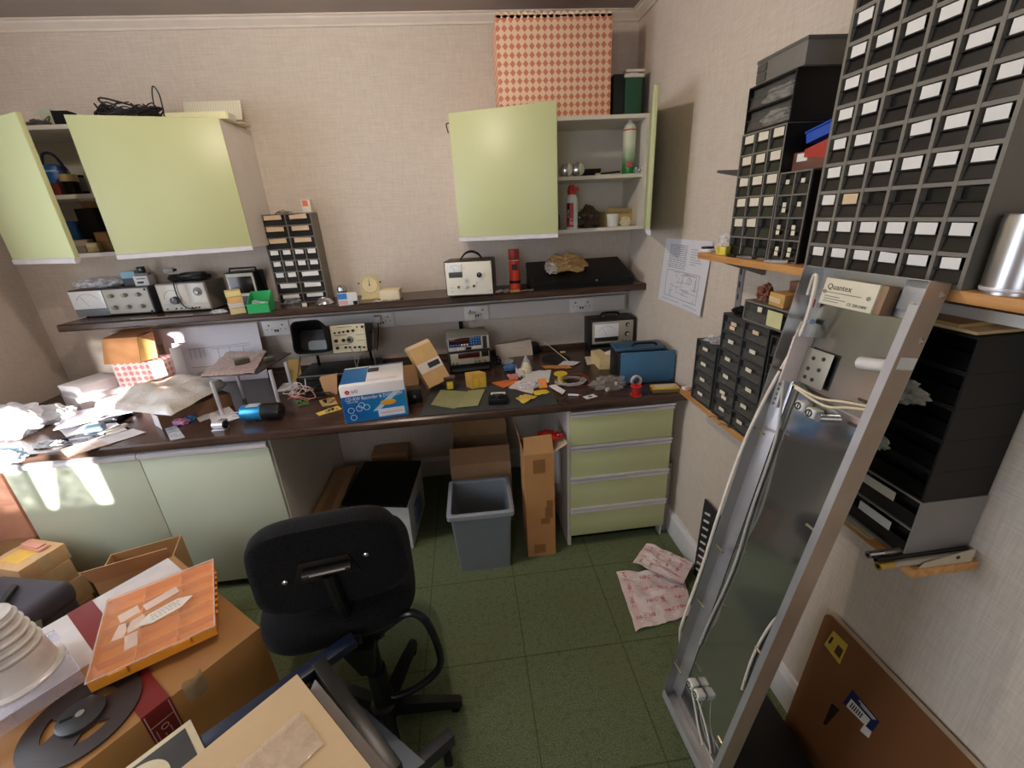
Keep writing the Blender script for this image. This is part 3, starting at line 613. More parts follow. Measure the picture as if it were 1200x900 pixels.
t = thing('marker_tube', 'dark tube with pale stripe at the back of the left cabinet shelf', 'tube', (P(99, 222, y=2.45).x, 2.45, zs)); MB().lathe([(0, 0), (.016, 0), (.016, .09), (0, .09)]).build('tube_body', DARK, t); MB().lathe([(.0162, .02), (.0168, .03), (.0168, .07), (.0162, .08)]).build('stripe', MGREY, t)
zl = 1.59
for i, (px, py, y, w, d, h, c, lb) in enumerate(((118, 298, 2.44, .1, .1, .2, (30, 30, 34), 'tall black box low in the left wall cabinet'), (95, 298, 2.42, .04, .08, .145, (34, 70, 110), 'dark blue carton low in the left wall cabinet'),
        (126, 296, 2.36, .06, .06, .09, (168, 130, 92), 'brown carton at the front of the lower left cabinet shelf'), (112, 300, 2.33, .05, .05, .045, (196, 180, 140), 'small cream carton at the very front of the lower left cabinet shelf'), (100, 300, 2.34, .06, .05, .06, (150, 140, 128), 'grey-tan carton beside the small cream one in the left cabinet'))):
    t = thing('stored_carton', lb, 'carton', (P(px, py, y=y).x, y, zl), .08*(i-2)); MB().box((-w/2, 0, 0), (w/2, d, h), .002).build('carton_body', mat(c, .6), t); box('flap', (-w/2+.004, -.0012, h*.55), (w/2-.004, 0, h-.004), mat(tuple(min(255, int(v*1.2)) for v in c), .6), t, smooth=0)
t = thing('stored_carton', 'tan carton with cream tape standing on the tall black box in the left cabinet', 'carton', (P(116, 265, y=2.44).x, 2.445, zl+.2), 0); MB().box((-.05, 0, 0), (.05, .09, .05), .002).build('carton_body', CARD, t); box('tape', (-.05, -.001, .03), (.05, 0, .042), CREAM, t, smooth=0)
# right cabinet
zs = 1.8155
for px, lb in ((663.3, 'left one of two round steel tins on the upper cabinet shelf'), (677, 'shinier right one of two round steel tins on the upper cabinet shelf')):
    y = 2.34; c = P(px, 197, y=y); r = .031; t = thing('round_tin', lb, 'tin', (c.x, y, zs), 0, 'two round tins in the right cabinet')
    MB().cyl((0, -.02, r), (0, .03, r), r, seg=32).build('tin_body', SILV, t); MB().lathe([(0, 0), (r*.96, 0), (r*.9, .004), (r*.5, .010), (0, .012)], M=Matrix.Translation((0, -.02, r)) @ Matrix.Rotation(PI/2, 4, 'X')).build('lid', SILV, t)
t = thing('black_box', 'low black box beside the round tins in the right cabinet', 'box', (P(694, 200, y=2.36).x, 2.36, zs)); MB().box((-.045, 0, 0), (.045, .08, .03), .002).build('box_body', DARK, t); MB().box((-.046, -.001, .022), (.046, .081, .034), .002).build('lid', BLACK, t)
p = P(736, 200, y=2.36); hh = P(738.5, 139.5, y=2.36).z-zs; r = .0315
t = thing('aerosol_can', 'tall green and white aerosol can on the upper shelf of the open cabinet', 'aerosol', (p.x, 2.36, zs)); AG = N('green_fade_print'); _z = AG.sep(AG.xyz())[2]
AG.col(AG.mix(AG.ramp(AG.math('ADD', _z, AG.math('MULTIPLY', AG.noise(AG.xyz((30, 30, 160)), 2, 3), .05)), .06, .16), lin((40, 128, 62)), lin((220, 226, 210)))); AG.set(.35); AG = AG.m
MB().lathe([(0, 0), (r, 0), (r, hh*.82), (r*.95, hh*.86), (0, hh*.86)]).build('can_body', AG, t); MB().lathe([(r*.94, hh*.855), (r*.8, hh*.9), (r*.4, hh*.94), (r*.36, hh), (0, hh)]).build('nozzle', WHITE, t)
MB().lathe([(r+.0002, hh*.79), (r+.0006, hh*.795), (r+.0006, hh*.81), (r+.0002, hh*.815)]).build('red_band', RED, t); MB().box((-.018, -r-.001, hh*.13), (.008, -r*.8, hh*.23), .001).build('pink_patch', mat((216, 80, 110), .5), t)
t = thing('paint_brush', 'black handled brush lying on the upper shelf before the aerosol', 'brush', (P(716, 200, y=2.33).x, 2.33, zs), .15); MB().tube([(-.06, 0, .006), (.05, 0, .012)], .004, 8, 1).build('handle', BLACK, t); MB().box((-.085, -.006, .001), (-.058, .006, .009), .002).build('bristles', CREAM, t)
o = MB().blob((0, 0, .014), (.026, .02, .016), .5, 3, 7, 4, 0).build('foil_ball', SILV, None, loc=(P(748, 198, y=2.34).x, 2.34, zs)); tag(o, 'crumpled ball of foil at the right end of the upper cabinet shelf', 'foil')
zs = 1.5675
p = P(670, 269, y=2.34); hh = P(670.5, 217, y=2.34).z-zs; r = .031
t = thing('air_duster', 'white spray can with red cap and red label on the lower cabinet shelf', 'spray can', (p.x, 2.34, zs))
MB().lathe([(0, 0), (r, 0), (r, hh*.66), (r*.9, hh*.72), (r*.62, hh*.79), (0, hh*.79)]).build('can_body', mat((220, 222, 226), .35), t); MB().lathe([(0, hh*.79), (r*.66, hh*.79), (r*.7, hh*.87), (r*.6, hh*.95), (r*.4, hh), (0, hh)]).build('cap', RED, t); MB().box((-.0, -r*1.02, hh*.86), (r*.9, .004, hh*.95), .003).build('trigger', RED, t)
lb = MB().ring([[((r+.0006)*math.sin(q), -(r+.0006)*math.cos(q), z) for q in [-1.25+1.3*i/10 for i in range(11)]] for z in (hh*.05, hh*.6)], closed=False, caps=False).build('red_label', RED, t)
box('black_panel', (-r*.86, -r*.83, hh*.22), (-r*.3, -r*.55, hh*.6), DARK, t)
text('JET', .026, WHITE, t, Matrix.Translation((-.0, -r-.002, hh*.1)) @ Matrix.Rotation(PI/2, 4, 'X') @ Matrix.Rotation(PI/2, 4, 'Z'), 'lettering'); text('ULTRA', .014, WHITE, t, Matrix.Translation((-.021, -r-.0005, hh*.25)) @ Matrix.Rotation(PI/2, 4, 'X') @ Matrix.Rotation(PI/2, 4, 'Z'), 'lettering')
t = thing('brown_bottle', 'brown glass bottle half hidden behind the half-open cabinet door', 'bottle', (P(650, 268, y=2.38).x, 2.38, zs)); MB().lathe([(0, 0), (.026, 0), (.028, .01), (.028, .07), (.014, .09), (.013, .1), (0, .1)]).build('glass', mat((120, 88, 62), .15), t); MB().lathe([(0, .1), (.015, .1), (.015, .12), (0, .12)]).build('cap', CREAM, t)
o = MB().blob((0, 0, .045), (.06, .045, .055), .45, 2.4, 14, 4, 0).build('plastic_bag', N('brown_film').m, None, loc=(P(690, 267, y=2.36).x, 2.38, zs)); o.data.materials[0] = mat((74, 58, 46), .2, bump=.3); tag(o, 'dark crumpled plastic bag beside the spray can in the right cabinet', 'bag')
t = thing('card_box', 'open tan card box at the back of the lower cabinet shelf', 'box', (P(727, 266, y=2.42).x, 2.42, zs), .05); w2 = .09
MB().box((-w2, 0, 0), (w2, .12, .075), .001).build('box_body', mat((205, 178, 122), .7), t); MB().hull([(-w2, -.002, .06), (w2*.6, -.002, .06), (w2*.6, 0, .06), (-w2, 0, .06)], [(-w2, -.03, .092), (w2*.6, -.03, .082), (w2*.6, -.028, .082), (-w2, -.028, .092)]).build('flap', mat((210, 186, 130), .7), t)
t = thing('plastic_pot', 'small white plastic pot on the lower cabinet shelf', 'pot', (P(718.5, 266, y=2.335).x, 2.345, zs)); MB().lathe([(0, 0), (.028, 0), (.031, .05), (.0, .05)]).build('pot_body', WHITE, t); MB().lathe([(0, .05), (.033, .05), (.033, .062), (0, .063)]).build('lid', WHITE, t)
o = MB().blob((0, 0, .02), (.03, .02, .024), .4, 3, 10, 4, 0).build('crumpled_paper', CREAM, None, loc=(P(733, 266, y=2.335).x, 2.345, zs)); tag(o, 'screwed-up cream paper beside the white plastic pot', 'paper')
# on top of the right cabinet
z = 2.073
def m_lozenge(name, base, ink, p, q, k, stag=False, dots=False):
    m = N(name); x, y, zz = m.sep(m.xyz()); u = m.math('ADD', x, y) if not dots else m.math('ADD', x, y)
    a = m.math('ABSOLUTE', m.math('SUBTRACT', m.math('FRACT', m.math('DIVIDE', u, p)), .5)); b = m.math('ABSOLUTE', m.math('SUBTRACT', m.math('FRACT', m.math('DIVIDE', zz, q)), .5))
    d = m.math('ADD', a, b) if not dots else m.math('SQRT', m.math('ADD', m.math('MULTIPLY', a, a), m.math('MULTIPLY', b, b)))
    f = m.math('LESS_THAN', d, k); m.col(m.mix(f, lin(base), lin(ink))); m.set(.6); return m.m
yq = 2.318; a, b = P(586, 128, y=yq), P(715, 128, y=yq); loc = V(((a.x+b.x)/2, yq, z)); rz = 0; w_ = b.x-a.x; h_ = P(650, 16, y=yq).z-z
t = thing('gift_box', 'large cream box with pink lozenge pattern on top of the right cabinet', 'box', (loc.x, loc.y, z), rz); h_ = min(h_, 2.53-z)
dep = BY-.07-loc.y
LOZ = m_lozenge('pink_lozenge_paper', (240, 206, 172), (214, 128, 106), w_/17.5, h_/12, .44)
MB().box((-w_/2, 0, 0), (w_/2, dep, h_), .002).build('box_body', LOZ, t)
sc = MB()
for i in range(18): sc.cyl((-w_/2+w_*(i+.5)/18, .0, h_-.001), (-w_/2+w_*(i+.5)/18, dep, h_-.001), w_/42, seg=10)
o = sc.build('scalloped_edge', mat((240, 206, 172), .6), t); o['kind'] = 'stuff'
x0, x1 = P(719, 105, y=2.40).x, .952
t = thing('file_crate', 'black crate with a dark green front on the cabinet top in the corner', 'crate', ((x0+x1)/2, 2.40, z)); w2 = (x1-x0)/2; ht = P(745, 86, y=2.4).z-z
MB().box((-w2, 0, 0), (w2, .17, ht), .003).build('crate_body', mat((18, 26, 22), .5), t)
cx = P(743, 110, y=2.39).x-t.location.x
MB().box((cx-.045, -.008, .004), (cx+.04, 0, ht-.02), .002).build('green_panel', mat((34, 84, 60), .5), t); MB().box((cx-.05, -.012, ht-.018), (cx+.05, .02, ht-.002), .002).build('white_clip', mat((210, 204, 190), .5), t); MB().box((cx-.045, -.01, ht+.004), (cx+.05, .04, ht+.016), .002).build('white_bar', mat((214, 206, 194), .5), t); box('bar_stem', (cx-.02, .0, ht-.003), (cx+.02, .03, ht+.006), WPANEL, t); box('lower_clip', (cx-.055, -.012, 0), (cx+.05, 0, .008), WPANEL, t)
o = tangle(MB(), 8, (0, 0, .002), .05, .03, .02, .0026, 51, 0).tube([(-.06, 0, .004), (-.09, -.08, -.01), (-.085, -.1, -.05)], .003, 6).build('cable_scrap', mat((34, 32, 34), .4), None, loc=(P(544, 130, y=2.42).x, 2.40, z)); tag(o, 'short tangle of black cable on the left end of the right cabinet', 'cable')
o = MB().cyl((-.03, 0, .014), (.03, .01, .014), .013, seg=16).build('cord_roll', mat((150, 140, 136), .5), None, loc=(P(557, 129, y=2.38).x+.05, 2.37, z)); tag(o, 'small grey roll beside the cable on the right cabinet', 'roll')
# ================================================================== THINGS ON THE WORKTOP
def qsheet(name, label, cat, px, m, z=ZC, lift=.0012, wr=.0, th=.0006, seed=0, n=8, group=None, curl=0):
    """a sheet lying on height z with its corners (clockwise from back left) at the given pixels"""
    c = [P(*q, z=z) for q in px]; o0 = sum(c, V((0, 0, 0)))/4
    def fn(u, v):
        p = (c[0]*(1-u)+c[1]*u)*(1-v)+(c[3]*(1-u)+c[2]*u)*v-o0
        return V((p.x, p.y, lift+th+wr*abs(noise.noise(V((u*3+seed, v*3, seed*1.7))))*2+curl*(u-.5)**2*4))
    o = MB().sheet(fn, n, n, th).build(name, m, None, loc=o0)
    return tag(o, label, cat, group)
def corners_box(t, a, b, d, h, m, name='box_body', bev=.0012, z0=0):
    """part standing on the floor quad a, b (front edge), d (back left), height h; in the thing's frame"""
    o = t.location; A, B, D = V((a.x, a.y, 0))-V((o.x, o.y, 0)), V((b.x, b.y, 0))-V((o.x, o.y, 0)), V((d.x, d.y, 0))-V((o.x, o.y, 0)); E = B+D-A
    bot = [(*p.xy, z0) for p in (A, B, E, D)]; return MB().hull(bot, [(x, y, z0+h) for x, y, _ in bot]).build(name, m, t, smooth=0)
def card(name, label, cat, f, depth, c, lid=None, rz=0, group=None, bev=.0012, z=None):
    loc, r, w, h = f
    t = thing(name, label, cat, loc, r+rz, group)
    MB().box((-w/2, 0, 0), (w/2, depth, h), bev).build('box_body', c, t)
    if lid: MB().box((-w/2-.001, -.001, h-.006), (w/2+.001, depth+.001, h+.0012), .0006).build('lid', lid, t)
    return t, w, h
WBOX = mat((236, 232, 234), .55, var=.02)
f1 = fb((79, 478), (98, 484.5), (71, 463), ZC); card('white_carton', 'long white carton at the bottom of the pair by the left wall corner', 'carton', f1, .19, WBOX, WBOX)
f2 = fb((73, 463.5), (98, 465.5), (69, 452), ZC+f1[3]+.002); card('white_carton', 'long white carton lying on top of the other one by the left wall corner', 'carton', f2, .20, WBOX, WBOX)
SPOT = m_lozenge('pink_spot_paper', (238, 214, 206), (216, 140, 140), .031, .031, .36, dots=True)
f3 = (V((-1.752, 2.33, ZC)), -.02, .26, .198)
t, w_, h_ = card('spotted_box', 'white box with pink spots under the opened brown carton on the worktop', 'box', f3, .12, SPOT)
KR = mat((208, 146, 92), .7, var=.04)
t = thing('brown_carton', 'opened orange-brown carton sitting on the pink spotted box', 'carton', (f3[0].x-.05, f3[0].y+.0, ZC+f3[3]+.001), f3[1]); w2 = w_*.40; hh = .13
MB().hull([(-w2*1.06, 0, 0), (w2*.75, -.01, 0), (w2*.75, .13, 0), (-w2*1.06, .13, 0)], [(-w2*.86, .02, hh), (w2*.86, .012, hh), (w2*.86, .13, hh), (-w2*.86, .13, hh)]).build('box_body', KR, t, smooth=0)
MB().hull([(w2*.76, -.008, .002), (w2*1.35, .03, .01), (w2*1.35, .034, .01), (w2*.76, -.004, .002)], [(w2*.87, .014, hh), (w2*1.33, .05, hh*.72), (w2*1.33, .054, hh*.72), (w2*.87, .018, hh)]).build('side_flap', mat((196, 150, 80), .7), t, smooth=0)
MB().hull([(-w2*.86, .02, hh), (w2*.86, .012, hh), (w2*.86, .015, hh), (-w2*.86, .023, hh)], [(-w2*.3, .10, hh+.028), (w2*1.2, .09, hh+.03), (w2*1.2, .093, hh+.03), (-w2*.3, .103, hh+.028)]).build('top_flap', mat((160, 106, 64), .75), t, smooth=0)
# carton and bubble wrap parcel
f4 = fb((177, 500.5), (196, 501.5), (172, 485), ZC)
t, w_, h4 = card('flat_carton', 'brown carton with white end carrying the big bubble wrap parcel', 'carton', f4, .30, mat((120, 86, 62), .7), None, -.42); box('white_end', (-w_/2+.001, -.001, .001), (w_/2-.001, 0, h4-.001), WBOX, t, smooth=0)
c = [P(*q, z=ZC+h4+.03) for q in ((214, 440), (266, 450), (200, 487), (106, 476))]; o0 = sum(c, V((0, 0, 0)))/4; o0.z = ZC+h4+.002
BUB = N('bubble_wrap_film'); _v = BUB.xyz(); _w = BUB.n('ShaderNodeTexVoronoi', Scale=95); BUB.l(_v, _w.inputs['Vector']); BUB.col(BUB.mix(BUB.ramp(BUB.noise(_v, 9, 4), .35, .7), lin((214, 204, 192)), lin((244, 241, 240)))); BUB.set(.22, Specular_IOR_Level=.7); BUB.bump(BUB.math('ADD', _w.outputs[0], BUB.math('MULTIPLY', BUB.noise(_v, 22, 4), 2.2)), .35, .004); BUB.b.inputs['Alpha'].default_value = .93; BUB = BUB.m
def puff(u, v, th):
    p = (c[0]*(1-u)+c[1]*u)*(1-v)+(c[3]*(1-u)+c[2]*u)*v-o0; e = min(1, 5*min(u, 1-u, v, 1-v))**.38
    return V((p.x+.01*noise.noise(V((u*5, v*5, 1))), p.y+.012*noise.noise(V((u*5, v*5, 4))), .026+th*e*(.8+.5*noise.noise(V((u*4, v*4, 7))))))
b = MB(); nn = 22; top = [[puff(i/nn, j/nn, .058) for i in range(nn+1)] for j in range(nn+1)]; bot = [[puff(i/nn, j/nn, -.026*.9) for i in range(nn+1)] for j in range(nn+1)]
Tv = [[b.bm.verts.new(p) for p in r] for r in top]; Bv = [[b.bm.verts.new(p) for p in r] for r in bot]
for j in range(nn):
    for i in range(nn):
        b.bm.faces.new((Tv[j][i], Tv[j][i+1], Tv[j+1][i+1], Tv[j+1][i])); b.bm.faces.new((Bv[j][i], Bv[j+1][i], Bv[j+1][i+1], Bv[j][i+1]))
bmesh.ops.remove_doubles(b.bm, verts=b.bm.verts, dist=1e-5)
t = thing('wrapped_parcel', 'big flat parcel in clear bubble wrap on the left half of the worktop', 'parcel', o0)
b.build('bubble_wrap', BUB, t, 60)
p0, p1 = c[3]*.78+c[0]*.22-o0, c[3]*.25+c[0]*.75-o0
MB().sheet(lambda u, v: V((p0.x*(1-u)+p1.x*u+.03+.045*v, p0.y*(1-u)+p1.y*u+.01*v, .055+.012*math.sin(PI*v)-.028*(1-min(1, 4*u)))), 8, 3).build('brown_tape', mat((190, 136, 104), .3, alpha=.75), t)
# bags and papers at the sunlit end
BAGW = mat((240, 243, 248), .55, var=.03, alpha=.93, spec=.3)
for px, py, r, s, lb in ((20, 509, (.125, .09, .085), 3, 'big milky plastic bag at the far left end of the worktop'), (66, 494, (.11, .06, .05), 5, 'smaller milky plastic bag behind the big one at the left end'), (12, 541, (.06, .04, .035), 8, 'crumpled bluish plastic bag on the worktop edge at the far left')):
    o = MB().blob((0, 0, r[2]*.7), r, .32, 1.9, s, 5, .0).build('plastic_bag', BAGW if s != 8 else mat((196, 222, 240), .5, var=.03, alpha=.9, spec=.3), None, loc=lay(px, py, ZC)); tag(o, lb, 'bag')
qsheet('magazine', 'glossy pale magazine lying flat before the white cartons', 'magazine', [(85, 490), (146, 480), (158, 490), (66, 512)], mat((220, 210, 226), .3), wr=.004, seed=3, lift=.03, th=.004)
qsheet('printed_sheet', 'white sheet sticking out under the glossy magazine', 'paper', [(70, 505), (130, 492), (150, 505), (88, 524)], PAPER, wr=.004, seed=4, lift=.004)
qsheet('printed_sheet', 'long pale sheet along the worktop edge at the sunny end', 'paper', [(96, 519), (156, 503), (172, 507), (110, 527)], mat((226, 218, 222), .5), wr=.002, seed=5)
qsheet('envelope', 'pale envelope at the worktop edge below the milky bags', 'envelope', [(70, 528), (112, 515), (128, 521), (80, 537)], mat((224, 200, 190), .5), wr=.002, seed=6, lift=.003)
for px, py, w_, c_, rz, lb in ((112, 508, .07, (96, 122, 140), .4, 'dark-lensed goggles among the papers'), (130, 496, .08, (34, 34, 40), .1, 'black spectacle case among the papers before the cartons'), (150, 486, .09, (22, 22, 26), .2, 'black zipped pouch beside the white-ended carton')):
    t = thing('case', lb, 'case', lay(px, py, ZC), rz)
    MB().box((-w_/2, -.02, .0), (w_/2, .04, .035), .012, seg=4).build('case_shell', mat(c_, .3), t); MB().tube([(-w_/2, -.018, .02), (0, -.023, .022), (w_/2, -.018, .02)], .0018, 6).build('zip', MGREY, t)
t = thing('remote_control', 'white plastic handset lying on the goggles among the papers', 'handset', lay(134, 506, ZC)+V((0, 0, .002)), 1.1); MB().box((-.055, -.014, 0), (.055, .014, .016), .005).build('handset_shell', WPANEL, t); MB().box((-.03, -.009, .016), (.03, .009, .018), .001).build('key_pad', MGREY, t)
o = tangle(MB(), 7, (0, 0, .003), .12, .05, .012, .0022, 61, 0).build('cable_loops', mat((60, 60, 66), .4), None, loc=lay(92, 516, ZC)); tag(o, 'loose dark cable looped over the papers at the sunny end', 'cable')
o = tangle(MB(), 4, (0, 0, .003), .07, .03, .01, .003, 62, 0).build('cable_loops', mat((210, 208, 214), .4), None, loc=lay(60, 522, ZC)); tag(o, 'loose white cable lying before the milky bags', 'cable')
# sheet of drawing standing against the trunking
a, b_ = P(207, 428, y=2.51), P(304, 413, y=2.51); zt = P(250, 381, y=2.53).z
t = thing('technical_drawing', 'large white technical drawing propped below the shelf behind the parcel', 'drawing', ((a.x+b_.x)/2, 2.488, ZC+.001)); w2 = (b_.x-a.x)/2+.02; hh = min(zt-ZC, 1.22-ZC)-.005
MB().hull([(-w2, 0, 0), (w2, 0, 0), (w2, .003, 0), (-w2, .003, 0)], [(-w2-.03, .045, hh), (w2, .045, hh), (w2, .048, hh), (-w2-.03, .048, hh)]).build('sheet', mat((228, 222, 228), .5, var=.015), t, smooth=0)
LI = mat((150, 146, 160), .7); b = MB()
def ln(x0, v0, x1, v1, w=.0012):
    y0, y1 = .045*v0-.0012, .045*v1-.0012
    b.tube([(x0*w2, y0, v0*hh), (x1*w2, y1, v1*hh)], w, 4, 1)
ln(-.6, .62, .75, .66); ln(-.1, .6, .75, .625); ln(.05, .3, .05, .62); ln(.3, .3, .3, .62); ln(.6, .3, .6, .62); ln(-.6, .3, .7, .3); ln(-.5, .2, -.2, .2, .002); ln(-.5, .17, -.2, .17, .002)
for i in range(4): ln(-.55+.1*i, .62, -.55+.1*i, .45, .0008)
o = b.build('drawn_lines', LI, t); o['kind'] = 'stuff'
p = P(203, 405, y=2.47)
t = thing('paper_roll', 'curled white paper roll beside the propped drawing', 'paper', (p.x-.02, 2.415, ZC)); b = MB()
b.ring([[(.075*math.cos(q)*(1-.1*k)+.02*k, .06*math.sin(q), .0+.25*k) for q in [-.9+2.6*i/14 for i in range(15)]] for k in (0, 1)], closed=False, caps=False); b.build('sheet', WHITE, t)
# raised platform
feet = [lay(261, 487, ZC), lay(327, 473, ZC), lay(344, 461.5, ZC), lay(286, 467, ZC)]
zp = (P(248, 443, y=feet[0].y).z+P(316.7, 437, y=feet[1].y).z)/2; c0 = sum(feet, V((0, 0, 0)))/4
t = thing('platform_stand', 'raised dark board on four metal posts with bubble wrap over it', 'stand', c0)
for f in feet:
    d = f-c0; MB().cyl((d.x, d.y, 0), (d.x, d.y, zp-ZC), .0085, seg=16).build('leg', ALU, t)
cc = [P(*q, z=zp+.003)-c0 for q in ((270, 413), (341, 414), (301, 438), (236, 442))]
MB().hull([(p.x, p.y, zp-ZC) for p in cc], [(p.x, p.y, zp-ZC+.006) for p in cc]).build('board', mat((66, 54, 50), .45), t, smooth=0)
BUB2 = clear('bubble_film_rose', (214, 190, 184), .85, .25, 120)
def fn(u, v):
    a = [cc[0], cc[0].lerp(cc[1], .62), cc[3].lerp(cc[2], .95), cc[3]]
    p = (a[0]*(1-u)+a[1]*u)*(1-v)+(a[3]*(1-u)+a[2]*u)*v; return V((p.x*1.02, p.y*1.0, zp-ZC+.009+.016*abs(noise.noise(V((u*4, v*4, 2))))+.02*max(0, u-.7)*(1-v)))
MB().sheet(fn, 14, 14, .003).build('bubble_wrap', BUB2, t)
for px, py, s, lb in ((284, 424, .034, 'dark metal block lying on the bubble wrap of the raised board'), (315, 421, .024, 'small metal can standing at the right end of the raised board')):
    q = P(px, py, z=zp+.02); u = thing('metal_block', lb, 'block', (q.x, q.y, zp+.012), .5); MB().box((-s, -s*.7, 0), (s, s*.7, s*.75), .002).build('block_body', mat((84, 78, 70), .35, .6), u); MB().box((-s*.9, -s*.62, s*.75), (s*.9, s*.62, s*.8), .001).build('lid', mat((150, 144, 120), .4, .5), u)
# small motor and blue motor
q = lay(259, 504, ZC)
t = thing('small_motor', 'small grey motor with black end plate at the worktop edge before a post', 'motor', q, -.1); r = .016
MB().cyl((-.035, .012, r+.004), (.014, .012, r+.004), r, seg=24).build('housing', ALU, t); MB().cyl((.014, .012, r+.004), (.02, .012, r+.004), r*1.1, seg=24).build('end_plate', BLACK, t); MB().cyl((.02, .012, r+.004), (.027, .012, r+.004), .004, seg=12).build('shaft', SILV, t); MB().box((-.036, -.01, 0), (.02, .034, .005), .001).build('mount_plate', ALU, t); MB().box((-.03, .03, .002), (.0, .06, .03), .003).build('bracket', MGREY, t)
q = lay(303, 495, ZC); zc = P(303, 483, y=q.y+.03); r = .036
t = thing('blue_motor', 'blue cylindrical motor with black end lying at the worktop edge', 'motor', (q.x, q.y, ZC), -.06)
x0, x1, x2 = (P(283, 483, y=q.y+.03).x-q.x), (P(309, 483, y=q.y+.03).x-q.x), (P(331, 483, y=q.y+.03).x-q.x)
BLM = mat((52, 150, 205), .28, .5)
MB().lathe([(0, x0), (r*.92, x0), (r, x0+.006), (r, x1), (0, x1)], 36, Matrix.Translation((0, .03, r+.003)) @ Matrix.Rotation(PI/2, 4, 'Y')).build('blue_housing', BLM, t)
MB().lathe([(0, x1), (r*1.06, x1), (r*1.06, x2-.012), (r*.95, x2), (0, x2)], 36, Matrix.Translation((0, .03, r+.003)) @ Matrix.Rotation(PI/2, 4, 'Y')).build('black_end', mat((22, 22, 24), .35), t)
for a in (.9, 2.6, 4.4): MB().cyl((x2-.003, .03+r*.6*math.cos(a), r+.003+r*.6*math.sin(a)), (x2+.002, .03+r*.6*math.cos(a), r+.003+r*.6*math.sin(a)), .004, seg=10).build('screw', SILV, t)
for dz in (-.008, .006): MB().cyl((x0-.05, .03, r+dz), (x0, .03, r+dz), .0035, seg=10).build('terminal_rod', SILV, t)
MB().box((x0+.03, .01, 2*r), (x1-.01, .045, 2*r+.004), .001).build('rating_plate', mat((190, 200, 208), .4), t); MB().box((x0+.04, .02, 0), (x0+.05, .04, .005), .001).build('foot', BLM, t); MB().box((x1, .015, 0), (x1+.02, .045, .004), .001).build('foot', BLACK, t)
qsheet('paper_sheet', 'white paper lying under the front post of the raised board', 'paper', [(243, 482), (268, 476), (281, 490), (250, 500)], PAPER, wr=.002)
qsheet('paper_sheet', 'grey printed leaflet behind the small motor', 'paper', [(228, 487), (252, 480), (258, 487), (234, 495)], mat((205, 202, 205), .5), wr=.002, seed=2)
o = MB().blob((0, 0, .012), (.035, .02, .016), .5, 3, 4, 4, 0).build('sweet_wrappers', mat((214, 150, 190), .25), None, loc=lay(212, 497, ZC)); tag(o, 'crumpled pink wrapper at the front of the brown carton', 'wrapper')
o = MB().blob((0, 0, .012), (.018, .014, .016), .4, 3, 9, 4, 0).build('sweet_wrappers', mat((60, 150, 210), .25), None, loc=lay(224, 493, ZC)); tag(o, 'crumpled blue wrapper beside the pink one', 'wrapper')
qsheet('plastic_strip', 'clear plastic strip lying at the worktop edge below the white-ended carton', 'strip', [(192, 500), (206, 498), (217, 513), (200, 517)], clear('clear_strip', a=.5), th=.002)
# wires and boards between platform and scope
o = tangle(MB(), 3, (0, 0, .02), .08, .05, .05, .0022, 71, 0).build('wire_tangle', mat((226, 222, 224), .45), None, loc=lay(352, 466, ZC)); tag(o, 'white wires looping beside the raised board', 'wires')
o = tangle(MB(), 2, (0, 0, .02), .08, .05, .05, .0018, 72, 0).build('wire_tangle', mat((224, 150, 140), .45), None, loc=lay(357, 472, ZC)); tag(o, 'pink wires looping among the white ones beside the raised board', 'wires')
o = tangle(MB(), 9, (0, 0, .004), .10, .06, .02, .003, 73, 0).build('wire_tangle', mat((30, 28, 28), .45), None, loc=lay(374, 462, ZC)); tag(o, 'dark cables on the worktop in front of the oscilloscope', 'cables')
def pcb(label, px, m, chips, z=ZC, lift=.002, seed=0):
    c = [P(*q, z=z) for q in px]; o0 = sum(c, V((0, 0, 0)))/4; t = thing('circuit_board', label, 'circuit board', (o0.x, o0.y, z))
    q = [V((p.x-o0.x, p.y-o0.y, 0)) for p in c]
    MB().hull([(p.x, p.y, lift) for p in q], [(p.x, p.y, lift+.0016) for p in q]).build('board', m, t, smooth=0)
    r = random.Random(seed)
    for i in range(chips):
        u, v = r.uniform(.15, .85), r.uniform(.2, .8); p = (q[0]*(1-u)+q[1]*u)*(1-v)+(q[3]*(1-u)+q[2]*u)*v; s = r.uniform(.004, .009)
        MB().box((p.x-s, p.y-s*.6, lift+.0016), (p.x+s, p.y+s*.6, lift+.0016+r.uniform(.004, .012)), .0006).build('component', r.choice((BLACK, MGREY, mat((196, 160, 70), .4), mat((150, 60, 40), .4))), t)
    return t
PG = mat((70, 120, 62), .4); PYE = mat((214, 186, 84), .45)
pcb('green circuit board left of the blue disc-drive box', [(346, 470), (360, 468), (363, 474), (350, 477)], PG, 5, seed=1)
pcb('long yellow circuit board before the blue disc-drive box', [(370, 485), (396, 476), (401, 480), (374, 488)], PYE, 6, seed=2)
pcb('small tan circuit board behind the long yellow one', [(374, 470), (392, 466), (396, 474), (378, 477)], mat((190, 160, 100), .5), 6, seed=3)
t = thing('card_piece', 'tan card offcut standing left of the disc-drive box', 'card', lay(388, 463, ZC), .15); MB().hull([(-.028, 0, 0), (.03, -.0, 0), (.03, .05, 0), (-.028, .05, 0)], [(-.04, .012, .09), (.045, .012, .098), (.045, .05, .098), (-.04, .05, .09)]).build('card_body', CARD, t, smooth=0); box('torn_edge', (-.03, .004, .0), (.03, .01, .006), CARDIN, t)
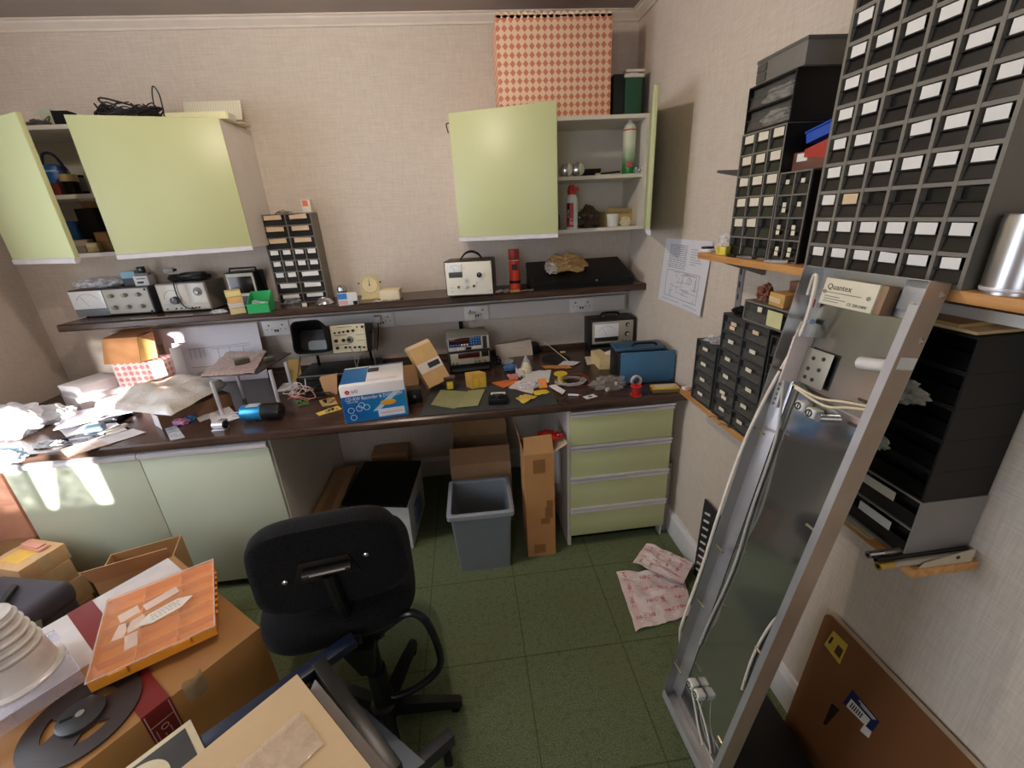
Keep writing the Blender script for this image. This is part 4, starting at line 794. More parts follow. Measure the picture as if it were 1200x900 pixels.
t = thing('card_piece', 'tan card wedge propped at the left side of the oscilloscope', 'card', V((-1.02, 2.36, ZC)), -.1); MB().hull([(-.02, 0, 0), (.06, .0, 0), (.06, .006, 0), (-.02, .006, 0)], [(-.065, .12, .10), (.0, .12, .10), (.0, .126, .10), (-.065, .126, .10)]).build('card_body', mat((198, 164, 96), .7), t, smooth=0); box('folded_lip', (-.02, -.01, 0), (.06, .0, .002), CARD, t, smooth=0)
# oscilloscope
t = thing('black_crate', 'flat black case under the oscilloscope', 'case', (-.735, 2.215, ZC)); box('case_body', (-.20, 0, 0), (.20, .26, .05), BLACK, t, .004); box('lid', (-.202, -.002, .052), (.202, .262, .0735), mat((18, 18, 19), .5), t, .004)
t = thing('white_tray', 'shallow white tray lying left of the oscilloscope case', 'tray', (-1.00, 2.24, ZC), .1); box('tray_base', (-.05, 0, 0), (.05, .10, .004), WPANEL, t); MB().tube([(-.05, 0, .008), (.05, 0, .008), (.05, .1, .008), (-.05, .1, .008)], .005, 6, 1, True).build('tray_rim', WHITE, t)
zt_ = ZC+.0745; t = thing('oscilloscope', 'black oscilloscope with viewing hood and cream control panel, propped on its handle', 'oscilloscope', (-.73, 2.225, zt_), 0); rz = 0
xa, xb, zb, hz = -.905+.73, -.553+.73, 1.018-zt_, .152; W = xb-xa
MT = Matrix.Translation((xa, .03, zb)) @ Matrix.Rotation(-.22, 4, 'X')
MB().box((0, .004, 0), (W, .19, hz), .006, MT).build('case', mat((30, 29, 28), .5), t)
xs = W*.49; pn = MB().box((xs, -.004, .004), (W-.004, .006, hz-.003), .002, MT).build('control_panel', mat((214, 208, 180), .45, var=.03), t)
MB().box((.004, -.004, .0), (xs-.003, .006, hz*.14), .002, MT).build('front_trim', mat((110, 100, 90), .4, .3), t)
hd = [[(xs*.02, 0, hz*.1), (xs*.98, 0, hz*.1), (xs*.98, 0, hz*1.0), (xs*.02, 0, hz*1.0)], [(xs*.0, -.07, hz*.10), (xs*1.02, -.07, hz*.10), (xs*.95, -.09, hz*1.22), (xs*.05, -.09, hz*1.20)]]
def rr(q, n=6, k=.22):
    out = []; c = sum((V(p) for p in q), V((0, 0, 0)))/4
    for i in range(4):
        a, b2, e = V(q[i-1]), V(q[i]), V(q[(i+1) % 4])
        p, s = b2.lerp(a, k), b2.lerp(e, k)
        out += [p.lerp(b2, j/n).lerp(b2.lerp(s, j/n), j/n) for j in range(n+1)]
    return out
ctr = lambda q, f: [tuple(V(p).lerp(sum((V(x) for x in q), V((0, 0, 0)))/4, f)) for p in q]
hi = ctr(hd[1], .07)
inner = [(x, -.012 if k else y, z) for k, (x, y, z) in enumerate(hi)]
b = MB(); b.ring([rr(hd[0]), rr(hd[1]), rr(hi), rr([(x, -.006, z*.92+.004) for x, y, z in ctr(hd[0], .14)])], caps=False, M=MT); b.build('viewing_hood', mat((9, 9, 10), .7, spec=.2), t)
sc = MB(); sc.ring([rr([(xs*.30, -.004, hz*.2), (xs*.88, -.004, hz*.2), (xs*.90, -.004, hz*.52), (xs*.32, -.004, hz*.52)]), rr([(xs*.30, -.007, hz*.2), (xs*.88, -.007, hz*.2), (xs*.90, -.007, hz*.52), (xs*.32, -.007, hz*.52)])], M=MT); sc.build('screen', mat((128, 140, 146), .15), t)
def sk(u, v, r, m, d_, nm='knob'):
    x, z = xs+u*(W-xs), v*hz; MB().cyl((x, -.004, z), (x, -.004-d_, z), r*1.3, r*1.1, 16, MT).build(nm, m, t)
sk(.52, .46, .014, MGREY, .012); sk(.52, .46, .008, BLACK, .018)
for u, v, r in ((.12, .72, .004), (.25, .73, .004), (.37, .74, .004), (.5, .75, .0055), (.64, .76, .0055), (.77, .88, .003), (.92, .87, .0055), (.13, .45, .007), (.34, .45, .007), (.14, .2, .0065), (.38, .2, .005), (.5, .2, .004), (.64, .18, .005), (.77, .18, .005), (.9, .16, .004)): sk(u, v, r, BLACK, .012)
for i, (u0, v0, u1) in enumerate(((.2, .9, .62), (.08, .62, .45), (.7, .6, .95), (.72, .4, .95), (.08, .3, .5))):
    MB().box((xs+u0*(W-xs), -.0052, v0*hz), (xs+u1*(W-xs), -.004, v0*hz+.0022), M=MT).build('panel_print', INK, pn, smooth=0)
a_, b_ = V((-.925+.73, -.015, .006)), V((-.52+.73, -.015, .006))
MB().tube([(xa-.012, .15, zb+hz*.55), (xa-.012, .1, zb+.02), a_, b_, (xb+.014, .1, zb+.02), (xb+.014, .15, zb+hz*.55)], .005, 8, 1).build('handle_stand', mat((140, 134, 128), .35, .8), t)
for x in (xa-.012, xb+.003): MB().cyl((x, .15, zb+hz*.55), (x+.01, .15, zb+hz*.55), .016, seg=16).build('handle_pivot', BLACK, t)
for x in (xa+.03, xb-.03): MB().cyl((x, .19, .0), (x, .19, zb-.02), .008, seg=10).build('foot', BLACK, t)
MB().tube([(xs*.5+.02, -.02, zb+.04), (xs*.5+.03, -.03, .04), (xs*.5+.02, -.03, -.02)], .002, 6).tube([(xs*.5+.07, -.02, zb+.04), (xs*.5+.035, -.03, .04), (xs*.5+.03, -.03, -.02)], .002, 6).build('probe_lead', MGREY, t)
# disc drive box
f = fb((405.5, 496.5), (479, 485.5), (397, 454.5), ZC); bl_ = P(401.5, 431.5, z=ZC+f[3]); dep = max(.12, min(.26, (V((bl_.x, bl_.y))-P(397, 454.5, z=ZC+f[3]).xy).length))
t = thing('drive_box', 'blue and white disc drive carton standing at the worktop edge', 'carton', f[0], f[1]); w_, h_ = f[2], f[3]; w2 = w_/2
LGB = N('blue_print'); _x, _y, _z = LGB.sep(LGB.xyz()); _n = LGB.noise(LGB.xyz((6, 6, 6)), 1.5, 2); LGB.col(LGB.mix(LGB.ramp(LGB.math('ADD', LGB.math('MULTIPLY', _x, 2), _n), .1, 1.1), lin((18, 92, 168)), lin((40, 150, 196)))); LGB.set(.3); LGB = LGB.m
MB().box((-w2, 0, 0), (w2, dep, h_), .001).build('box_body', mat((236, 232, 234), .35, var=.015), t)
fp = box('front_print', (-w2+.0005, -.0008, .0005), (w2-.0005, 0, h_*.72), LGB, t, smooth=0)
text('CD-RW Recorder & DVD-ROM', .0225, WHITE, t, front(-w2*.88, -.0014, h_*.60), ext=.0006, sx=.80); text('GCC-4120B', .009, WHITE, t, front(-w2*.84, -.001, h_*.545), ext=.0004)
MB().cyl((-w2*.78, -.0016, h_*.84), (-w2*.78, 0, h_*.84), .0095, seg=24).build('logo_disc', mat((196, 50, 70), .4), t); text('LG', .021, mat((110, 110, 116), .5), t, front(-w2*.64, -.001, h_*.805), ext=.0004)
text('LG', .0085, WHITE, t, front(-w2*.82, -.002, h_*.823), ext=.0002)
for x, z in ((-.76, .22), (-.5, .25), (-.27, .26), (-.72, .02), (-.42, .33)):
    cx, cz = x*w2, z*h_+.02; MB().tube([(cx+.0125*math.cos(q), -.0013, cz+.0125*math.sin(q)) for q in [2*PI*i/24 for i in range(24)]], .0011, 5, 1, True).build('ring_print', mat((200, 226, 240), .4), t)
MB().hull([(-.1*w2, -.001, h_*.24), (.1*w2, -.001, h_*.24), (.1*w2, 0, h_*.24), (-.1*w2, 0, h_*.24)], [(.62*w2, -.001, h_*.715), (.86*w2, -.001, h_*.715), (.86*w2, 0, h_*.715), (.62*w2, 0, h_*.715)]).build('light_streak', mat((176, 214, 232), .4), t, smooth=0)
MB().ring([[(.42*w2+.034*math.cos(q), y, h_*.44+.013*math.sin(q)) for q in [2*PI*i/28 for i in range(28)]] for y in (-.0018, 0)]).build('orange_oval', mat((228, 164, 60), .4), t, smooth=0)
o = box('spec_panel', (.06*w2, -.0015, h_*.06), (.9*w2, 0, h_*.27), mat((226, 226, 236), .4), t, smooth=0); box('red_line', (.12*w2, -.002, h_*.155), (.84*w2, -.0015, h_*.165), REDINK, o, smooth=0)
MB().box((-w2+.001, .035, h_), (-w2*.2, dep-.02, h_+.0008)).build('top_print', LGB, t, smooth=0); MB().box((-w2*.16, .035, h_), (w2*.8, .06, h_+.0008)).build('top_label', mat((222, 214, 222), .4), t, smooth=0); box('clasp', (-w2*.18, dep*.62, h_), (w2*.18, dep*.80, h_+.004), mat((60, 62, 66), .4), t)
MB().box((-w2*.1, dep-.018, h_), (w2-.002, dep-.006, h_+.0008)).build('blue_stripe', LGB, t, smooth=0)
MB().tube([(-w2*.16, dep*.8, h_+.004), (-w2*.2, dep*.9, h_+.03), (-w2*.2, dep, h_+.045)], .0012, 5).build('hang_cord', INK, t)
# cards and boxes behind it
t = thing('open_carton', 'small open tan carton behind the disc-drive box', 'carton', lay(478, 452, ZC), .05); hh = .075
for a0, a1 in (((-.075, 0, 0), (.06, .003, hh)), ((-.075, .087, 0), (.06, .09, hh+.01)), ((-.075, .003, 0), (-.072, .087, hh+.015)), ((.057, .003, 0), (.06, .087, hh))): MB().box(a0, a1).build('side_wall', CARD, t, smooth=0)
box('base', (-.072, .003, 0), (.057, .087, .003), CARDIN, t, smooth=0)
def slab(t, cs, thick, m, name):
    o = t.location; q = [V(p)-o for p in cs]; n = (q[1]-q[0]).cross(q[3]-q[0]).normalized()*thick
    return MB().hull([tuple(p) for p in q], [tuple(p+n) for p in q]).build(name, m, t, smooth=0)
B0, B1 = lay(503, 455, ZC+.034), lay(529.5, 441, ZC+.034); B1 = V((B1.x, B0.y+.05, ZC+.034)); e = B1-B0
T0 = P(478, 411.5, y=B0.y+.07); T1 = T0+e+V((0, 0, .028))
B1.z += .028
t = thing('tape_label_carton', 'tan carton with pale tape label leaning between open carton and counters', 'carton', B0)
slab(t, [B0, B1, T1, T0], -.055, mat((206, 168, 112), .7), 'box_body'); lp = lambda a, f: B0.lerp(T0, f) if a == 0 else B1.lerp(T1, f)
nv = (B1-B0).cross(T0-B0).normalized()*.001
slab(t, [lp(0, .36)+nv, lp(1, .36)+nv, lp(1, .60)+nv, lp(0, .60)+nv], .0012, mat((222, 214, 204), .5), 'tape_label'); q = lambda a, f: lp(0, f).lerp(lp(1, f), a)+nv*2.3
slab(t, [q(.42, .42), q(.92, .42), q(.92, .55), q(.42, .55)], .001, INK, 'label_print')
slab(t, [T0, T1, T1+V((-.012, .004, .014)), T0+V((-.012, .004, .014))], -.05, mat((226, 196, 160), .7), 'end_flaps')
# counters
f = fb((529, 438.5), (577, 433), (524.5, 396.5), ZC); h_ = f[3]; f = (f[0]+V((-.004, 0, 0)), f[1], f[2], h_)
t = thing('power_base', 'flat black unit carrying the two stacked counters', 'power unit', f[0], f[1]); MB().box((-f[2]/2, 0, .004), (f[2]/2, .2, h_*.19), .003).build('case', BLACK, t); box('front_strip', (-f[2]/2+.01, -.002, .01), (f[2]/2-.01, 0, h_*.12), DGREY, t)
for x in (-.06, .06):
    for y in (.02, .18): MB().cyl((x, y, 0), (x, y, .005), .006, seg=10).build('foot', BLACK, t)
I = Instr('frequency_counter', 'lower grey counter with dark red display in the stack behind the yellow carton', 'counter', (f[0]+V((0, 0, h_*.19)), f[1], f[2], h_*.40), .19, mat((40, 38, 36), .5), mat((176, 170, 150), .4), .008, .003)
I.plate(.22, .55, .74, .9, mat((70, 18, 18), .2), 'display'); I.plate(.78, .55, .95, .92, BLACK, 'switch_bank')
for u in (.09, .18, .62, .72, .86): I.knob(u, .25, .004, BLACK, .012)
for u in (.62, .70): I.knob(u, .5, .005, MGREY, .008, 'button')
I = Instr('frequency_counter', 'upper grey counter with blue key panel on top of the stack', 'counter', (f[0]+V((0, 0, h_*.595)), f[1], f[2], h_*.405), .19, mat((128, 126, 112), .5), mat((190, 190, 186), .4), .004, .003)
I.plate(.03, .36, .79, .95, mat((30, 26, 34), .2), 'display_panel'); I.plate(.05, .6, .5, .9, mat((60, 22, 26), .2), 'display', .0035); KB = mat((64, 122, 186), .4)
for r_, v in enumerate((.8, .62, .44)):
    for k in range(4): I.plate(.53+k*.064, v, .53+k*.064+.05, v+.13, KB, 'key', .0045, .0006)
for k in range(7): I.plate(.05+k*.065, .42, .05+k*.065+.048, .53, KB if k < 4 else WPANEL, 'key', .0045, .0006)
I.plate(.83, .1, .93, .93, mat((60, 40, 34), .4), 'side_switch'); I.plate(.42, .1, .55, .3, BLACK, 'socket')
for k in range(3): I.plate(.22+k*.06, .12, .22+k*.06+.045, .28, WPANEL, 'button', .004, .0006)
for k in range(4): I.plate(.58+k*.055, .16, .58+k*.055+.04, .3, WPANEL, 'button', .004, .0006)
o = tangle(MB(), 5, (0, 0, .02), .025, .03, .05, .003, 81, 0).build('cable_loops', BLACK, None, loc=lay(583, 431, ZC)); tag(o, 'black cable loops beside the stacked counters', 'cable')
a, b_, d_ = lay(554, 456.5, ZC), lay(570.5, 454, ZC), lay(545, 453.5, ZC); t = thing('yellow_carton', 'small yellow carton standing before the stacked counters', 'carton', a); hh = P(551.5, 439, y=a.y).z-ZC; YC_ = mat((216, 174, 84), .6)
d_ = a+(d_-a).normalized()*.05; corners_box(t, a, b_, d_, hh, YC_)
n2 = V((b_.y-a.y, a.x-b_.x, 0)).normalized()*.001; e = b_-a
for k0, k1 in ((.12, .45), (.55, .88)):
    p, q_ = e*k0+n2, e*k1+n2; MB().hull([(p.x, p.y, .006), (q_.x, q_.y, .006), (q_.x-n2.x, q_.y-n2.y, .006), (p.x-n2.x, p.y-n2.y, .006)], [(p.x, p.y, hh*.7), (q_.x, q_.y, hh*.7), (q_.x-n2.x, q_.y-n2.y, hh*.7), (p.x-n2.x, p.y-n2.y, hh*.7)]).build('printed_panel', mat((232, 198, 60), .5), t, smooth=0)
t = thing('transformer', 'small open transformer with yellow coil beside the yellow carton', 'transformer', lay(528, 457.5, ZC+.003), .05); t.scale = (1.35, 1.2, 1.35); IR = mat((70, 58, 50), .4, .5)
MB().box((-.02, .0, 0), (-.012, .045, .036)).box((.012, 0, 0), (.02, .045, .036)).box((-.02, 0, .036), (.02, .045, .046)).box((-.012, 0, 0), (.012, .045, .006)).build('iron_core', IR, t, smooth=0); MB().box((-.0118, -.006, .0062), (.0118, .051, .034), .003).build('yellow_coil', YEL, t); box('clamp', (-.022, .01, .046), (.022, .035, .05), mat((140, 120, 100), .4, .6), t)
t = thing('transformer', 'black boxed transformer standing right of the disc-drive box', 'transformer', lay(487, 472.5, ZC), .12); MB().box((-.033, 0, 0), (.033, .07, .06), .003).build('case', mat((16, 16, 17), .4), t); box('rating_label', (-.006, -.001, .028), (.006, 0, .04), MGREY, t, smooth=0); MB().box((-.03, .01, .06), (.03, .06, .066), .002).build('terminal_strip', mat((60, 58, 54), .4), t)
qsheet('work_mat', 'dark grey work mat at the front edge of the worktop', 'mat', [(508, 451), (642, 449), (654, 474.5), (491, 488)], mat((62, 64, 66), .6), th=.0025, lift=.0005)
pcb('pale green blank circuit board lying left on the grey mat', [(516.5, 457.5), (547.5, 459.5), (533, 479.5), (505, 475)], mat((152, 154, 112), .5), 0, z=ZC+.003)
pcb('pale green blank circuit board lying right on the grey mat', [(548.5, 459), (568.5, 457), (560, 476.5), (534, 479)], mat((158, 160, 116), .5), 0, z=ZC+.003, lift=.004)
f = fb((572.5, 475), (594.5, 474), (572, 468), ZC+.004); t = thing('black_meter', 'black hand-held meter with white top strip on the grey mat', 'meter', f[0], f[1]); w_ = f[2]; MB().box((-w_/2, 0, 0), (w_/2, .075, f[3]), .004).build('case', BLACK, t); MB().box((-w_*.38, .05, f[3]), (w_*.42, .073, f[3]+.004), .001).build('white_strip', WPANEL, t); MB().cyl((0, .025, f[3]), (0, .025, f[3]+.006), .012, seg=20).build('range_knob', mat((50, 50, 52), .4), t); MB().box((-w_*.3, .044, f[3]), (w_*.3, .049, f[3]+.007), .001).build('ridge', DGREY, t)
# paper and packet clutter
ORG = mat((232, 128, 66), .5); PKT = N('packet_film'); PKT.col(lin((226, 150, 140))); PKT.set(.25); PKT = PKT.m
qsheet('orange_packet', 'flat orange packet lying above the black hand-held meter', 'packet', [(576, 450), (604, 446), (608, 449), (590, 456.5)], ORG, wr=.006, seed=9, lift=.004, th=.004)
qsheet('pink_packet', 'salmon pink packet lying on the orange one', 'packet', [(594, 443), (606, 441), (608, 447), (598, 449)], PKT, wr=.008, seed=10, lift=.014, th=.003)
qsheet('white_envelope', 'white envelope under the clear bag in the paper clutter', 'envelope', [(617, 437.5), (646, 434.5), (643, 449), (606, 452)], PAPER, wr=.006, seed=11, lift=.003)
qsheet('paper_sheet', 'white sheet corner reaching onto the grey mat', 'paper', [(606, 447), (628, 449), (624, 463), (596, 456)], mat((230, 220, 214), .6), wr=.004, seed=12, lift=.005)
qsheet('paper_sheet', 'folded white sheet sticking up behind the pink packet', 'paper', [(604, 437), (612, 435), (616, 445), (606, 446)], PAPER, wr=.02, seed=13, lift=.008)
o = MB().blob((0, 0, .012), (.06, .035, .014), .35, 3, 5, 4, 0).build('parts_bag', CLEARB, None, loc=lay(621, 455, ZC)+V((0, 0, .008)), rz=.2); tag(o, 'clear bag with grey parts in the middle of the paper clutter', 'bag')
t = thing('orange_card', 'bright orange card standing in the clear bag of the paper clutter', 'card', lay(637, 456, ZC)+V((0, 0, .008)), .05); MB().hull([(-.022, 0, 0), (.02, 0, 0), (.02, .002, 0), (-.022, .002, 0)], [(-.02, .045, .03), (.023, .045, .03), (.023, .047, .03), (-.02, .047, .03)]).build('card_body', mat((245, 150, 60), .5), t, smooth=0); box('fold', (-.022, -.006, 0), (.02, 0, .001), ORG, t, smooth=0)
qsheet('yellow_packet', 'bright yellow leaf-shaped packet on the grey mat edge', 'packet', [(624, 460.5), (640, 457.5), (645, 461), (628, 465.5)], YEL, wr=.006, seed=15, lift=.004)
qsheet('yellow_packet', 'pale yellow printed packet at the front of the grey mat', 'packet', [(604, 469), (616, 463.5), (630, 466.5), (614, 474.5)], mat((230, 200, 96), .45), wr=.006, seed=16, lift=.004, th=.003)
qsheet('white_strip', 'white paper strip lying right of the orange card', 'paper', [(642, 453), (650, 451.5), (663, 459), (659, 463.5)], PAPER, wr=.006, seed=17, lift=.003)
qsheet('orange_sheet', 'orange sheet lying behind the yellow cable reel', 'paper', [(634, 429.5), (664, 428), (672, 432), (640, 433)], mat((226, 150, 80), .6), wr=.003, seed=18)
qsheet('paper_sheet', 'white sheet lying behind the yellow cable reel', 'paper', [(661, 424), (681, 425), (672, 429.5), (654, 429)], PAPER, wr=.004, seed=19, lift=.004)
q = lay(657, 449, ZC)
t = thing('wire_reel', 'yellow plastic wire reel standing in the coil of wires', 'reel', q)
for z0, z1, r in ((0, .003, .03), (.05, .054, .034)): MB().cyl((0, 0, z0), (0, 0, z1), r, seg=28).build('flange', YEL, t)
MB().cyl((0, 0, .003), (0, 0, .05), .0145, seg=20).build('core', YEL, t)
o = MB(); rr_ = random.Random(5)
for i in range(8):
    R = rr_.uniform(.05, .072); o.tube([(R*math.cos(a)*1.1+.012*rr_.random(), R*.75*math.sin(a), .006+.012*rr_.random()) for a in [2*PI*k/12 for k in range(12)]], .0028, 6, 4, True)
tag(o.build('wire_coil', mat((176, 170, 166), .4), None, loc=lay(668, 449, ZC)), 'coil of grey wire lying around the yellow reel', 'wire')
o = MB().tube([(-.06, .06, .02), (0, .05, .03), (.04, .01, .02), (.03, -.05, .004), (-.02, -.06, .004), (-.05, -.045, .006)], .0028, 6).tube([(-.03, -.02, .02), (.01, .01, .025), (.05, .02, .02)], .0025, 6).build('red_wire', mat((140, 50, 44), .4), None, loc=lay(680, 448, ZC)); tag(o, 'dark red wire curving out of the grey coil', 'wire')
t = thing('pen', 'white and red pen lying before the coil of wires', 'pen', lay(673, 464, ZC), -.3); MB().cyl((-.03, 0, .005), (.02, 0, .005), .005, seg=12).build('barrel', WHITE, t); MB().cyl((.02, 0, .005), (.036, 0, .005), .005, .002, 12).build('tip', RED, t)
t = thing('tweezers', 'dark tweezers lying at the worktop edge left of the white card', 'tweezers', lay(663, 470, ZC), 1.2); MB().hull([(-.04, -.004, .001), (.04, -.0008, .001), (.04, .0, .001), (-.04, -.001, .001)], [(-.04, -.004, .004), (.04, -.0008, .003), (.04, .0, .003), (-.04, -.001, .004)]).build('prong', STEEL, t); MB().hull([(-.04, .001, .001), (.04, .001, .001), (.04, .0018, .001), (-.04, .006, .001)], [(-.04, .001, .004), (.04, .001, .003), (.04, .0018, .003), (-.04, .006, .004)]).build('prong', STEEL, t)
t = thing('photo_card', 'white card with a small dark picture at the worktop edge', 'card', lay(691.5, 465, ZC), .35); MB().box((-.03, -.018, .0005), (.03, .018, .0015)).build('card_body', PAPER, t, smooth=0); MB().cyl((0, 0, .0015), (0, 0, .002), .009, seg=20).build('picture', DGREY, t)
q = lay(617, 437, ZC); t = thing('powder_bag', 'clear cone-shaped bag of yellow powder standing behind the papers', 'bag', q); MB().lathe([(0, .001), (.032, .003), (.034, .03), (.022, .062), (.010, .09), (.004, .1), (0, .1)], 24).build('bag_film', clear('cone_bag', a=.3), t); MB().lathe([(0, .003), (.027, .005), (.028, .03), (.016, .055), (0, .066)], 20).build('powder', mat((236, 220, 160), .8), t)
o = MB().blob((0, 0, .016), (.035, .025, .018), .45, 3, 12, 4, 0).build('blue_cloth', mat((80, 120, 176), .6), None, loc=lay(598, 434, ZC)); tag(o, 'crumpled blue cloth beside the cone-shaped bag', 'cloth')
o = MB().blob((0, 0, .014), (.045, .03, .018), .45, 3, 13, 4, 0).build('parts_bag', CLEARB, None, loc=lay(592, 426, ZC)); tag(o, 'small clear bag behind the blue cloth', 'bag')
a, b_ = lay(583, 420, ZC), lay(624.5, 416, ZC); f = fb((583, 420), (624.5, 416), (576, 403), ZC); t = thing('wrapped_packet', 'loosely folded white paper packet lying in front of the back wall', 'packet', f[0], f[1]); w_, h_ = f[2], f[3]
MB().hull([(-w_/2, 0, 0), (w_/2, 0, 0), (w_/2, .06, 0), (-w_/2, .06, 0)], [(-w_/2-.01, .03, h_*.8), (w_/2-.005, .02, h_), (w_/2-.01, .055, h_*1.0), (-w_/2, .055, h_*.7)]).build('paper_wrap', mat((222, 210, 196), .7), t, smooth=0); MB().tube([(-w_*.3, .016, h_*.45), (0, .012, h_*.55), (w_*.3, .008, h_*.5)], .001, 5).build('crease', mat((150, 138, 124), .7), t)
q = lay(628, 415, ZC); t = thing('black_box', 'small black box right of the folded white packet', 'box', q, .1); MB().box((-.025, 0, 0), (.025, .08, .06), .004).build('box_body', BLACK, t); MB().cyl((-.026, .02, .03), (-.03, .02, .03), .01, seg=14).build('white_dial', WPANEL, t)
q = lay(651, 421, ZC); t = thing('turntable_mat', 'round black disc lying on the worktop behind the papers', 'disc', q); MB().lathe([(0, 0), (.085, 0), (.087, .002), (.085, .004), (0, .004)], 40).build('disc', mat((10, 10, 11), .5), t); MB().lathe([(0, .004), (.006, .004), (.006, .006), (0, .006)], 12).build('hub', DGREY, t)
o = MB().tube([P(638, 401, z=ZC+.06)-q, P(652, 412, z=ZC+.02)-q, P(667, 424, z=ZC+.008)-q], .0022, 6).build('white_cable', WPANEL, None, loc=q); tag(o, 'thin white cable lying across the round black disc', 'cable')
qsheet('yellow_note', 'small yellow note on the round black disc', 'note', [(656, 412), (662, 411.5), (663, 413.5), (657, 414)], mat((230, 226, 150), .6), z=ZC+.005)
# right-hand meters
t = thing('black_book', 'thick black book under the grey meter in the worktop corner', 'book', (.835, 2.395, ZC)); box('cover', (-.13, 0, 0), (.128, .16, .05), BLACK, t, .002); box('page_block', (-.127, -.0006, .005), (.125, .15, .045), mat((60, 56, 52), .8), t, smooth=0)
I = Instr('valve_voltmeter', 'grey meter in a black case with top handle in the worktop corner', 'meter', (V((.832, 2.40, ZC+.0505)), 0, .275, .165), .13, mat((22, 21, 21), .45), mat((176, 170, 154), .4), .014, .006)
I.meter(.1, .36, .62, .84, mat((236, 230, 214), .2)); I.plate(.1, .2, .62, .35, mat((40, 34, 30), .4), 'meter_foot'); I.text(.3, .25, 'VOLT', .009, WPANEL)
I.knob(.82, .76, .009, SILV, .012, skirt=BLACK); I.knob(.82, .42, .011, SILV, .014, skirt=BLACK)
for u in (.73, .8, .88): I.knob(u, .16, .004, BLACK, .006, 'terminal')
MB().tube([(-.05, .06, I.h), (-.045, .06, I.h+.022), (.045, .06, I.h+.022), (.05, .06, I.h)], .007, 8).build('handle', BLACK, I.t)
for x in (-.055, .04): box('handle_clip', (x, .05, I.h), (x+.018, .075, I.h+.005), SILV, I.t)
f = fb((731.7, 448), (796.7, 449), (731, 411.7), ZC); w_, h_ = f[2], f[3]; MX_ = min(f[0].x, RX-.012-w_/2)
t = thing('blue_instrument', 'blue steel instrument case with carrying strap in the right worktop corner', 'instrument', (MX_, f[0].y, ZC), f[1]*.3); BLC = mat((66, 112, 146), .4, var=.05)
MB().box((-w_/2, 0, .004), (w_/2, .006, h_), .002).build('front_cover', BLC, t); MB().box((-w_/2-.012, .01, .004), (w_/2-.02, .17, h_*.95), .004).build('case', mat((16, 18, 21), .5), t); MB().box((-w_/2-.014, .045, h_*.96), (w_/2-.03, .172, h_*1.02+.004), .002).build('top_plate', mat((58, 92, 120), .4), t)
MB().tube([(-.055, .08, h_*1.03), (-.04, .08, h_*1.03+.014), (.05, .08, h_*1.03+.014), (.065, .08, h_*1.03)], .006, 8).build('strap_handle', BLACK, t)
for x in (-w_*.46, w_*.46):
    for z in (h_*.08, h_*.92): MB().cyl((x, -.003, z), (x, .001, z), .003, seg=8).build('screw', BLACK, t)
for x in (-w_*.4, w_*.3):
    for y in (.02, .15): MB().cyl((x, y, 0), (x, y, .005), .008, seg=10).build('foot', BLACK, t)
a, b_, d_ = lay(702.5, 433, ZC), lay(715.5, 432.5, ZC), lay(692, 422.5, ZC); t = thing('foam_block', 'cream foam block lying left of the blue instrument', 'block', a); hh = P(702, 420.5, y=a.y).z-ZC; FO = mat((228, 202, 150), .8, var=.03)
o_ = V((a.x, a.y, 0)); A, B_, D_ = V((0, 0, 0)), b_-a, d_-a; E_ = B_+D_*1.15
poly = [A, B_, B_*1.25+D_*.25, E_, D_]
MB().hull([(p.x, p.y, 0) for p in poly], [(p.x*.97, p.y*.97, hh) for p in poly]).build('block_body', FO, t, smooth=0); box('pencil_mark', (.002, -.0012, hh*.3), (.012, -.0002, hh*.34), INK, t, smooth=0)
qsheet('paper_sheet', 'cream card lying under the left side of the foam block', 'card', [(685, 418.5), (692, 418), (697, 427), (688, 428)], CREAM, lift=.002)
t = thing('white_card', 'white card propped between foam block and blue instrument', 'card', lay(719, 430, ZC), .2); MB().hull([(-.02, 0, 0), (.012, 0, 0), (.012, .002, 0), (-.02, .002, 0)], [(-.03, .05, .075), (.02, .05, .085), (.02, .052, .085), (-.03, .052, .075)]).build('card_body', mat((222, 214, 202), .6), t, smooth=0); box('card_foot', (-.02, -.012, 0), (.012, 0, .0015), WPANEL, t, smooth=0)
o = MB().blob((0, 0, .022), (.075, .05, .03), .6, 2.6, 15, 5, 0).build('parts_bag', clear('clear_bag_dark', (190, 180, 170), .3, .12, 60), None, loc=lay(714, 454, ZC)); tag(o, 'crumpled clear bag of white connectors before the blue instrument', 'bag')
for i, (px, py, lb) in enumerate(((706, 450, 'white plastic connector at the left of the clear bag'), (712, 458, 'white plastic connector at the front of the clear bag'), (722, 451, 'white plastic connector at the right of the clear bag'))):
    t = thing('plastic_connector', lb, 'connector', lay(px, py, ZC)+V((0, 0, .002)), .7*i, 'white connectors in the clear bag'); MB().box((-.012, -.006, 0), (.012, .006, .012), .002).build('connector_body', WHITE, t); MB().cyl((.012, 0, .006), (.02, 0, .006), .003, seg=8).build('pin', SILV, t)
q = lay(745, 463, ZC); t = thing('wire_spool', 'red plastic wire spool standing at the worktop edge', 'spool', q); RD = mat((206, 40, 34), .35)
MB().lathe([(0, 0), (.027, 0), (.027, .004), (.014, .006), (.014, .042), (.026, .044), (.026, .048), (.008, .048), (.008, .04), (0, .04)], 28).build('spool_body', RD, t); MB().lathe([(.0142, .008), (.0185, .009), (.0185, .04), (.0142, .041)], 24).build('wound_wire', mat((180, 30, 28), .4), t)
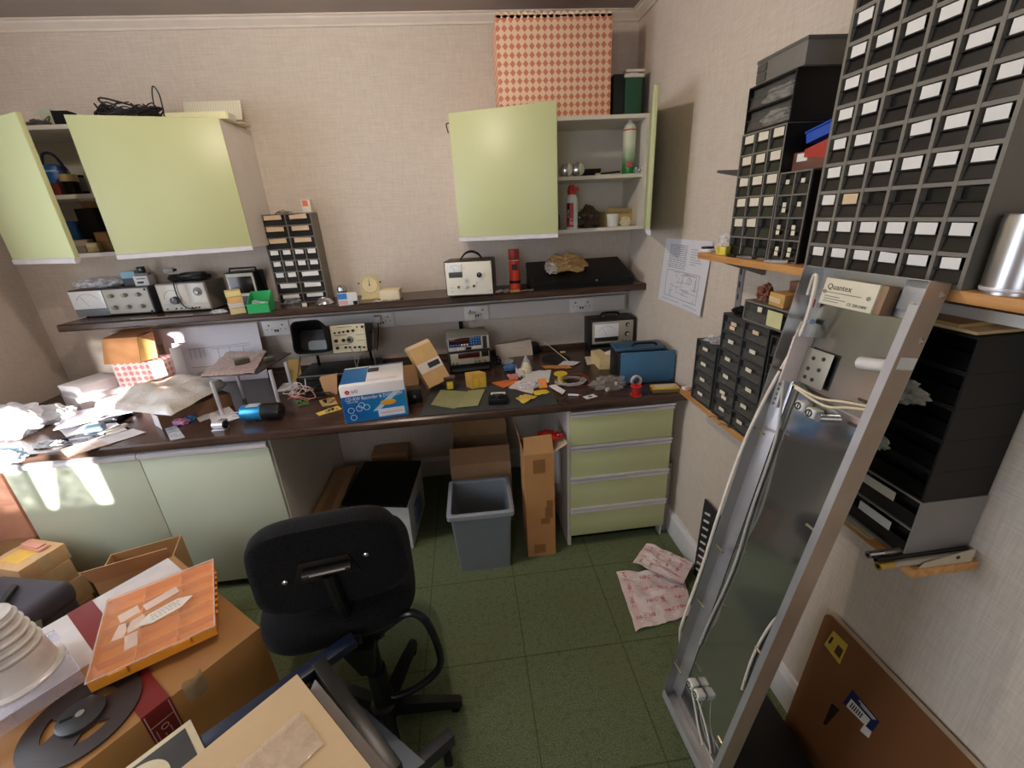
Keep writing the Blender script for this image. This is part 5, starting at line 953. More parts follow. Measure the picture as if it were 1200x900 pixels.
q = lay(746, 453, ZC); t = thing('tape_roll', 'white tape roll standing behind the red spool', 'tape', q, .1); MB().ring([[(r*math.cos(a), y, r*math.sin(a)+.028) for y, r in ((0, .02), (0, .028), (.014, .028), (.014, .02))] for a in [2*PI*i/28 for i in range(29)]], caps=False).build('tape', mat((220, 210, 200), .5), t); MB().ring([[(r*math.cos(a), y, r*math.sin(a)+.028) for y, r in ((.001, .0175), (.001, .0198), (.013, .0198), (.013, .0175))] for a in [2*PI*i/28 for i in range(29)]], caps=False).build('core_ring', CARD, t)
f = fb((765, 461.5), (796, 460), (764, 454), ZC); w_ = f[2]; t = thing('parts_tin', 'low yellow tin with white label lid at the right worktop edge', 'tin', f[0], f[1]); MB().box((-w_/2, 0, 0), (w_/2, .05, .016), .004, seg=3).build('tin_base', mat((140, 126, 84), .3, alpha=.8), t); MB().box((-w_/2-.002, -.002, .016), (w_/2+.002, .052, .028), .008, seg=4).build('yellow_lid', mat((226, 180, 70), .4), t); MB().box((-w_*.4, .008, .028), (w_*.4, .042, .0295), .001).build('white_label', mat((224, 212, 196), .5), t)
# ================================================================== UNDER THE BENCH
def carton(name, label, a, b, h, m, z0=0, rz=0, tape=True, group=None):
    t = thing(name, label, 'carton', ((a[0]+b[0])/2, a[1], z0), rz, group); w = abs(b[0]-a[0])/2; d = b[1]-a[1]
    MB().box((-w, 0, 0), (w, d, h), .002).build('box_body', m, t)
    if tape: MB().box((-.025, -.001, h*.6), (.025, d*.9, h+.0008)).build('packing_tape', mat((170, 128, 84), .35), t, smooth=0)
    return t
q = [lay(*p, .30) for p in ((400, 590), (476, 592), (493, 540), (428, 541))]; c0 = sum(q, V((0, 0, 0)))/4
t = thing('storage_box', 'white storage box with a wide flat black lid under the worktop', 'storage box', (c0.x, c0.y, 0)); g = [V((p.x-c0.x, p.y-c0.y, 0)) for p in q]
MB().hull([(p.x*.84+.02, p.y*.92, 0) for p in g], [(p.x*.9+.02, p.y*.95, .283) for p in g]).build('tub', mat((226, 226, 230), .35), t, smooth=0)
MB().hull([(p.x*1.0, p.y*1.0, .284) for p in g], [(p.x*1.0, p.y*1.0, .302) for p in g]).build('lid', mat((8, 8, 9), .55, spec=.25), t, smooth=0)
e = g[1].lerp(g[2], .25)*.88; e.x += .022; e2 = g[1].lerp(g[2], .6)*.9; e2.x += .022
MB().hull([(e.x+.004, e.y, .08), (e2.x+.004, e2.y, .08), (e2.x-.004, e2.y, .08), (e.x-.004, e.y, .08)], [(e.x+.012, e.y, .2), (e2.x+.012, e2.y, .2), (e2.x, e2.y, .2), (e.x, e.y, .2)]).build('blue_print', mat((110, 130, 170), .5), t, smooth=0)
carton('brown_carton', 'low brown carton squeezed between cupboard side and white storage box', (-.915, 1.95), (-.785, 2.4), .25, CARD)
carton('brown_carton', 'brown carton against the wall behind the black-lidded storage box', (-.70, 2.44), (-.475, 2.57), .285, mat((176, 134, 98), .75))
t = thing('open_carton', 'open brown carton standing behind the grey waste bin', 'carton', (-.015, 2.03, 0), -.03); w = .165; h = .40; d = .33; th = .004
for a0, a1 in (((-w, 0, 0), (w, th, h)), ((-w, d-th, 0), (w, d, h)), ((-w, th, 0), (-w+th, d-th, h)), ((w-th, th, 0), (w, d-th, h))): MB().box(a0, a1).build('side_wall', mat((168, 132, 98), .75), t, smooth=0)
box('base', (-w+th, th, 0), (w-th, d-th, th), CARDIN, t, smooth=0)
MB().hull([(-w, d-th, h), (w, d-th, h), (w, d, h), (-w, d, h)], [(-w, d+.05, h+.15), (w, d+.05, h+.15), (w, d+.054, h+.15), (-w, d+.054, h+.15)]).build('rear_flap', CARDIN, t, smooth=0)
MB().hull([(-w, 0, h), (w, 0, h), (w, th, h), (-w, th, h)], [(-w, .05, h+.075), (w, .05, h+.075), (w, .054, h+.075), (-w, .054, h+.075)]).build('front_flap', mat((150, 112, 80), .8), t, smooth=0)
# bin
GB = mat((132, 138, 144), .4, var=.03)
t = thing('waste_bin', 'grey square plastic waste bin under the worktop', 'bin', (-.031, 1.80, 0), -.02)
b = MB(); R = lambda s, z: [(sx*s, sy*s*.95, z) for sx, sy in ((-1, -1), (1, -1), (1, 1), (-1, 1))]
def rsq(s, z, k=.12, n=4):
    out = []
    for i in range(4):
        cx, cy = ((-1, -1), (1, -1), (1, 1), (-1, 1))[i]; a0 = PI+i*PI/2
        for j in range(n+1):
            a = a0+PI/2*j/n; out.append(((cx*(s-k*s)+k*s*math.cos(a)), (cy*(s-k*s)+k*s*math.sin(a))*.95, z))
    return out
b.ring([rsq(.118, 0), rsq(.126, .0), rsq(.145, .345), rsq(.139, .345), rsq(.121, .008), rsq(.10, .008)]); b.build('bin_body', GB, t)
MB().ring([rsq(.147, .335), rsq(.160, .335), rsq(.160, .357), rsq(.156, .36), rsq(.14, .36), rsq(.14, .335), rsq(.147, .335)], caps=False).build('rim', mat((150, 156, 164), .4), t)
o = MB().blob((0, 0, .05), (.085, .075, .05), .4, 2.5, 17, 4, .0).build('crumpled_waste', mat((120, 110, 92), .7), None, loc=(-.02, 1.81, .0085)); tag(o, 'crumpled rubbish at the bottom of the grey waste bin', 'rubbish')
o = MB().tube([(0, 0, 0), (-.002, 0, .1), (.0, 0, .19)], .006, 8).tube([(.02, -.02, .08), (.03, -.02, .115), (.055, -.02, .12), (.065, -.02, .09)], .005, 8).build('plastic_hook', mat((226, 226, 220), .4), None, loc=(-.115, 1.735, .0085)); tag(o, 'white plastic hook sticking up inside the grey waste bin', 'hook')
# tall carton
t = thing('tall_carton', 'tall narrow brown carton standing beside the drawer unit, flaps open', 'carton', (.262, 1.725, 0), .0); w = .072; h = .605; d = .16; th = .004; KC = mat((196, 142, 88), .7, var=.05)
b = MB(); b.box((-w, 0, 0), (w, th, h)).box((-w, d-th, 0), (w, d, h)).box((-w, th, 0), (-w+th, d-th, h)).box((w-th, th, 0), (w, d-th, h)).box((-w+th, th, 0), (w-th, d-th, th)); b.build('box_body', KC, t, smooth=0)
MB().hull([(-w, 0, h), (w, 0, h), (w, th, h), (-w, th, h)], [(-w+.004, .015, h+.085), (w-.008, .015, h+.09), (w-.008, .019, h+.09), (-w+.004, .019, h+.085)]).build('front_flap', mat((204, 152, 98), .7), t, smooth=0)
MB().hull([(-w, th, h), (-w, d-th, h), (-w+th, d-th, h), (-w+th, th, h)], [(-w-.022, th, h+.11), (-w-.022, d-th, h+.11), (-w-.018, d-th, h+.11), (-w-.018, th, h+.11)]).build('side_flap', KC, t, smooth=0)
MB().hull([(w-th, th, h), (w, th, h), (w, d-th, h), (w-th, d-th, h)], [(w+.065, th, h+.04), (w+.066, th, h+.036), (w+.066, d-th, h+.036), (w+.065, d-th, h+.04)]).build('side_flap', mat((214, 196, 160), .7), t, smooth=0)
TP = mat((156, 108, 66), .35)
for x0, z0, x1, z1 in ((-.03, .5, .028, .575), (.022, .235, .06, .30), (.03, .3, .062, .34), (-.04, .02, .02, .075), (.0, .2, .045, .235)): box('packing_tape', (x0, -.0012, z0), (x1, 0, z1), TP, t, smooth=0)
MB().box((w, .02, .28), (w+.004, .12, .56)).build('white_insert', WHITE, t, smooth=0)
o = MB().blob((0, 0, .0), (.05, .04, .02), .4, 3, 19, 4).build('red_plastic', mat((226, 44, 40), .35), None, loc=(.315, 1.795, .66)); tag(o, 'crumpled red plastic poking out of the tall narrow carton', 'plastic')
o = MB().blob((0, 0, 0), (.018, .014, .012), .3, 3, 20, 3).build('red_bag', mat((206, 36, 36), .3), None, loc=(.375, 1.775, .665)); tag(o, 'small red packet on the side flap of the tall narrow carton', 'packet')
t = thing('leaning_panel', 'narrow dark panel leaning between drawer unit and right wall', 'panel', (.95, 1.80, .0)); MB().hull([(-.02, 0, 0), (.01, 0, 0), (.01, .3, 0), (-.02, .3, 0)], [(0.0, 0, .42), (.012, 0, .42), (.012, .3, .42), (.0, .3, .42)]).build('panel_board', mat((150, 140, 130), .5), t, smooth=0); box('cap_edge', (-.001, -.002, .42), (.013, .3, .425), MGREY, t, smooth=0)
# ================================================================== SWIVEL CHAIR
FAB = N('black_fabric'); _v = FAB.xyz(); _n = FAB.noise(_v, 260, 3); FAB.col(FAB.mix(FAB.ramp(_n, .35, .7), lin((7, 7, 8)), lin((34, 34, 37)))); FAB.set(.95, Specular_IOR_Level=.2, Sheen_Weight=.04); FAB.bump(_n, .6, .003); FAB = FAB.m
PL = mat((20, 20, 22), .35); NAVY = mat((30, 38, 62), .35)
t = thing('swivel_chair', 'black fabric swivel chair seen from behind, with footring and star base', 'chair', (-.42, 1.04, 0))
def cushion(name, w, d, th, M, k=.3, top=1, bulge=.02, n=10):
    """padded slab: superellipse outline, w x d, thickness th, in the xy plane of M"""
    rows = []
    for s, z in ((.86, -th/2), (.96, -th*.46), (1, -th*.2), (1, th*.15), (.965, th*.4), (.8, th*.5), (.4, th*.5+bulge*.8), (.02, th*.5+bulge)):
        r = []
        for i in range(48):
            a = 2*PI*i/48; ca, sa = math.cos(a), math.sin(a); e = 2/4.2
            x = math.copysign(abs(ca)**e, ca)*w/2*s; y = math.copysign(abs(sa)**e, sa)*d/2*s
            if top != 1: x *= 1+(top-1)*(y/d+.5)
            r.append((x, y, z))
        rows.append(r)
    return MB().ring(rows, M=M).build(name, FAB, t, 60)
MS = Matrix.Translation((-.105, .185, .505)) @ Matrix.Rotation(.20, 4, 'Z') @ Matrix.Rotation(.03, 4, 'X')
cushion('seat', .48, .50, .095, MS, bulge=.012)
c_ = V((-.475, 1.045, .735))-V((-.42, 1.04, 0))
MBk = Matrix.Translation(c_) @ Matrix.Rotation(.155, 4, 'Z') @ Matrix.Rotation(PI/2+.07, 4, 'X') @ Matrix.Rotation(PI, 4, 'Y')
cushion('backrest', .45, .315, .075, MBk @ Matrix.Rotation(0, 4, 'Z'), top=.90, bulge=.01)
inv = MBk
bk = lambda x, y, z: inv @ V((x, y, z))
# plates and bar on the rear face (local -z of the cushion faces the viewer)
S = Matrix.Translation(c_) @ Matrix.Rotation(.155, 4, 'Z') @ Matrix.Rotation(.07, 4, 'X')
hb = MB().hull([(-.10, -.041, -.03), (.085, -.041, -.03), (.085, -.034, -.03), (-.10, -.034, -.03)], [(-.07, -.041, .045), (.06, -.041, .045), (.06, -.034, .045), (-.07, -.034, .045)], M=S); hb.build('back_plate', PL, t)
MB().cyl((-.065, -.05, .008), (.065, -.05, .008), .013, seg=16, M=S).build('hinge_barrel', mat((44, 36, 32), .3), t); MB().cyl((-.045, -.062, .012), (.05, -.062, .012), .003, seg=8, M=S).build('hinge_pin', SILV, t)
for x, z in ((-.118, -.012), (.108, .024)): MB().lathe([(0, .038), (.0085, .038), (.0085, .041), (.004, .044), (0, .0435)], 16, S @ Matrix.Translation((x, 0, z)) @ Matrix.Rotation(PI/2, 4, 'X')).build('screw', SILV, t)
MB().tube([S @ V((.0, -.052, -.005)), S @ V((.005, -.056, -.08)), S @ V((.01, -.05, -.16)), S @ V((.015, -.02, -.225)), S @ V((.02, .04, -.255)), S @ V((.01, .12, -.262))], .017, 8).build('back_bar', PL, t)
# mechanism, column and base
MB().box((-.08, -.02, .42), (.05, .24, .455), .006, Matrix.Rotation(.2, 4, 'Z')).build('seat_mechanism', PL, t); MB().hull([(-.03, -.05, .3), (.012, -.05, .3), (.012, .02, .3), (-.03, .02, .3)], [(-.07, -.06, .425), (.03, -.06, .425), (.03, .03, .425), (-.07, .03, .425)]).build('height_lever_box', PL, t)
MB().cyl((0, 0, .06), (0, 0, .42), .024, seg=20).build('gas_column', BLACK, t); MB().cyl((0, 0, .07), (0, 0, .26), .032, seg=20).build('column_sleeve', PL, t)
MB().lathe([(0, .04), (.05, .04), (.055, .055), (.045, .09), (.03, .1), (0, .1)]).build('hub', PL, t)
for a in (-.02, 1.30, 2.63, 3.88, 5.10):
    ca, sa = math.cos(a), math.sin(a); nx, ny = -sa, ca; lg = MB()
    rws = []
    for s_, hw, z0, z1 in ((.03, .024, .045, .088), (.16, .021, .038, .076), (.262, .018, .030, .058), (.27, .012, .032, .052)):
        rws.append([(ca*s_+nx*hw, sa*s_+ny*hw, z0), (ca*s_-nx*hw, sa*s_-ny*hw, z0), (ca*s_-nx*hw*.7, sa*s_-ny*hw*.7, z1), (ca*s_+nx*hw*.7, sa*s_+ny*hw*.7, z1)])
    o = lg.ring(rws).build('leg', PL, t)
    MB().cyl((ca*.245-nx*.012, sa*.245-ny*.012, .016), (ca*.245+nx*.012, sa*.245+ny*.012, .016), .0155, seg=16).build('castor', DARK, o)
lp = [(.015, 0, .399), (.075, 0, .45), (.145, 0, .488), (.195, 0, .43), (.218, 0, .27), (.19, 0, .195), (.115, 0, .135), (.04, 0, .11), (.0, 0, .13)]
MB().tube(lp, .0125, 10).build('tube_loop', mat((26, 27, 32), .25), t); MB().cyl((.0, 0, .393), (.045, 0, .42), .017, seg=14).build('loop_socket', PL, t)
# ================================================================== FOREGROUND LEFT
C1 = V((-.734, 1.049, 0)); D_ = V((-.779, .627, 0)); N_ = V((-.683, -.73, 0)); N_ = V((-D_.y, D_.x, 0)).normalized(); D_ = D_.normalized()
if N_.y > 0: N_ = -N_
ang = math.atan2(-N_.y, -N_.x)                                    # local x runs from far end to C1 along the front face, local y = D_
t = thing('big_carton', 'big brown carton with maroon printed tape in the left foreground', 'carton', C1, ang); L, Wd, H = .80, .62, .50; KB_ = mat((176, 126, 70), .6, var=.06, scale=5)
MB().box((-L, 0, 0), (0, Wd, H), .003).build('box_body', KB_, t)
MB().box((-L, Wd*.52, H), (-.02, Wd-.002, H+.003)).build('lit_flap', mat((214, 204, 202), .6), t, smooth=0)  # pale slab paints the light falling on the back half of the top
MAR = mat((128, 40, 40), .3); px = -.275
tb = MB().box((px-.032, -.0015, .05), (px+.032, 0, H), M=None).box((px-.032, 0, H), (px+.032, Wd, H+.0042)).build('maroon_tape', MAR, t, smooth=0)
TL_ = mat((206, 168, 160), .5); b = MB()
for x in (-.027, .027): b.box((px+x-.0012, -.0022, .06), (px+x+.0012, -.0014, H))
for i in range(7): b.box((px-.027, -.0022, .08+i*.062), (px+.027, -.0014, .0822+i*.062))
o = b.build('tape_lines', TL_, tb, smooth=0); o['kind'] = 'stuff'
b = MB()
for i in range(6):
    for k in range(3): b.box((px-.02+.014*k, -.0022, .09+i*.062), (px-.018+.014*k, -.0014, .10+i*.062+.024*((k+i) % 3)/2))
    b.tube([(px+.0+.008*math.cos(q_), -.002, .122+i*.062+.008*math.sin(q_)) for q_ in [2*PI*j/12 for j in range(12)]], .0012, 4, 1, True)
o = b.build('tape_print', TL_, tb, smooth=0); o['kind'] = 'stuff'
MB().sheet(lambda u, v: ((px+.06+.05*u), -.004-.004*math.sin(5*u), H-.06+.075*v+.008*math.sin(7*u)), 5, 5, .0006).build('torn_tape', mat((214, 188, 150), .3), t)
# film reel
def onbox(px_, py_, z): p = P(px_, py_, z=z); return p
q = onbox(95, 838, .515); R = .122
RB = mat((58, 46, 44), .4); q.z = .5045
t = thing('film_reel', 'dark brown film reel lying on the big carton under the orange case', 'reel', q, .4)
def annulus(r0, r1, z0, z1, n=48): return [[(r*math.cos(a), r*math.sin(a), z) for r, z in ((r0, z0), (r1, z0), (r1, z1), (r0, z1), (r0, z0))] for a in [2*PI*i/n for i in range(n+1)]]
MB().ring(annulus(R*.64, R, 0, .004), closed=False, caps=False).build('outer_ring', RB, t); MB().lathe([(0, 0), (R*.42, 0), (R*.42, .006), (0, .006)]).build('hub_disc', RB, t)
for k in range(3):
    a = 2*PI*k/3; M = Matrix.Rotation(a, 4, 'Z'); MB().hull([(R*.3, -.035, 0), (R*.80, -.05, 0), (R*.80, .05, 0), (R*.3, .035, 0)], [(R*.3, -.035, .0042), (R*.80, -.05, .0042), (R*.80, .05, .0042), (R*.3, .035, .0042)], M=M).build('spoke', RB, t, smooth=0)
MB().lathe([(.0, .006), (.05, .006), (.05, .014), (.044, .016), (0, .016)]).build('centre_cap', mat((52, 52, 54), .35), t); MB().lathe([(.006, .016), (.009, .016), (.009, .019), (.006, .019)]).build('spindle_ring', mat((170, 168, 160), .4, .5), t)
box('key_slot', (-.04, -.004, .0155), (-.015, .004, .0166), DARK, t, smooth=0)
# orange organiser
zt = .562; tp = [P(*q_, z=zt) for q_ in ((100, 800), (255, 733), (232, 662), (108, 712))]; A = tp[0]; e1 = (tp[1]-tp[0]+tp[2]-tp[3])/2; e2 = (tp[3]-tp[0]+tp[2]-tp[1])/2
t = thing('organiser_case', 'orange compartment case with clear lid lying on the big carton', 'case', (A.x, A.y, .5225), math.atan2(e1.y, e1.x)); w, d = e1.length, e2.length; hh = zt-.5225
OR = mat((250, 166, 56), .35, var=.03); ORC = N('orange_clear'); ORC.col(lin((240, 150, 70))); ORC.set(.2); ORC.b.inputs['Alpha'].default_value = .9; ORC = ORC.m
b = MB(); k = .004; b.box((0, 0, 0), (w, d, k)).box((0, 0, k), (w, k, hh*.8)).box((0, d-k, k), (w, d, hh*.8)).box((0, k, k), (k, d-k, hh*.8)).box((w-k, k, k), (w, d-k, hh*.8)); b.build('tray', OR, t, smooth=0)
b = MB()
for i in range(1, 5): b.box((k, d*i/5-.001, k), (w-k, d*i/5+.001, hh*.72))
for i in range(1, 3): b.box((w*i/3-.001, k, k), (w*i/3+.001, d-k, hh*.72))
o = b.build('dividers', mat((244, 172, 100), .4), t, smooth=0); o['kind'] = 'stuff'
MB().box((-.003, -.003, hh*.8), (w+.003, d+.003, hh), .006, seg=3).build('clear_lid', mat((255, 204, 160), .12, var=.04, scale=6, alpha=.2), t)
MB().tube([(-.001, -.001, hh*.92), (w+.001, -.001, hh*.92), (w+.001, d+.001, hh*.92), (-.001, d+.001, hh*.92)], .0025, 6, 1, True).build('lid_edge', mat((250, 226, 226), .2), t)
for x in (w*.22, w*.72): MB().box((x-.02, -.008, hh*.35), (x+.02, -.002, hh*.9), .002).build('latch', OR, t)
for i in range(8): MB().cyl((w+.004, d*.18+i*d*.085, hh*.62), (w+.004, d*.18+i*d*.085+.012, hh*.62), .005, seg=8).build('hinge_knuckle', OR, t)
for i, (u, v, a_, b_, rz) in enumerate(((.22, .68, .05, .04, .3), (.3, .5, .045, .05, .2), (.18, .48, .03, .06, -.2), (.28, .3, .03, .06, .1), (.5, .72, .09, .035, .35))):
    o = MB().box((-a_/2, -b_/2, 0), (a_/2, b_/2, .0008)).build('paper_slip', mat((236, 230, 232), .6), t, smooth=0); o.location = (u*w, v*d, hh*.74); o.rotation_euler.z = rz
o = MB().ring([[(.075*math.cos(a), .028*math.sin(a), z) for a in [2*PI*i/6 for i in range(6)]] for z in (0, .0008)]).build('hand_written_label', mat((232, 220, 206), .6), t, smooth=0); o.location = (.56*w, .47*d, hh+.0004); o.rotation_euler.z = .25
b = MB(); rr2 = random.Random(3)
for j in range(3):
    x = -.035
    while x < .035:
        b.tube([(x, .012-.011*j, .001), (x+.003, .014-.011*j, .001), (x+.005, .010-.011*j, .001)], .0006, 4, 2); x += rr2.uniform(.006, .012)
ob = b.build('handwriting', INK, o, smooth=0); ob['kind'] = 'stuff'
# clear tray, tubs
t = thing('clear_tray', 'clear plastic tray lying on the big carton at the left edge', 'tray', P(4, 806, z=.56).xy.to_3d()+V((0, 0, .521)), ang); CT = clear('tray_plastic', (228, 226, 242), .3, .08, 6)
k = .003; L2, W2_ = .25, .24; b = MB(); b.box((-L2/2, -W2_/2, .04), (L2/2, W2_/2, .043)).box((-L2/2, -W2_/2, 0), (L2/2, -W2_/2+k, .04)).box((-L2/2, W2_/2-k, 0), (L2/2, W2_/2, .04)).box((L2/2-k, -W2_/2+k, 0), (L2/2, W2_/2-k, .04)).box((-L2/2, -W2_/2+k, 0), (-L2/2+k, W2_/2-k, .04)); b.build('tray_shell', CT, t, smooth=0)
MB().tube([(-L2/2, -W2_/2, .042), (L2/2, -W2_/2, .042), (L2/2, W2_/2, .042), (-L2/2, W2_/2, .042)], .002, 6, 1, True).build('tray_edge', mat((232, 228, 244), .15), t)
q = P(22, 790, z=.57); pr = []
t = thing('plastic_tubs', 'stack of nested milky plastic tubs on the clear tray', 'tubs', (q.x, q.y, .5646))
TB = clear('milky_tub', (236, 230, 226), .95, .25, 8)
for i in range(5):
    z = .085+i*.024; r = .070-.004*i; MB().lathe([(r-.006, z), (r, z+.004), (r+.004, z+.006), (r+.004, z+.010), (r-.002, z+.012), (r-.006, z+.0235)], 36).build('tub', TB, t)
MB().lathe([(0, 0), (.09, 0), (.092, .006), (.088, .010), (.080, .012), (.072, .084), (.066, .085)], 36).build('tub', TB, t)
MB().lathe([(0, .2), (.048, .2), (.052, .206), (.03, .208), (0, .208)], 32).build('base_tub', TB, t)
# box cluster at the cupboard
A = V((-1.50, 1.40, 0)); B_ = V((-1.27, 1.478, 0)); e = (B_-A); rz = math.atan2(e.y, e.x); w = e.length
t = thing('open_carton', 'open brown carton between big carton and green cupboard', 'carton', A, rz); h = .44; d = .17; th = .004
for a0, a1 in (((0, 0, 0), (w, th, h)), ((0, d-th, 0), (w, d, h)), ((0, th, 0), (th, d-th, h)), ((w-th, th, 0), (w, d-th, h))): MB().box(a0, a1).build('side_wall', CARD, t, smooth=0)
box('base', (th, th, 0), (w-th, d-th, th), CARDIN, t, smooth=0)
MB().hull([(0, 0, h), (w, 0, h), (w, th, h), (0, th, h)], [(-.01, -.02, h+.075), (w+.01, -.02, h+.075), (w+.01, -.016, h+.075), (-.01, -.016, h+.075)]).build('front_flap', mat((200, 152, 112), .7), t, smooth=0)
SAL = mat((228, 164, 136), .7)
carton('salmon_carton', 'salmon coloured carton wedged between green cupboard and left wall', (-2.33, 1.765), (-2.02, 2.25), .36, SAL, .4225, tape=False); carton('brown_carton', 'brown carton on the floor under the salmon carton by the left wall', (-2.33, 1.77), (-2.03, 2.25), .42, CARD, 0, tape=False)
cx, cy = -1.935, 1.606
for i, (w, h, d, m, lb) in enumerate(((.24, .17, .19, mat((150, 112, 76), .7), 'lowest carton of the stack before the left end of the green cupboard'), (.22, .11, .18, mat((196, 160, 122), .7), 'second carton from the floor in the stack before the green cupboard'), (.21, .09, .17, mat((206, 172, 134), .7), 'third carton from the floor in the stack before the green cupboard'), (.19, .075, .16, mat((222, 178, 132), .7), 'uppermost carton with yellow label in the stack before the green cupboard'))):
    z = (0, .1705, .281, .3715)[i]
    t = thing('stacked_carton', lb, 'carton', (cx+.010*(i % 2), cy+.004*i, z), -.42+.10*(i % 2), 'cartons stacked before the green cupboard'); MB().box((-w/2, -d/2, 0), (w/2, d/2, h), .002).build('box_body', m, t); MB().box((-w/2-.0006, -.02, h*.2), (w/2+.0006, .02, h+.0007)).build('packing_tape', mat((214, 180, 140), .35), t, smooth=0)
    if i == 3: MB().box((-.06, -.05, h), (.04, .02, h+.0012)).build('yellow_label', mat((240, 196, 96), .6), t, smooth=0)
t = thing('note_pad', 'small pink folded packet on top of the carton stack by the cupboard', 'packet', (cx+.02, cy+.05, .4482), -.4); MB().box((-.06, -.02, 0), (.06, .02, .012), .004).build('packet_body', mat((236, 178, 158), .6), t); MB().box((-.058, -.018, .012), (.05, .015, .02), .004).build('upper_fold', mat((226, 160, 140), .6), t)
carton('brown_carton', 'brown carton on the floor underneath the camera bag', (-1.90, 1.23), (-1.60, 1.455), .20, CARD, 0)
t = thing('camera_bag', 'dark padded camera bag with straps at the left edge of the photo', 'bag', (-1.74, 1.345, .2015), -.25); BG = mat((58, 54, 64), .7, bump=.3); BG2 = mat((176, 172, 184), .6)
MB().box((-.19, -.10, 0), (.15, .10, .23), .04, seg=4).build('bag_body', BG, t); MB().box((-.195, -.115, .17), (.155, .105, .27), .035, seg=4).build('top_flap', mat((66, 62, 74), .6), t); MB().box((-.15, -.14, .03), (.06, -.09, .16), .02, seg=3).build('front_pocket', mat((70, 66, 76), .7), t)
for x0, x1 in ((-.12, .10), (-.02, .15), (-.16, .04)): MB().tube([(x0, .04, .276), ((x0+x1)/2, -.06, .284), (x1, -.125, .235), (x1+.01, -.135, .1)], .013, 6).build('strap', BG2 if x0 != -.02 else mat((24, 23, 27), .6), t)
MB().tube([(.155, -.05, .04), (.17, -.06, .14), (.16, -.04, .22)], .014, 6).build('strap', mat((120, 132, 112), .7), t)
t = thing('grey_pouch', 'pale grey cloth pouch standing at the right of the camera bag', 'pouch', (-1.525, 1.335, 0)); MB().blob((0, 0, .19), (.03, .04, .19), .2, 2, 23, 4, 0).build('pouch_cloth', mat((176, 174, 162), .8, bump=.2), t); MB().tube([(-.02, -.04, .37), (0, -.055, .385), (.025, -.04, .36)], .005, 6).build('drawstring', BG, t)
t = thing('tan_flap_box', 'small tan carton with raised flap in front of the grey pouch', 'carton', (-1.55, 1.135, 0), .89); MB().box((-.05, -.03, 0), (.05, .05, .41), .002).build('box_body', CARD, t); MB().hull([(-.05, -.03, .41), (.05, -.03, .41), (.05, -.026, .41), (-.05, -.026, .41)], [(-.04, -.05, .47), (.05, -.05, .46), (.05, -.046, .46), (-.04, -.046, .47)]).build('flap', mat((206, 164, 116), .7), t, smooth=0)
# ================================================================== STEEL STAND WITH CREAM BOX
za = .50
A0, A1 = P(428, 740, z=za), P(222, 886, z=za); Bq0, Bq1 = P(368, 781, z=za), P(462, 915, z=za)
t = thing('steel_stand', 'dark square-tube steel stand in the foreground carrying the cream carton', 'stand', (Bq0.x, Bq0.y, 0)); o_ = t.location
def bar(p, q_, w, h, m, name, parent=t):
    p, q_ = V(p)-V((o_.x, o_.y, 0)), V(q_)-V((o_.x, o_.y, 0)); d = q_-p; L = d.length; rot = d.to_track_quat('X', 'Z').to_matrix().to_4x4()
    return MB().box((0, -w/2, -h/2), (L, w/2, h/2), .0025, Matrix.Translation(p) @ rot).build(name, m, parent)
A0 = A0+(A1-A0).normalized()*.035
bar(A0, A1, .04, .03, NAVY, 'top_bar'); bar(Bq0+V((.012, .004, .004)), Bq1+V((.004, .010, .005)), .036, .03, mat((46, 44, 42), .35), 'top_bar')
fz = .0
F0 = V((Bq0.x, Bq0.y, .02)); bar((Bq0.x+.01, Bq0.y-.03, .0), (Bq0.x+.01, Bq0.y-.03, .485), .03, .03, PL, 'upright')
far = A1+(A1-A0)*.0; bar((far.x+.02, far.y+.0, 0), (far.x+.02, far.y+.0, .485), .03, .03, PL, 'upright'); bar((Bq1.x-.0, Bq1.y+.01, 0), (Bq1.x-.0, Bq1.y+.01, .485), .03, .03, PL, 'upright')
g0, g1 = P(470, 915, z=.10), P(530, 862, z=.10); bar(g0+(g0-g1)*.5, g1, .035, .05, mat((52, 54, 60), .4), 'foot_bar'); bar((g1.x-.02, g1.y-.02, 0), (g1.x-.02, g1.y-.02, .08), .025, .025, PL, 'foot')
MB().box((-.008, -.004, -.02), (.02, .004, .014), M=Matrix.Translation(A0-V((o_.x, o_.y, 0)))).build('end_cap', PL, t)
sp = [P(*q_, z=.16) for q_ in ((420, 824), (498, 893), (455, 925), (412, 832))]
MB().hull([(p.x-o_.x, p.y-o_.y, .155) for p in sp], [(p.x-o_.x, p.y-o_.y, .16) for p in sp]).build('shelf_plate', mat((104, 112, 122), .35, .4), t, smooth=0)
zt = .575; bx = [P(*q_, z=zt) for q_ in ((348, 790), (222, 892), (432, 905))]; e1, e2 = bx[1]-bx[0], bx[2]-bx[0]; e2 = e2-e1*(e2.dot(e1)/e1.dot(e1)); u1, u2 = e1.normalized(), e2.normalized(); L1, L2 = .40, .36
t = thing('cream_carton', 'flat cream carton with clear tape on the steel stand in the foreground', 'carton', (bx[0].x, bx[0].y, .5155)); CC = mat((216, 184, 142), .6, var=.03)
z0 = [(0, 0), (1, 0), (1, 1), (0, 1)]; bot = [u1*L1*a+u2*L2*b for a, b in z0]
MB().hull([(p.x, p.y, 0) for p in bot], [(p.x, p.y, zt-.5155) for p in bot]).build('box_body', CC, t, smooth=0)
MT_ = Matrix(((u1.x, u2.x, 0, 0), (u1.y, u2.y, 0, 0), (0, 0, 1, zt-.5155), (0, 0, 0, 1)))
def tp(u, v):
    a, b_ = .04+.22*u, .10+.11*v; return (MT_ @ V((a, b_, .004+.010*abs(noise.noise(V((u*6, v*5, 3)))))))
MB().sheet(tp, 12, 8, .0005).build('clear_tape', clear('crumpled_tape', (236, 216, 190), .4, .06, 25), t)
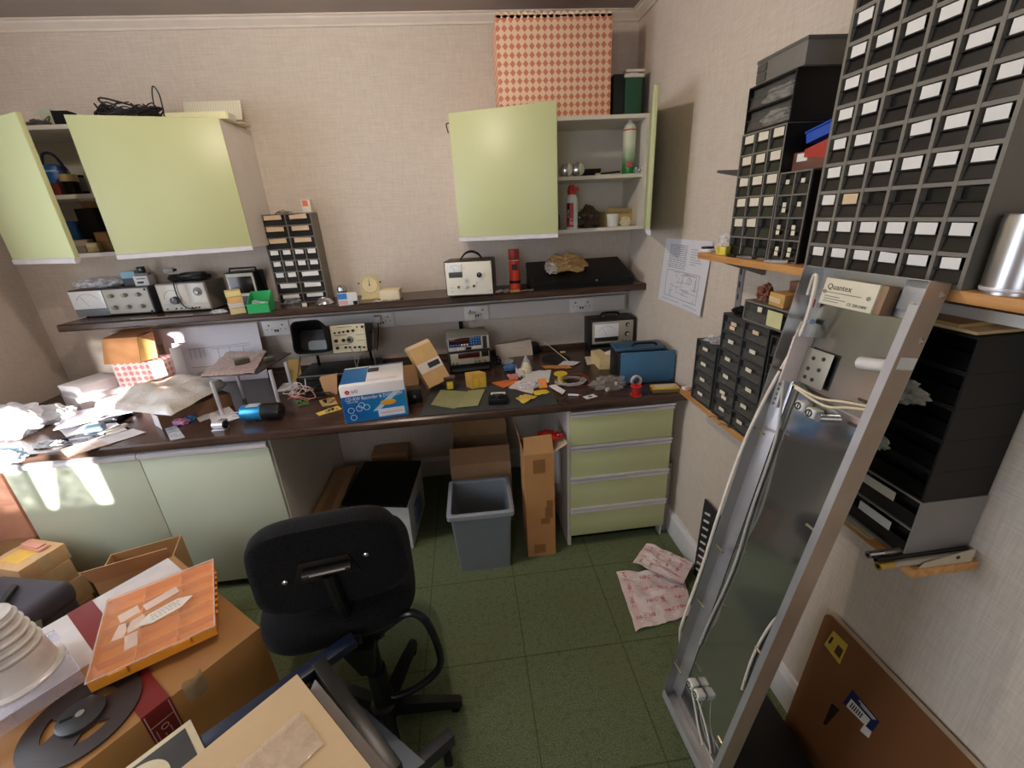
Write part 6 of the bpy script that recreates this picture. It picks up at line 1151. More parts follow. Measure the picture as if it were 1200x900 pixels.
t = thing('card_sleeve', 'square cream card sleeve with dark round window sticking out by the cream carton', 'sleeve', P(205, 885, z=.48).xy.to_3d()+V((0, 0, .5155)), math.atan2(u1.y, u1.x)); t.location = (bx[0]+u1*.33-u2*.075).xy.to_3d()+V((0, 0, .5155))
MB().box((-.12, -.08, 0), (.12, .07, .004), .001).build('sleeve_card', mat((226, 212, 176), .6), t); MB().box((-.105, -.066, .004), (.11, .066, .0048), .0004).build('dark_print', mat((74, 72, 74), .4), t); MB().ring(annulus(.035, .058, .0048, .0056, 36), closed=False, caps=False).build('cream_ring', mat((226, 212, 176), .6), t)
o = MB().sheet(lambda u, v: ((u2*(.02+.32*v)-u1*(.012+.018*u))+V((0, 0, .0+.02*u))), 3, 6, .001).build('grey_sleeve', mat((176, 176, 180), .3), None, loc=(bx[0].x, bx[0].y, .5165)); tag(o, 'grey plastic sleeve standing between cream carton and steel bar', 'sleeve')
# ================================================================== PAPER ON THE FLOOR
PP = N('pink_lined_paper'); _x, _y, _z = PP.sep(PP.xyz()); _l = PP.math('FRACT', PP.math('MULTIPLY', _y, 130)); _b = PP.noise(PP.xyz(), 16, 2)
PP.col(PP.mix(PP.math('MULTIPLY', PP.math('GREATER_THAN', _l, .62), PP.math('GREATER_THAN', _b, .45)), lin((250, 236, 236)), lin((226, 186, 184)))); PP.set(.7); PP = PP.m
def floor_paper(label, px, seed, lift, amp, words):
    c = [P(*q_, z=0) for q_ in px]; o0 = sum(c, V((0, 0, 0)))/4
    def fn(u, v):
        p = (c[0]*(1-u)+c[1]*u)*(1-v)+(c[3]*(1-u)+c[2]*u)*v-o0
        return V((p.x, p.y, .004+lift+amp*abs(noise.noise(V((u*3+seed, v*3, seed))))+.3*amp*abs(noise.noise(V((u*8, v*8, seed))))))
    t = thing('printed_paper', label, 'paper', o0); MB().sheet(fn, 20, 20, .0008).build('sheet', PP, t, 50)
    r = random.Random(seed); k = 0
    for i in range(4):
        for j in range(4):
            u0, v0 = .08+.23*i+r.uniform(-.02, .02), .1+.23*j+r.uniform(-.02, .02); vert = r.random() < .4
            cu = bpy.data.curves.new('x', 'FONT'); cu.body = 'HBC'; cu.size = .085; cu.resolution_u = 1; tx = bpy.data.objects.new('x', cu); C.objects.link(tx)
            me = bpy.data.meshes.new_from_object(tx.evaluated_get(bpy.context.evaluated_depsgraph_get())); bpy.data.objects.remove(tx); bpy.data.curves.remove(cu)
            for vv in me.vertices:
                a, b_ = (vv.co.x, vv.co.y) if not vert else (vv.co.y, -vv.co.x+.12)
                vv.co = fn(min(1, u0+a), min(1, max(0, v0-b_+.05)))+V((0, 0, .0014))
            me.materials.append(mat((206, 70, 70), .6)); me.name = 'lettering'; ob = bpy.data.objects.new('lettering', me); C.objects.link(ob); ob.parent = t
floor_paper('large pink printed paper crumpled on the green carpet by the drawer unit', [(722, 671), (800, 672), (812, 722), (745, 741)], 3, 0, .03, 6)
floor_paper('upper pink printed paper sheet lying across the large one on the carpet', [(757, 645), (812, 668), (799, 694), (741, 668)], 5, .042, .02, 4)
# ================================================================== RIGHT WALL
WOOD = N('honey_pine'); _v = WOOD.xyz((30, 1.6, 30)); _n = WOOD.noise(_v, 2.2, 4); WOOD.col(WOOD.mix(WOOD.ramp(_n, .3, .7), lin((182, 124, 66)), lin((222, 166, 104)))); WOOD.set(.45); WOOD = WOOD.m
ZU, ZL, XU, XL = 1.4975, .952, .80, .833
t = thing('pine_shelf', 'upper pine shelf on the right wall carrying the tall drawer cabinets', 'shelf', (XU, 0, ZU)); MB().box((0, -.35, -.02), (RX-XU-.008, 1.462, -.0003), .002).build('shelf_board', WOOD, t)
for y in (1.36, .35): MB().hull([(.03, y-.008, -.0205), (RX-XU-.009, y-.008, -.0205), (RX-XU-.009, y+.008, -.0205), (.03, y+.008, -.0205)], [(.03, y-.008, -.026), (RX-XU-.009, y-.008, -.075), (RX-XU-.009, y+.008, -.075), (.03, y+.008, -.026)]).build('bracket', MGREY, t, smooth=0)
t = thing('pine_shelf', 'lower pine shelf on the right wall ending above the brown hardboard', 'shelf', (XL, 0, ZL)); MB().box((0, .568, -.022), (RX-XL-.008, 1.555, -.0003), .002).build('shelf_board', WOOD, t)
for y in (1.3, .72): MB().hull([(.03, y-.008, -.0225), (RX-XL-.009, y-.008, -.0225), (RX-XL-.009, y+.008, -.0225), (.03, y+.008, -.0225)], [(.03, y-.008, -.03), (RX-XL-.009, y-.008, -.08), (RX-XL-.009, y+.008, -.08), (.03, y+.008, -.03)]).build('bracket', MGREY, t, smooth=0)
t = thing('shelf_upright', 'grey slotted steel upright on the right wall between both pine shelves', 'upright', (RX, 1.474, 0)); UPM = mat((150, 148, 150), .4, .4)
for za, zb in ((.98, 1.47), (1.5, 1.80)): MB().box((-.007, -.014, za), (-.0005, .014, zb), .001).build('channel', UPM, t)
for i in range(9): box('slot', (-.0078, -.004, 1.05+i*.045), (-.0068, .004, 1.07+i*.045), INK, t, smooth=0)
MB().hull([(-.008, -.003, 1.72), (-.008, .003, 1.72), (-.008, .003, 1.75), (-.008, -.003, 1.75)], [(-.14, -.003, 1.745), (-.14, .003, 1.745), (-.14, .003, 1.752), (-.14, -.003, 1.752)]).build('spare_bracket', MGREY, t, smooth=0)
# diagram on the wall
pw = [P(*q_, x=RX-.004) for q_ in ((781, 279), (836, 283), (823, 371), (771, 350))]; o0 = sum(pw, V((0, 0, 0)))/4
t = thing('wall_diagram', 'white sheet with a printed circuit diagram pinned to the right wall', 'diagram', (RX-.003, o0.y, o0.z))
def wp(u, v, k=0): p = (pw[0]*(1-u)+pw[1]*u)*(1-v)+(pw[3]*(1-u)+pw[2]*u)*v-o0; return V((-k-.022*max(0, u-.7)**1.4*v*3-.0005, p.y, p.z))
b = MB(); nn = 10; G_ = [[b.bm.verts.new(wp(i/nn, j/nn)) for i in range(nn+1)] for j in range(nn+1)]
for j in range(nn):
    for i in range(nn): b.bm.faces.new((G_[j][i], G_[j][i+1], G_[j+1][i+1], G_[j+1][i]))
b.build('sheet', mat((228, 226, 232), .6, var=.02), t)
rw = random.Random(9); b = MB(); PR = mat((150, 150, 164), .7)
def seg(u0, v0, u1, v1, w=.0011): b.tube([wp(u0, v0, .0008), wp((u0+u1)/2, (v0+v1)/2, .0008), wp(u1, v1, .0008)], w, 4, 1)
for i in range(13):
    v = .09+i*.028
    u = .14
    while u < .52: L_ = rw.uniform(.03, .1); seg(u, v, min(.54, u+L_), v, .0014); u += L_+.02
for i in range(7): seg(.62, .13+i*.035, rw.uniform(.7, .86), .13+i*.035)
for i in range(26):
    u, v = rw.uniform(.16, .8), rw.uniform(.48, .84)
    if rw.random() < .5: seg(u, v, min(.84, u+rw.uniform(.05, .25)), v, .0009)
    else: seg(u, v, u, min(.88, v+rw.uniform(.04, .16)), .0009)
for a0, a1 in (((.14, .47), (.86, .47)), ((.14, .88), (.86, .88)), ((.14, .47), (.14, .88)), ((.86, .47), (.86, .88)), ((.52, .5), (.8, .5)), ((.52, .5), (.52, .62)), ((.8, .5), (.8, .7)), ((.1, .94), (.5, .94)), ((.6, .94), (.9, .945))): seg(*a0, *a1)
b.tube([wp(.66+.05*math.cos(q_), .58+.045*math.sin(q_), .0009) for q_ in [2*PI*i/14 for i in range(14)]], .0009, 4, 1, True)
o = b.build('printed_lines', PR, t); o['kind'] = 'stuff'
# --------------------------------------------------------------- drawer cabinets (front faces look to -x)
HR = -PI/2
def rcab(name, label, X, y0, y1, z0, z1, cells, **k):
    return drawers(name, label, (X, (y0+y1)/2, z0), HR, y1-y0, z1-z0, RX-.004-X, cells, **k)
def grid(c, r): return [(i/c, j/r, (i+1)/c, (j+1)/r) for j in range(r) for i in range(c)]
rows_ = 12; cl = grid(6, rows_); lb = [LBLW]*72
for j, i in ((2, 2), (2, 3), (2, 4), (2, 5), (4, 2), (5, 2)): lb[j*6+i] = None
lb[2*6+1] = LBLT
rcab('drawer_cabinet', 'tallest grey drawer cabinet with white cards, in the top right corner of the photo', XU+.002, .625, .972, ZU, ZU+12*.0543, cl, lab=lb, th=.0068, seed=11)
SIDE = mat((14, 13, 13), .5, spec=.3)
cA = grid(3, 6); lA = [LBL]*18; lA[0] = lA[1] = None; lA[2] = None; lA[5] = None; lA[8] = LBL
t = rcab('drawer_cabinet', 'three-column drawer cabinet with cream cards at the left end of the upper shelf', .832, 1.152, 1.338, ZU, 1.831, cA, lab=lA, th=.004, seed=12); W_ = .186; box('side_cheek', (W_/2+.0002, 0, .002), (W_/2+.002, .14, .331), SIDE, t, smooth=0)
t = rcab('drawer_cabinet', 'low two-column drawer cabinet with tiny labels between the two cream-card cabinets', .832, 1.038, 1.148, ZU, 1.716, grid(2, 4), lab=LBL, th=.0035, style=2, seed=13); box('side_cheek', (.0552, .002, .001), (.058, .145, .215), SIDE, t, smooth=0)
t = drawers('drawer_cabinet', 'black cabinet with two deep clear drawers on top of the three-column cabinet', (.83, 1.236, 1.8315), HR, .186, .112, .15, grid(1, 2), frm=SIDE, lab=None, drm=CLEARDR, seed=14)
for i, (z, lb_) in enumerate(((1.838, 'crumpled clear bag in the lower deep drawer of the black cabinet'), (1.893, 'crumpled clear bag in the upper deep drawer of the black cabinet'))):
    o = MB().blob((0, 0, .018), (.03, .065, .022), .4, 2.5, 30+i, 4, 0).build('parts_bag', clear('drawer_bag_%d' % i, (236, 232, 226), .9, .15, 40), None, loc=(.872, 1.235, z)); tag(o, lb_, 'bag')
t = thing('grey_box', 'grey plastic box with small front drawers on the very top of the left cabinet pile', 'box', (.835, 1.22, 1.944), HR); gm = mat((116, 112, 106), .45); box('box_body', (-.092, 0, 0), (.09, .14, .055), gm, t, .003); box('lid_rim', (-.094, -.002, .05), (.092, .142, .058), mat((92, 90, 86), .45), t, .001)
for k in (0, 1): MB().box((-.088, -.003, .005+.022*k), (-.05, 0, .024+.022*k), .001).build('drawer', mat((80, 78, 74), .4), t)
t = thing('lidded_box', 'clear box with red lid and white label on top of the tiny-label cabinet', 'box', (.862, 1.10, 1.7165), HR); box('tub', (-.066, 0, 0), (.058, .10, .044), mat((130, 92, 80), .25, alpha=.85), t, .002); MB().hull([(-.01, -.003, .03), (.062, -.003, .02), (.062, .103, .02), (-.01, .103, .03)], [(-.01, -.003, .047), (.062, -.003, .062), (.062, .103, .062), (-.01, .103, .047)]).build('red_lid', mat((176, 56, 48), .35), t, smooth=0); box('white_label', (-.035, -.0015, .022), (.0, 0, .040), LBLW, t, smooth=0)
t = open_bin('storage_bin', 'bright blue storage bin tilted on top of the clear box with red lid', 'bin', (.87, 1.085, 1.785), HR+.2, .07, .10, .05, mat((38, 84, 190), .35), .5); t.rotation_euler = (0.0, -.22, HR+.1)
cM = grid(2, 6)
rcab('drawer_cabinet', 'two-column clear-fronted drawer cabinet on the lower pine shelf', XL+.002, 1.092, 1.322, ZL, 1.315, cM, frm=FRMD, lab=[LBL]*10+[LBLT]*2, style=2, seed=15, drm=CLEARDR)
t = rcab('drawer_cabinet', 'low single-column drawer cabinet at the far end of the lower pine shelf', XL+.002, 1.335, 1.468, ZL, 1.188, grid(1, 4), frm=FRMD, lab=LBL, style=2, seed=16, drm=CLEARDR)
t = drawers('drawer_cabinet', 'clear single drawer unit with yellowish card on the two-column cabinet of the lower shelf', (XL+.003, 1.128, 1.3155), HR, .19, .06, .13, [(0, 0, 1, 1)], frm=FRM, lab=None, drm=CLEARDR, seed=17); box('yellow_card', (.015, -.0012, .006), (.075, 0, .05), mat((214, 212, 160), .6), t, smooth=0); box('small_label', (-.03, -.001, .036), (-.012, .001, .05), LBL, t, smooth=0)
for z0, z1, y0, y1, lb_, sd in ((ZL, 1.30, .985, 1.085, 'drawer cabinet half hidden behind the leaning light fitting on the lower shelf', 18),): rcab('drawer_cabinet', lb_, XL+.004, y0, y1, z0, z1, grid(1, 6), frm=FRMD, lab=LBL, style=2, seed=sd, drm=CLEARDR)
rcab('drawer_cabinet', 'grey two-row drawer cabinet under the black stack at the near end of the lower shelf', XL+.006, .598, .955, ZL, 1.090, grid(2, 2), frm=mat((136, 132, 128), .5), lab=[None, LBLW, None, LBL], style=1, seed=19)
BKF = mat((24, 22, 21), .5, spec=.3)
for i in range(5): 
    z0 = 1.0905+i*.066; rcab('drawer_cabinet', ('lowest black drawer cabinet of the black stack at the near shelf end', 'second black drawer cabinet from below in the near black stack', 'third black drawer cabinet from below in the near black stack', 'fourth black drawer cabinet from below in the near black stack', 'topmost black drawer cabinet in the near black stack')[i], XL+.006, .60, .955, z0, z0+.0655, grid(2, 1), frm=BKF, lab=None, seed=20+i, drm=mat((8, 8, 8), .3, var=.3, scale=60, spec=.3))
for i, (y, z, lb_) in enumerate(((.70, 1.29, 'shiny clear bag sticking out of the near black stack, upper one'), (.74, 1.17, 'shiny clear bag sticking out of the near black stack, lower one'))):
    o = MB().blob((0, 0, 0), (.012, .05, .022), .5, 3, 40+i, 4).build('parts_bag', clear('stack_bag_%d' % i, (222, 214, 196), .5, .1, 50), None, loc=(XL-.004, y, z)); tag(o, lb_, 'bag')
t = thing('paper_stack', 'flat tan folders lying on top of the near black stack', 'folders', (.842, .79, 1.4215), HR); box('lower_folder', (-.15, 0, 0), (.18, .13, .006), mat((206, 180, 130), .7), t, .001); MB().hull([(-.10, .01, .0062), (.15, .0, .0062), (.15, .12, .0062), (-.10, .12, .0062)], [(-.10, .01, .012), (.15, .0, .012), (.15, .12, .012), (-.10, .12, .012)]).build('upper_folder', mat((190, 160, 104), .7), t, smooth=0)
t = thing('white_channel', 'white metal channel lying over the tan folders below the upper shelf', 'channel', (.93, .40, 1.4343), PI/2+.03); MB().box((0, -.03, 0), (.40, .03, .003)).box((0, -.03, .003), (.40, -.027, .02)).box((0, .027, .003), (.40, .03, .02)).build('channel_body', mat((226, 222, 216), .4), t, smooth=0); box('end_lip', (-.002, -.03, 0), (0, .03, .018), WHITE, t, smooth=0)
# small things on the pine shelves
q = P(827, 295, z=ZU+.0003); t = thing('tape_measure', 'round white and black tape measure at the far end of the upper pine shelf', 'tape measure', (max(q.x, .812), q.y-.01, ZU)); MB().lathe([(0, 0), (.021, 0), (.024, .006), (.022, .012), (0, .012)]).build('white_base', WHITE, t); MB().lathe([(0, .012), (.021, .012), (.02, .018), (0, .019)]).build('black_cap', BLACK, t)
o = MB().blob((0, 0, .025), (.03, .04, .03), .5, 2.5, 50, 4, 0).build('crumpled_film', CLEARB, None, loc=(.87, 1.405, ZU)); tag(o, 'crumpled clear film behind the tape measure on the upper pine shelf', 'film')
t = thing('yellow_box', 'tiny yellow box at the front of the upper pine shelf', 'box', (.812, 1.345, ZU), HR+.2); box('box_body', (-.02, 0, 0), (.02, .02, .026), mat((226, 208, 80), .5), t, .001); box('end_flap', (-.02, -.001, .002), (-.006, 0, .024), mat((200, 180, 60), .5), t, smooth=0)
for i, (y, c, lb_) in enumerate(((1.28, (24, 24, 26), 'black plug on the upper pine shelf edge right of the tiny yellow box'), (1.21, (110, 108, 106), 'grey flat clip on the upper pine shelf edge below the three-column cabinet'), (1.075, (190, 186, 180), 'silver connector on the upper pine shelf edge below the tiny-label cabinet'))):
    t = thing('small_part', lb_, 'part', (.816, y, ZU), .4*i); MB().box((-.012, -.02, 0), (.012, .02, .008), .003).build('part_body', mat(c, .4), t); MB().cyl((0, .02, .004), (.004, .036, .004), .003, seg=8).build('lead', mat(c, .4), t)
q = (.85, 1.535, ZL); t = thing('pink_eraser', 'small pink block at the far end of the lower pine shelf', 'block', q, .2); box('block_body', (-.012, -.018, 0), (.012, .018, .010), mat((226, 170, 160), .6), t, .003); box('sleeve', (-.0125, -.004, -.0003), (.0125, .012, .0105), PAPER, t, .001)
for i, (y, c, lb_) in enumerate(((1.25, (40, 40, 42), 'dark clip on the lower pine shelf before the two-column cabinet'), (1.19, (60, 58, 56), 'second dark clip on the lower pine shelf nearer the light fitting'))):
    t = thing('small_part', lb_, 'part', (XL-.0+.012-.012, y, ZL), .9); MB().box((-.0, -.014, 0), (.012, .014, .01), .003).build('part_body', mat(c, .4), t); MB().tube([(.006, .014, .005), (.01, .03, .005), (-.0, .04, .004)], .0015, 6).build('lead', SILV, t)
t = thing('card_box', 'small tan card box on the clear single drawer unit of the lower shelf', 'box', (.845, 1.10, 1.3765), HR-.1); box('box_body', (-.035, 0, 0), (.035, .055, .036), mat((206, 164, 96), .7), t, .001); box('label_strip', (-.034, -.001, .010), (.02, 0, .024), mat((226, 200, 150), .6), t, smooth=0)
t = thing('brown_box', 'brown card lid standing behind the small tan card box', 'box', (.925, 1.11, 1.3765), HR); box('box_body', (-.05, 0, 0), (.05, .03, .055), mat((150, 104, 84), .7), t, .001); box('lid_edge', (-.051, -.001, .045), (.051, .031, .0565), mat((166, 120, 96), .7), t, .0006)
o = MB().blob((0, 0, .02), (.018, .022, .028), .5, 2.5, 53, 4, 0).build('brown_parts', mat((120, 70, 50), .5), None, loc=(.87, 1.185, 1.3765)); tag(o, 'rusty brown part left of the small tan card box', 'part')
o = MB().blob((0, 0, .01), (.03, .035, .014), .4, 2.5, 54, 4, 0).build('black_clips', DARK, None, loc=(.875, 1.275, 1.3155)); tag(o, 'black clips lying on the two-column cabinet of the lower shelf', 'clips')
o = MB().blob((0, 0, .008), (.05, .05, .014), .5, 2.5, 55, 4, 0).build('crumpled_film', CLEARB, None, loc=(.89, 1.40, 1.1885)); tag(o, 'clear film lying on the low single-column cabinet', 'film')
# can
c_ = P(1174, 331, z=ZU+.0003); c_ = V((.836, .583, ZU)); r = .035
t = thing('metal_can', 'shiny aluminium can standing on the upper pine shelf at the right photo edge', 'can', c_); MB().lathe([(0, 0), (r, 0), (r, .108), (r*.97, .112), (r*.97, .116), (0, .116)], 40).build('can_body', mat((196, 194, 196), .3, 1), t); MB().lathe([(r*.99, .004), (r*1.02, .006), (r*1.02, .009), (r*.99, .011)], 40).build('base_seam', ALU, t); MB().cyl((.01, .01, .116), (.01, .01, .124), .004, seg=8).build('terminal', BLACK, t)
# rods at the end of the lower shelf
for i, (dy, z, rr_, m_, x0, lb_) in enumerate(((.612, ZL+.007, .007, ALU, .772, 'lowest metal tube lying across the near end of the lower pine shelf'), (.597, ZL+.007, .006, mat((60, 54, 50), .35, .6), .776, 'dark rod lying next to the metal tube across the lower pine shelf end'), (.582, ZL+.008, .0075, BRASS, .765, 'brass-tipped tube nearest the camera across the lower pine shelf end'))):
    t = thing('metal_rod', lb_, 'rod', (x0, dy, z+.0003), -.0, None); MB().cyl((.03, 0, 0), (RX-.008-x0, 0, 0), rr_, seg=16).build('tube', mat((178, 170, 158), .35, .7) if i != 1 else m_, t); MB().ring([[(x, r_*math.cos(a), r_*math.sin(a)) for x, r_ in ((0, rr_*1.12), (.032, rr_*1.12), (.032, rr_*.6), (0, rr_*.6), (0, rr_*1.12))] for a in [2*PI*k/20 for k in range(21)]], closed=False, caps=False).build('end_ferrule', m_ if i else SILV, t)
t = thing('beige_bracket', 'flat beige metal bracket lying in front of the rods on the lower shelf end', 'bracket', (.846, .571, ZL), 0); MB().hull([(0, 0, 0), (.115, 0, 0), (.115, .002, 0), (0, .002, 0)], [(.01, 0, .012), (.115, 0, .032), (.115, .002, .032), (.01, .002, .012)]).build('plate', mat((196, 182, 156), .4), t, smooth=0); MB().cyl((.08, -.0012, .016), (.08, 0, .016), .004, seg=12).build('bolt_hole', INK, t)
o = MB().blob((0, 0, .014), (.03, .02, .018), .4, 2.5, 57, 4, 0).build('small_bag', clear('label_bag', (226, 220, 204), .7, .15, 40), None, loc=(.868, .642, ZL)); o.location.x = .80+.0; o.location = (.792+.02, .64, ZL+.0); bpy.data.objects.remove(o)
t = thing('cream_card', 'cream card lying on the front edge of the lower pine shelf', 'card', (XL+.0005, .70, ZL), HR); box('card_body', (-.04, -.012, 0), (.04, .0045, .001), mat((226, 214, 176), .7), t, smooth=0); box('card_fold', (-.04, -.0125, 0), (.04, -.0115, .002), CREAM, t, smooth=0)
# --------------------------------------------------------------- leaning light fitting
Mf = Matrix(((0, .142, -.9899, .5729), (-1, -.0076, 0, .9734), (0, .9898, .142, .004), (0, 0, 0, 1)))
u_, v_ = V((0, -1, 0)), V((.142, 0, .98987)); n_ = u_.cross(v_)
if n_.x > 0: n_ = -n_
u_, v_ = V((.0418, -.9990, .0017)).normalized(), V((.1635, .0085, .9862)); v_ = (v_-u_*v_.dot(u_)).normalized(); n_ = u_.cross(v_); n_ = -n_ if n_.x > 0 else n_
Mf = Matrix(((u_.x, v_.x, n_.x, .5608), (u_.y, v_.y, n_.y, .8876), (u_.z, v_.z, n_.z, .150), (0, 0, 0, 1)))
FW_, FL_, FD = .2637, 1.376, .045
t = thing('light_fitting', 'long aluminium fluorescent light fitting with its cover off, leaning on the upper pine shelf', 'light fitting', M=Mf)
MIR = N('mirror_reflector'); _n = MIR.noise(MIR.xyz((7, 2.2, 7)), 1.2, 3); MIR.col(lin((206, 208, 206))); MIR.set(.085, .93); MIR.bump(_n, .02, .02); MIR = MIR.m
GAL = mat((186, 184, 182), .38, .85, var=.06); LIGHT = mat((214, 212, 216), .3, .7)
box('back_plate', (.0, 0, 0), (FW_, FL_, .0015), GAL, t, smooth=0)
box('reflector_sheet', (.036, .03, .0018), (FW_-.034, FL_*.80, .0042), MIR, t, smooth=0)
box('end_reflector', (.034, FL_*.80+.004, .0018), (FW_-.03, FL_-.07, .0035), mat((186, 184, 176), .22, 1), t, smooth=0)
MB().box((0, 0, .0015), (.0015, FL_, FD)).build('side_rail', GAL, t, smooth=0)
MB().hull([(.0015, .03, .012), (.036, .03, .002), (.036, .03, .004), (.0015, .03, .014)], [(.0015, FL_*.82, .012), (.036, FL_*.82, .002), (.036, FL_*.82, .004), (.0015, FL_*.82, .014)]).build('inner_wing', LIGHT, t, smooth=0)
box('black_strip', (.036, .03, .0016), (.039, FL_*.82, .0042), BLACK, t, smooth=0)  # solid black line between the wing and the reflector
MB().box((FW_-.0015, 0, .0015), (FW_, FL_, FD)).build('side_rail', mat((176, 158, 140), .4, .5), t, smooth=0)
MB().box((FW_-.016, 0, FD), (FW_, FL_*.97, FD+.0015)).build('return_lip', LIGHT, t, smooth=0)
MB().hull([(FW_-.036, .03, .002), (FW_-.0015, .03, .03), (FW_-.0015, .03, .032), (FW_-.036, .03, .004)], [(FW_-.036, FL_*.86, .002), (FW_-.0015, FL_*.86, .03), (FW_-.0015, FL_*.86, .032), (FW_-.036, FL_*.86, .004)]).build('inner_wing', LIGHT, t, smooth=0)
MB().box((0, 0, .0015), (FW_, .0015, FD)).box((0, .0015, FD-.0015), (FW_, .028, FD)).build('end_cap', mat((206, 208, 214), .35, .5), t, smooth=0)
MB().box((0, FL_-.0015, .0015), (FW_, FL_, FD*.8)).build('end_cap', GAL, t, smooth=0); box('top_plate', (.198, FL_-.055, .004), (FW_-.004, FL_-.003, .010), mat((182, 182, 184), .4, .5), t, .001)
bl = MB().box((.058, FL_-.072, .004), (.178, FL_-.018, .036), .002).build('ballast', mat((228, 220, 196), .45, var=.03), t); bM = Matrix.Translation((.068, FL_-.040, .0362)); text('Quantex', .016, INK, bl, bM); box('print_line', (.068, FL_-.047, .0361), (.15, FL_-.0455, .0364), MGREY, bl, smooth=0)
for i in range(3): box('print_line', (.068, FL_-.055-.005*i, .0361), (.105+.015*(i % 2), FL_-.0535-.005*i, .0364), MGREY, bl, smooth=0)
text('CE 220-240V', .008, INK, bl, Matrix.Translation((.125, FL_-.066, .0362)))
for x in (.066, .166): MB().cyl((x, FL_-.046, .036), (x, FL_-.046, .038), .004, seg=12).build('screw', SILV, bl)
MB().box((.1785, FL_-.072, .004), (.192, FL_-.018, .032), .002).build('ballast_end', mat((150, 120, 90), .5), t)
MB().cyl((.185, FL_-.165, .022), (.238, FL_-.155, .022), .012, seg=20).build('capacitor', mat((232, 228, 224), .4), t); MB().hull([(.238, FL_-.19, .004), (.266, FL_-.15, .004), (.266, FL_-.13, .004), (.238, FL_-.14, .004)], [(.238, FL_-.185, .034), (.266, FL_-.15, .038), (.266, FL_-.13, .038), (.238, FL_-.14, .034)]).build('capacitor_clip', mat((226, 222, 216), .4), t, smooth=0)
MB().box((.045, FL_-.255, .004), (.05, FL_-.15, .055), .001).build('terminal_bracket', mat((226, 210, 205), .4), t); MB().box((.05, FL_-.25, .012), (.12, FL_-.17, .014), .001).build('drilled_plate', mat((170, 164, 152), .4, .4), t)
for x, y in ((.07, .235), (.09, .235), (.07, .215), (.098, .21), (.075, .19), (.1, .185)): MB().cyl((x, FL_-y, .0142), (x, FL_-y, .0152), .0045, seg=10).build('plate_hole', INK, t)
MB().box((.012, FL_-.33, .006), (.03, FL_-.22, .022), .003).build('terminal_strip', mat((206, 204, 206), .4), t)
for i in range(8): MB().cyl((.02, FL_-.322+i*.0125, .022), (.02, FL_-.322+i*.0125, .0235), .0035, seg=8).build('terminal_screw', MGREY, t)
WC = mat((236, 226, 212), .45)
ply = [(.02, FL_-.06, .03), (.035, FL_-.02, .045), (.05, FL_-.03, .05), (.048, FL_-.12, .04), (.03, FL_-.2, .035), (.012, FL_-.3, .04), (.006, FL_-.45, .055), (.012, FL_-.65, .065), (-.002, FL_-.85, .05), (.004, FL_-1.05, .06), (-.012, FL_-1.12, .04), (-.012, FL_-1.2, .02), (.0, FL_-1.22, .035)]
MB().tube(ply, .0042, 8).build('flex', WC, t)
MB().tube([(.03, FL_-.12, .03), (.042, FL_-.16, .045), (.036, FL_-.26, .03), (.05, FL_-.4, .012), (.052, FL_-.6, .010), (.06, FL_-.8, .010), (.045, FL_-1.0, .010), (.04, FL_-1.1, .010)], .0032, 8).build('flex', mat((190, 186, 178), .4), t)
MB().tube([(.05, FL_-.26, .02), (.12, FL_-.265, .016), (.18, FL_-.25, .012), (.245, FL_-.235, .01)], .0026, 6).tube([(.06, FL_-.265, .02), (.14, FL_-.275, .016), (.19, FL_-.258, .012), (.247, FL_-.24, .01)], .0026, 6).build('cross_wires', mat((240, 226, 190), .45), t)
MB().tube([(.25, .72, .014), (.238, .64, .010), (.215, .56, .010), (.205, .44, .010), (.212, .33, .010)], .0035, 8).build('flex', WC, t)
def lampholder(x, y, s=1):
    h = MB().box((x-.016*s, y-.014*s, .004), (x+.016*s, y+.014*s, .034), .006, seg=3).build('lamp_holder', mat((232, 230, 222), .35), t); MB().tube([(x+.009*s*math.cos(a), y+.009*s*math.sin(a), .0345) for a in [2*PI*k/16 for k in range(16)]], .0016, 6, 1, True).build('socket_ring', INK, h); box('pin_slot', (x-.001, y-.008, .034), (x+.001, y+.008, .0352), INK, h, smooth=0)
lampholder(.075, .155, .85); lampholder(.108, .158, .85); lampholder(.098, FL_-.295, .8); lampholder(.13, FL_-.298, .8)
MB().cyl((.150, FL_-.30, .004), (.150, FL_-.30, .03), .009, seg=14).build('starter', SILV, t)
MB().tube([(.085, .14, .025), (.105, .09, .012), (.13, .06, .01), (.17, .035, .012)], .0032, 8).tube([(.115, .145, .025), (.15, .10, .012), (.185, .07, .01), (.2, .05, .01)], .0026, 8).build('holder_wires', WC, t)
for x, y, sgn in ((.0, .15, 1), (.0, .42, 1), (.0, .62, 1), (.0, .98, 1), (.0, 1.14, 1), (FW_, .17, -1), (FW_, .50, -1), (FW_, .86, -1), (FW_, 1.10, -1), (FW_, 1.15, -1)):
    MB().cyl((x+sgn*.002, y, .038), (x+sgn*.04, y, .038), .003, seg=10).build('retaining_pin', mat((190, 180, 150), .3, .9) if y < 1 else mat((90, 80, 74), .35, .6), t)
for x, y in ((.262, FL_-.02), (.225, FL_-.045), (.262, FL_-.10)): MB().cyl((x, y, .010), (x, y, .013), .006, seg=12).build('screw', SILV, t)
MB().cyl((.022, FL_-.085, .012), (.03, FL_-.07, .02), .004, seg=8).build('red_connector', RED, t); MB().cyl((.028, FL_-.115, .015), (.045, FL_-.115, .02), .006, seg=10).build('blue_connector', mat((150, 180, 200), .4), t)
t = thing('black_case', 'black case on the floor under the leaning light fitting', 'case', (.72, .62, 0)); box('case_body', (-.145, 0, 0), (.14, .25, .095), mat((14, 14, 15), .6), t, .006); box('lid', (-.147, -.002, .097), (.142, .252, .142), mat((16, 16, 17), .55), t, .006)
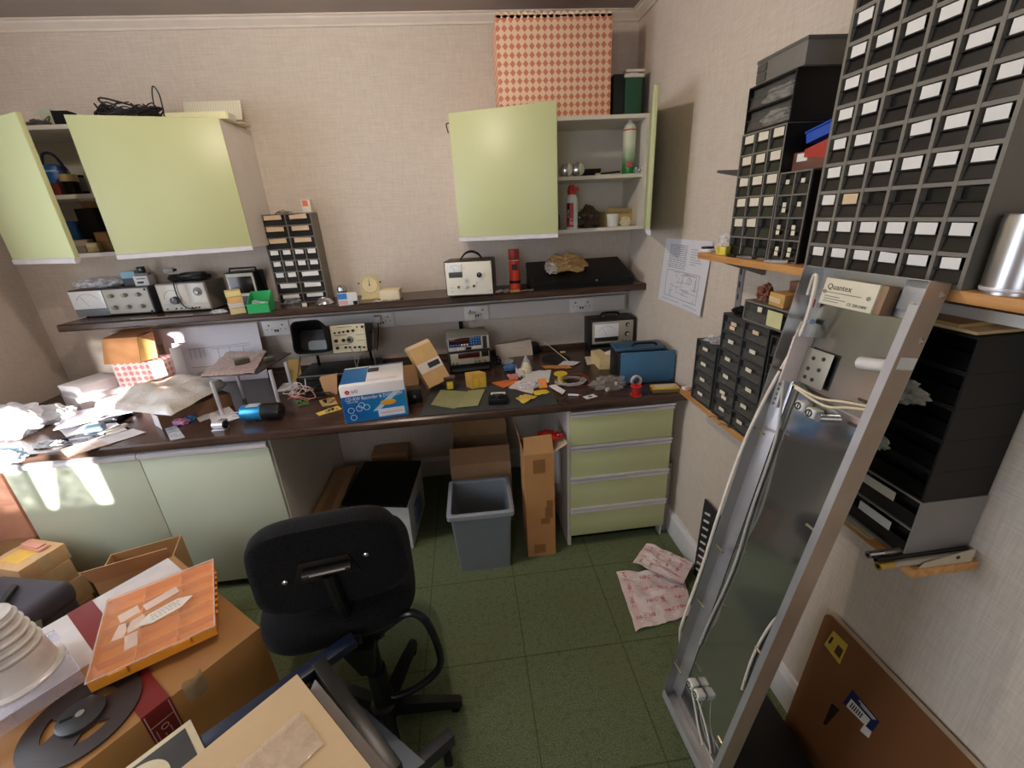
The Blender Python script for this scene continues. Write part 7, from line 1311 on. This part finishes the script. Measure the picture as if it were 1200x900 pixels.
# --------------------------------------------------------------- brown board leaning on the wall
BLc, TLc = V((.905, .85, .003)), V((.954, .818, .533)); uu = V((0, -1, .018)).normalized(); vv = TLc-BLc; vv = (vv-uu*vv.dot(uu)); Hb = vv.length; vv.normalize(); nn_ = uu.cross(vv); nn_ = -nn_ if nn_.x > 0 else nn_
BLc = TLc-vv*Hb; BLc.z = max(BLc.z, .019)
Mb = Matrix(((uu.x, vv.x, nn_.x, BLc.x), (uu.y, vv.y, nn_.y, BLc.y), (uu.z, vv.z, nn_.z, BLc.z-.018), (0, 0, 0, 1)))
BB = mat((124, 80, 50), .3, var=.05, scale=3)
t = thing('hardboard_panel', 'large brown hardboard panel with two stickers leaning on the lower right wall', 'panel', M=Mb); Lb = 1.0
rc = [(.02-.02*math.cos(a), Hb-.02+.02*math.sin(a)) for a in [PI/2*i/6 for i in range(7)]]
MB().prism([(0, 0)]+rc+[(Lb, Hb), (Lb, 0)], -.006, .0).build('face_board', BB, t, smooth=0); MB().prism([(0, 0)]+rc+[(Lb, Hb), (Lb, 0)], -.0215, -.0062).build('core_board', mat((196, 176, 148), .7), t, smooth=0)
inv_ = Mb.inverted()
def onb(px_, py_):
    d = RT*((px_-600)/FPX)-UP*((py_-450)/FPX)+FW; n = V((Mb[0][2], Mb[1][2], Mb[2][2])); p0 = Mb.translation
    return inv_ @ (CAM+d*((p0-CAM).dot(n)/d.dot(n)))
def sticker(name, pxs, m, k=.0008, lab=None):
    c = [onb(*q_) for q_ in pxs]; o = MB().hull([(p.x, p.y, .0) for p in c], [(p.x, p.y, k) for p in c]).build(name, m, t, smooth=0)
    if lab: o['label'] = lab
    return o, c
def sub(par, c, u0, v0, u1, v1, m, k=.0014, name='print_block'):
    f = lambda u, v: (c[0]*(1-u)+c[1]*u)*(1-v)+(c[3]*(1-u)+c[2]*u)*v
    q_ = [f(u0, v0), f(u1, v0), f(u1, v1), f(u0, v1)]; return MB().hull([(p.x, p.y, .0008) for p in q_], [(p.x, p.y, k) for p in q_]).build(name, m, par, smooth=0)
o, c = sticker('yellow_sticker', [(977, 739), (994, 756), (984, 778.5), (966, 755)], mat((206, 172, 70), .5), lab='yellow sticker near the top corner'); sub(o, c, .55, .35, .9, .8, mat((80, 56, 34), .6), name='bar_code'); sub(o, c, .1, .3, .22, .7, INK)
o, c = sticker('barcode_sticker', [(999, 808), (1031, 846), (1022, 858), (988, 824)], mat((30, 40, 84), .45), lab='blue sticker with white bar code panel'); sub(o, c, .12, .42, .8, .98, mat((226, 224, 214), .5), name='white_panel')
for i in range(6): sub(o, c, .2+.07*i, .52, .235+.07*i, .86, INK, .0018, 'bar')
sub(o, c, .3, .08, .9, .14, WPANEL); sub(o, c, .4, .2, .85, .25, WPANEL)
o, c = sticker('white_tag', [(1013, 849), (1022, 857), (1018, 865), (1008, 856)], mat((228, 222, 210), .5))
o, c = sticker('dark_notch', [(975, 824), (984, 832), (968, 850), (965, 848)], mat((26, 18, 14), .6))
# vent grille by the fitting
t = thing('vent_grille', 'dark slotted grille plate standing against the right wall behind the light fitting', 'grille', (.958, 1.492, .0), 0); Mg = Matrix.Rotation(.03, 4, 'Y'); t.rotation_euler.y = .02
MB().box((0, -.20, 0), (.008, 0, .43), .001).build('plate', mat((30, 30, 38), .4), t)
for i in range(9): MB().hull([(-.002, -.06, .06+.04*i), (-.002, -.02, .045+.04*i), (.0, -.02, .045+.04*i), (.0, -.06, .06+.04*i)], [(-.002, -.06, .072+.04*i), (-.002, -.02, .055+.04*i), (0, -.02, .055+.04*i), (0, -.06, .072+.04*i)]).build('slat', mat((220, 218, 222), .35), t, smooth=0)
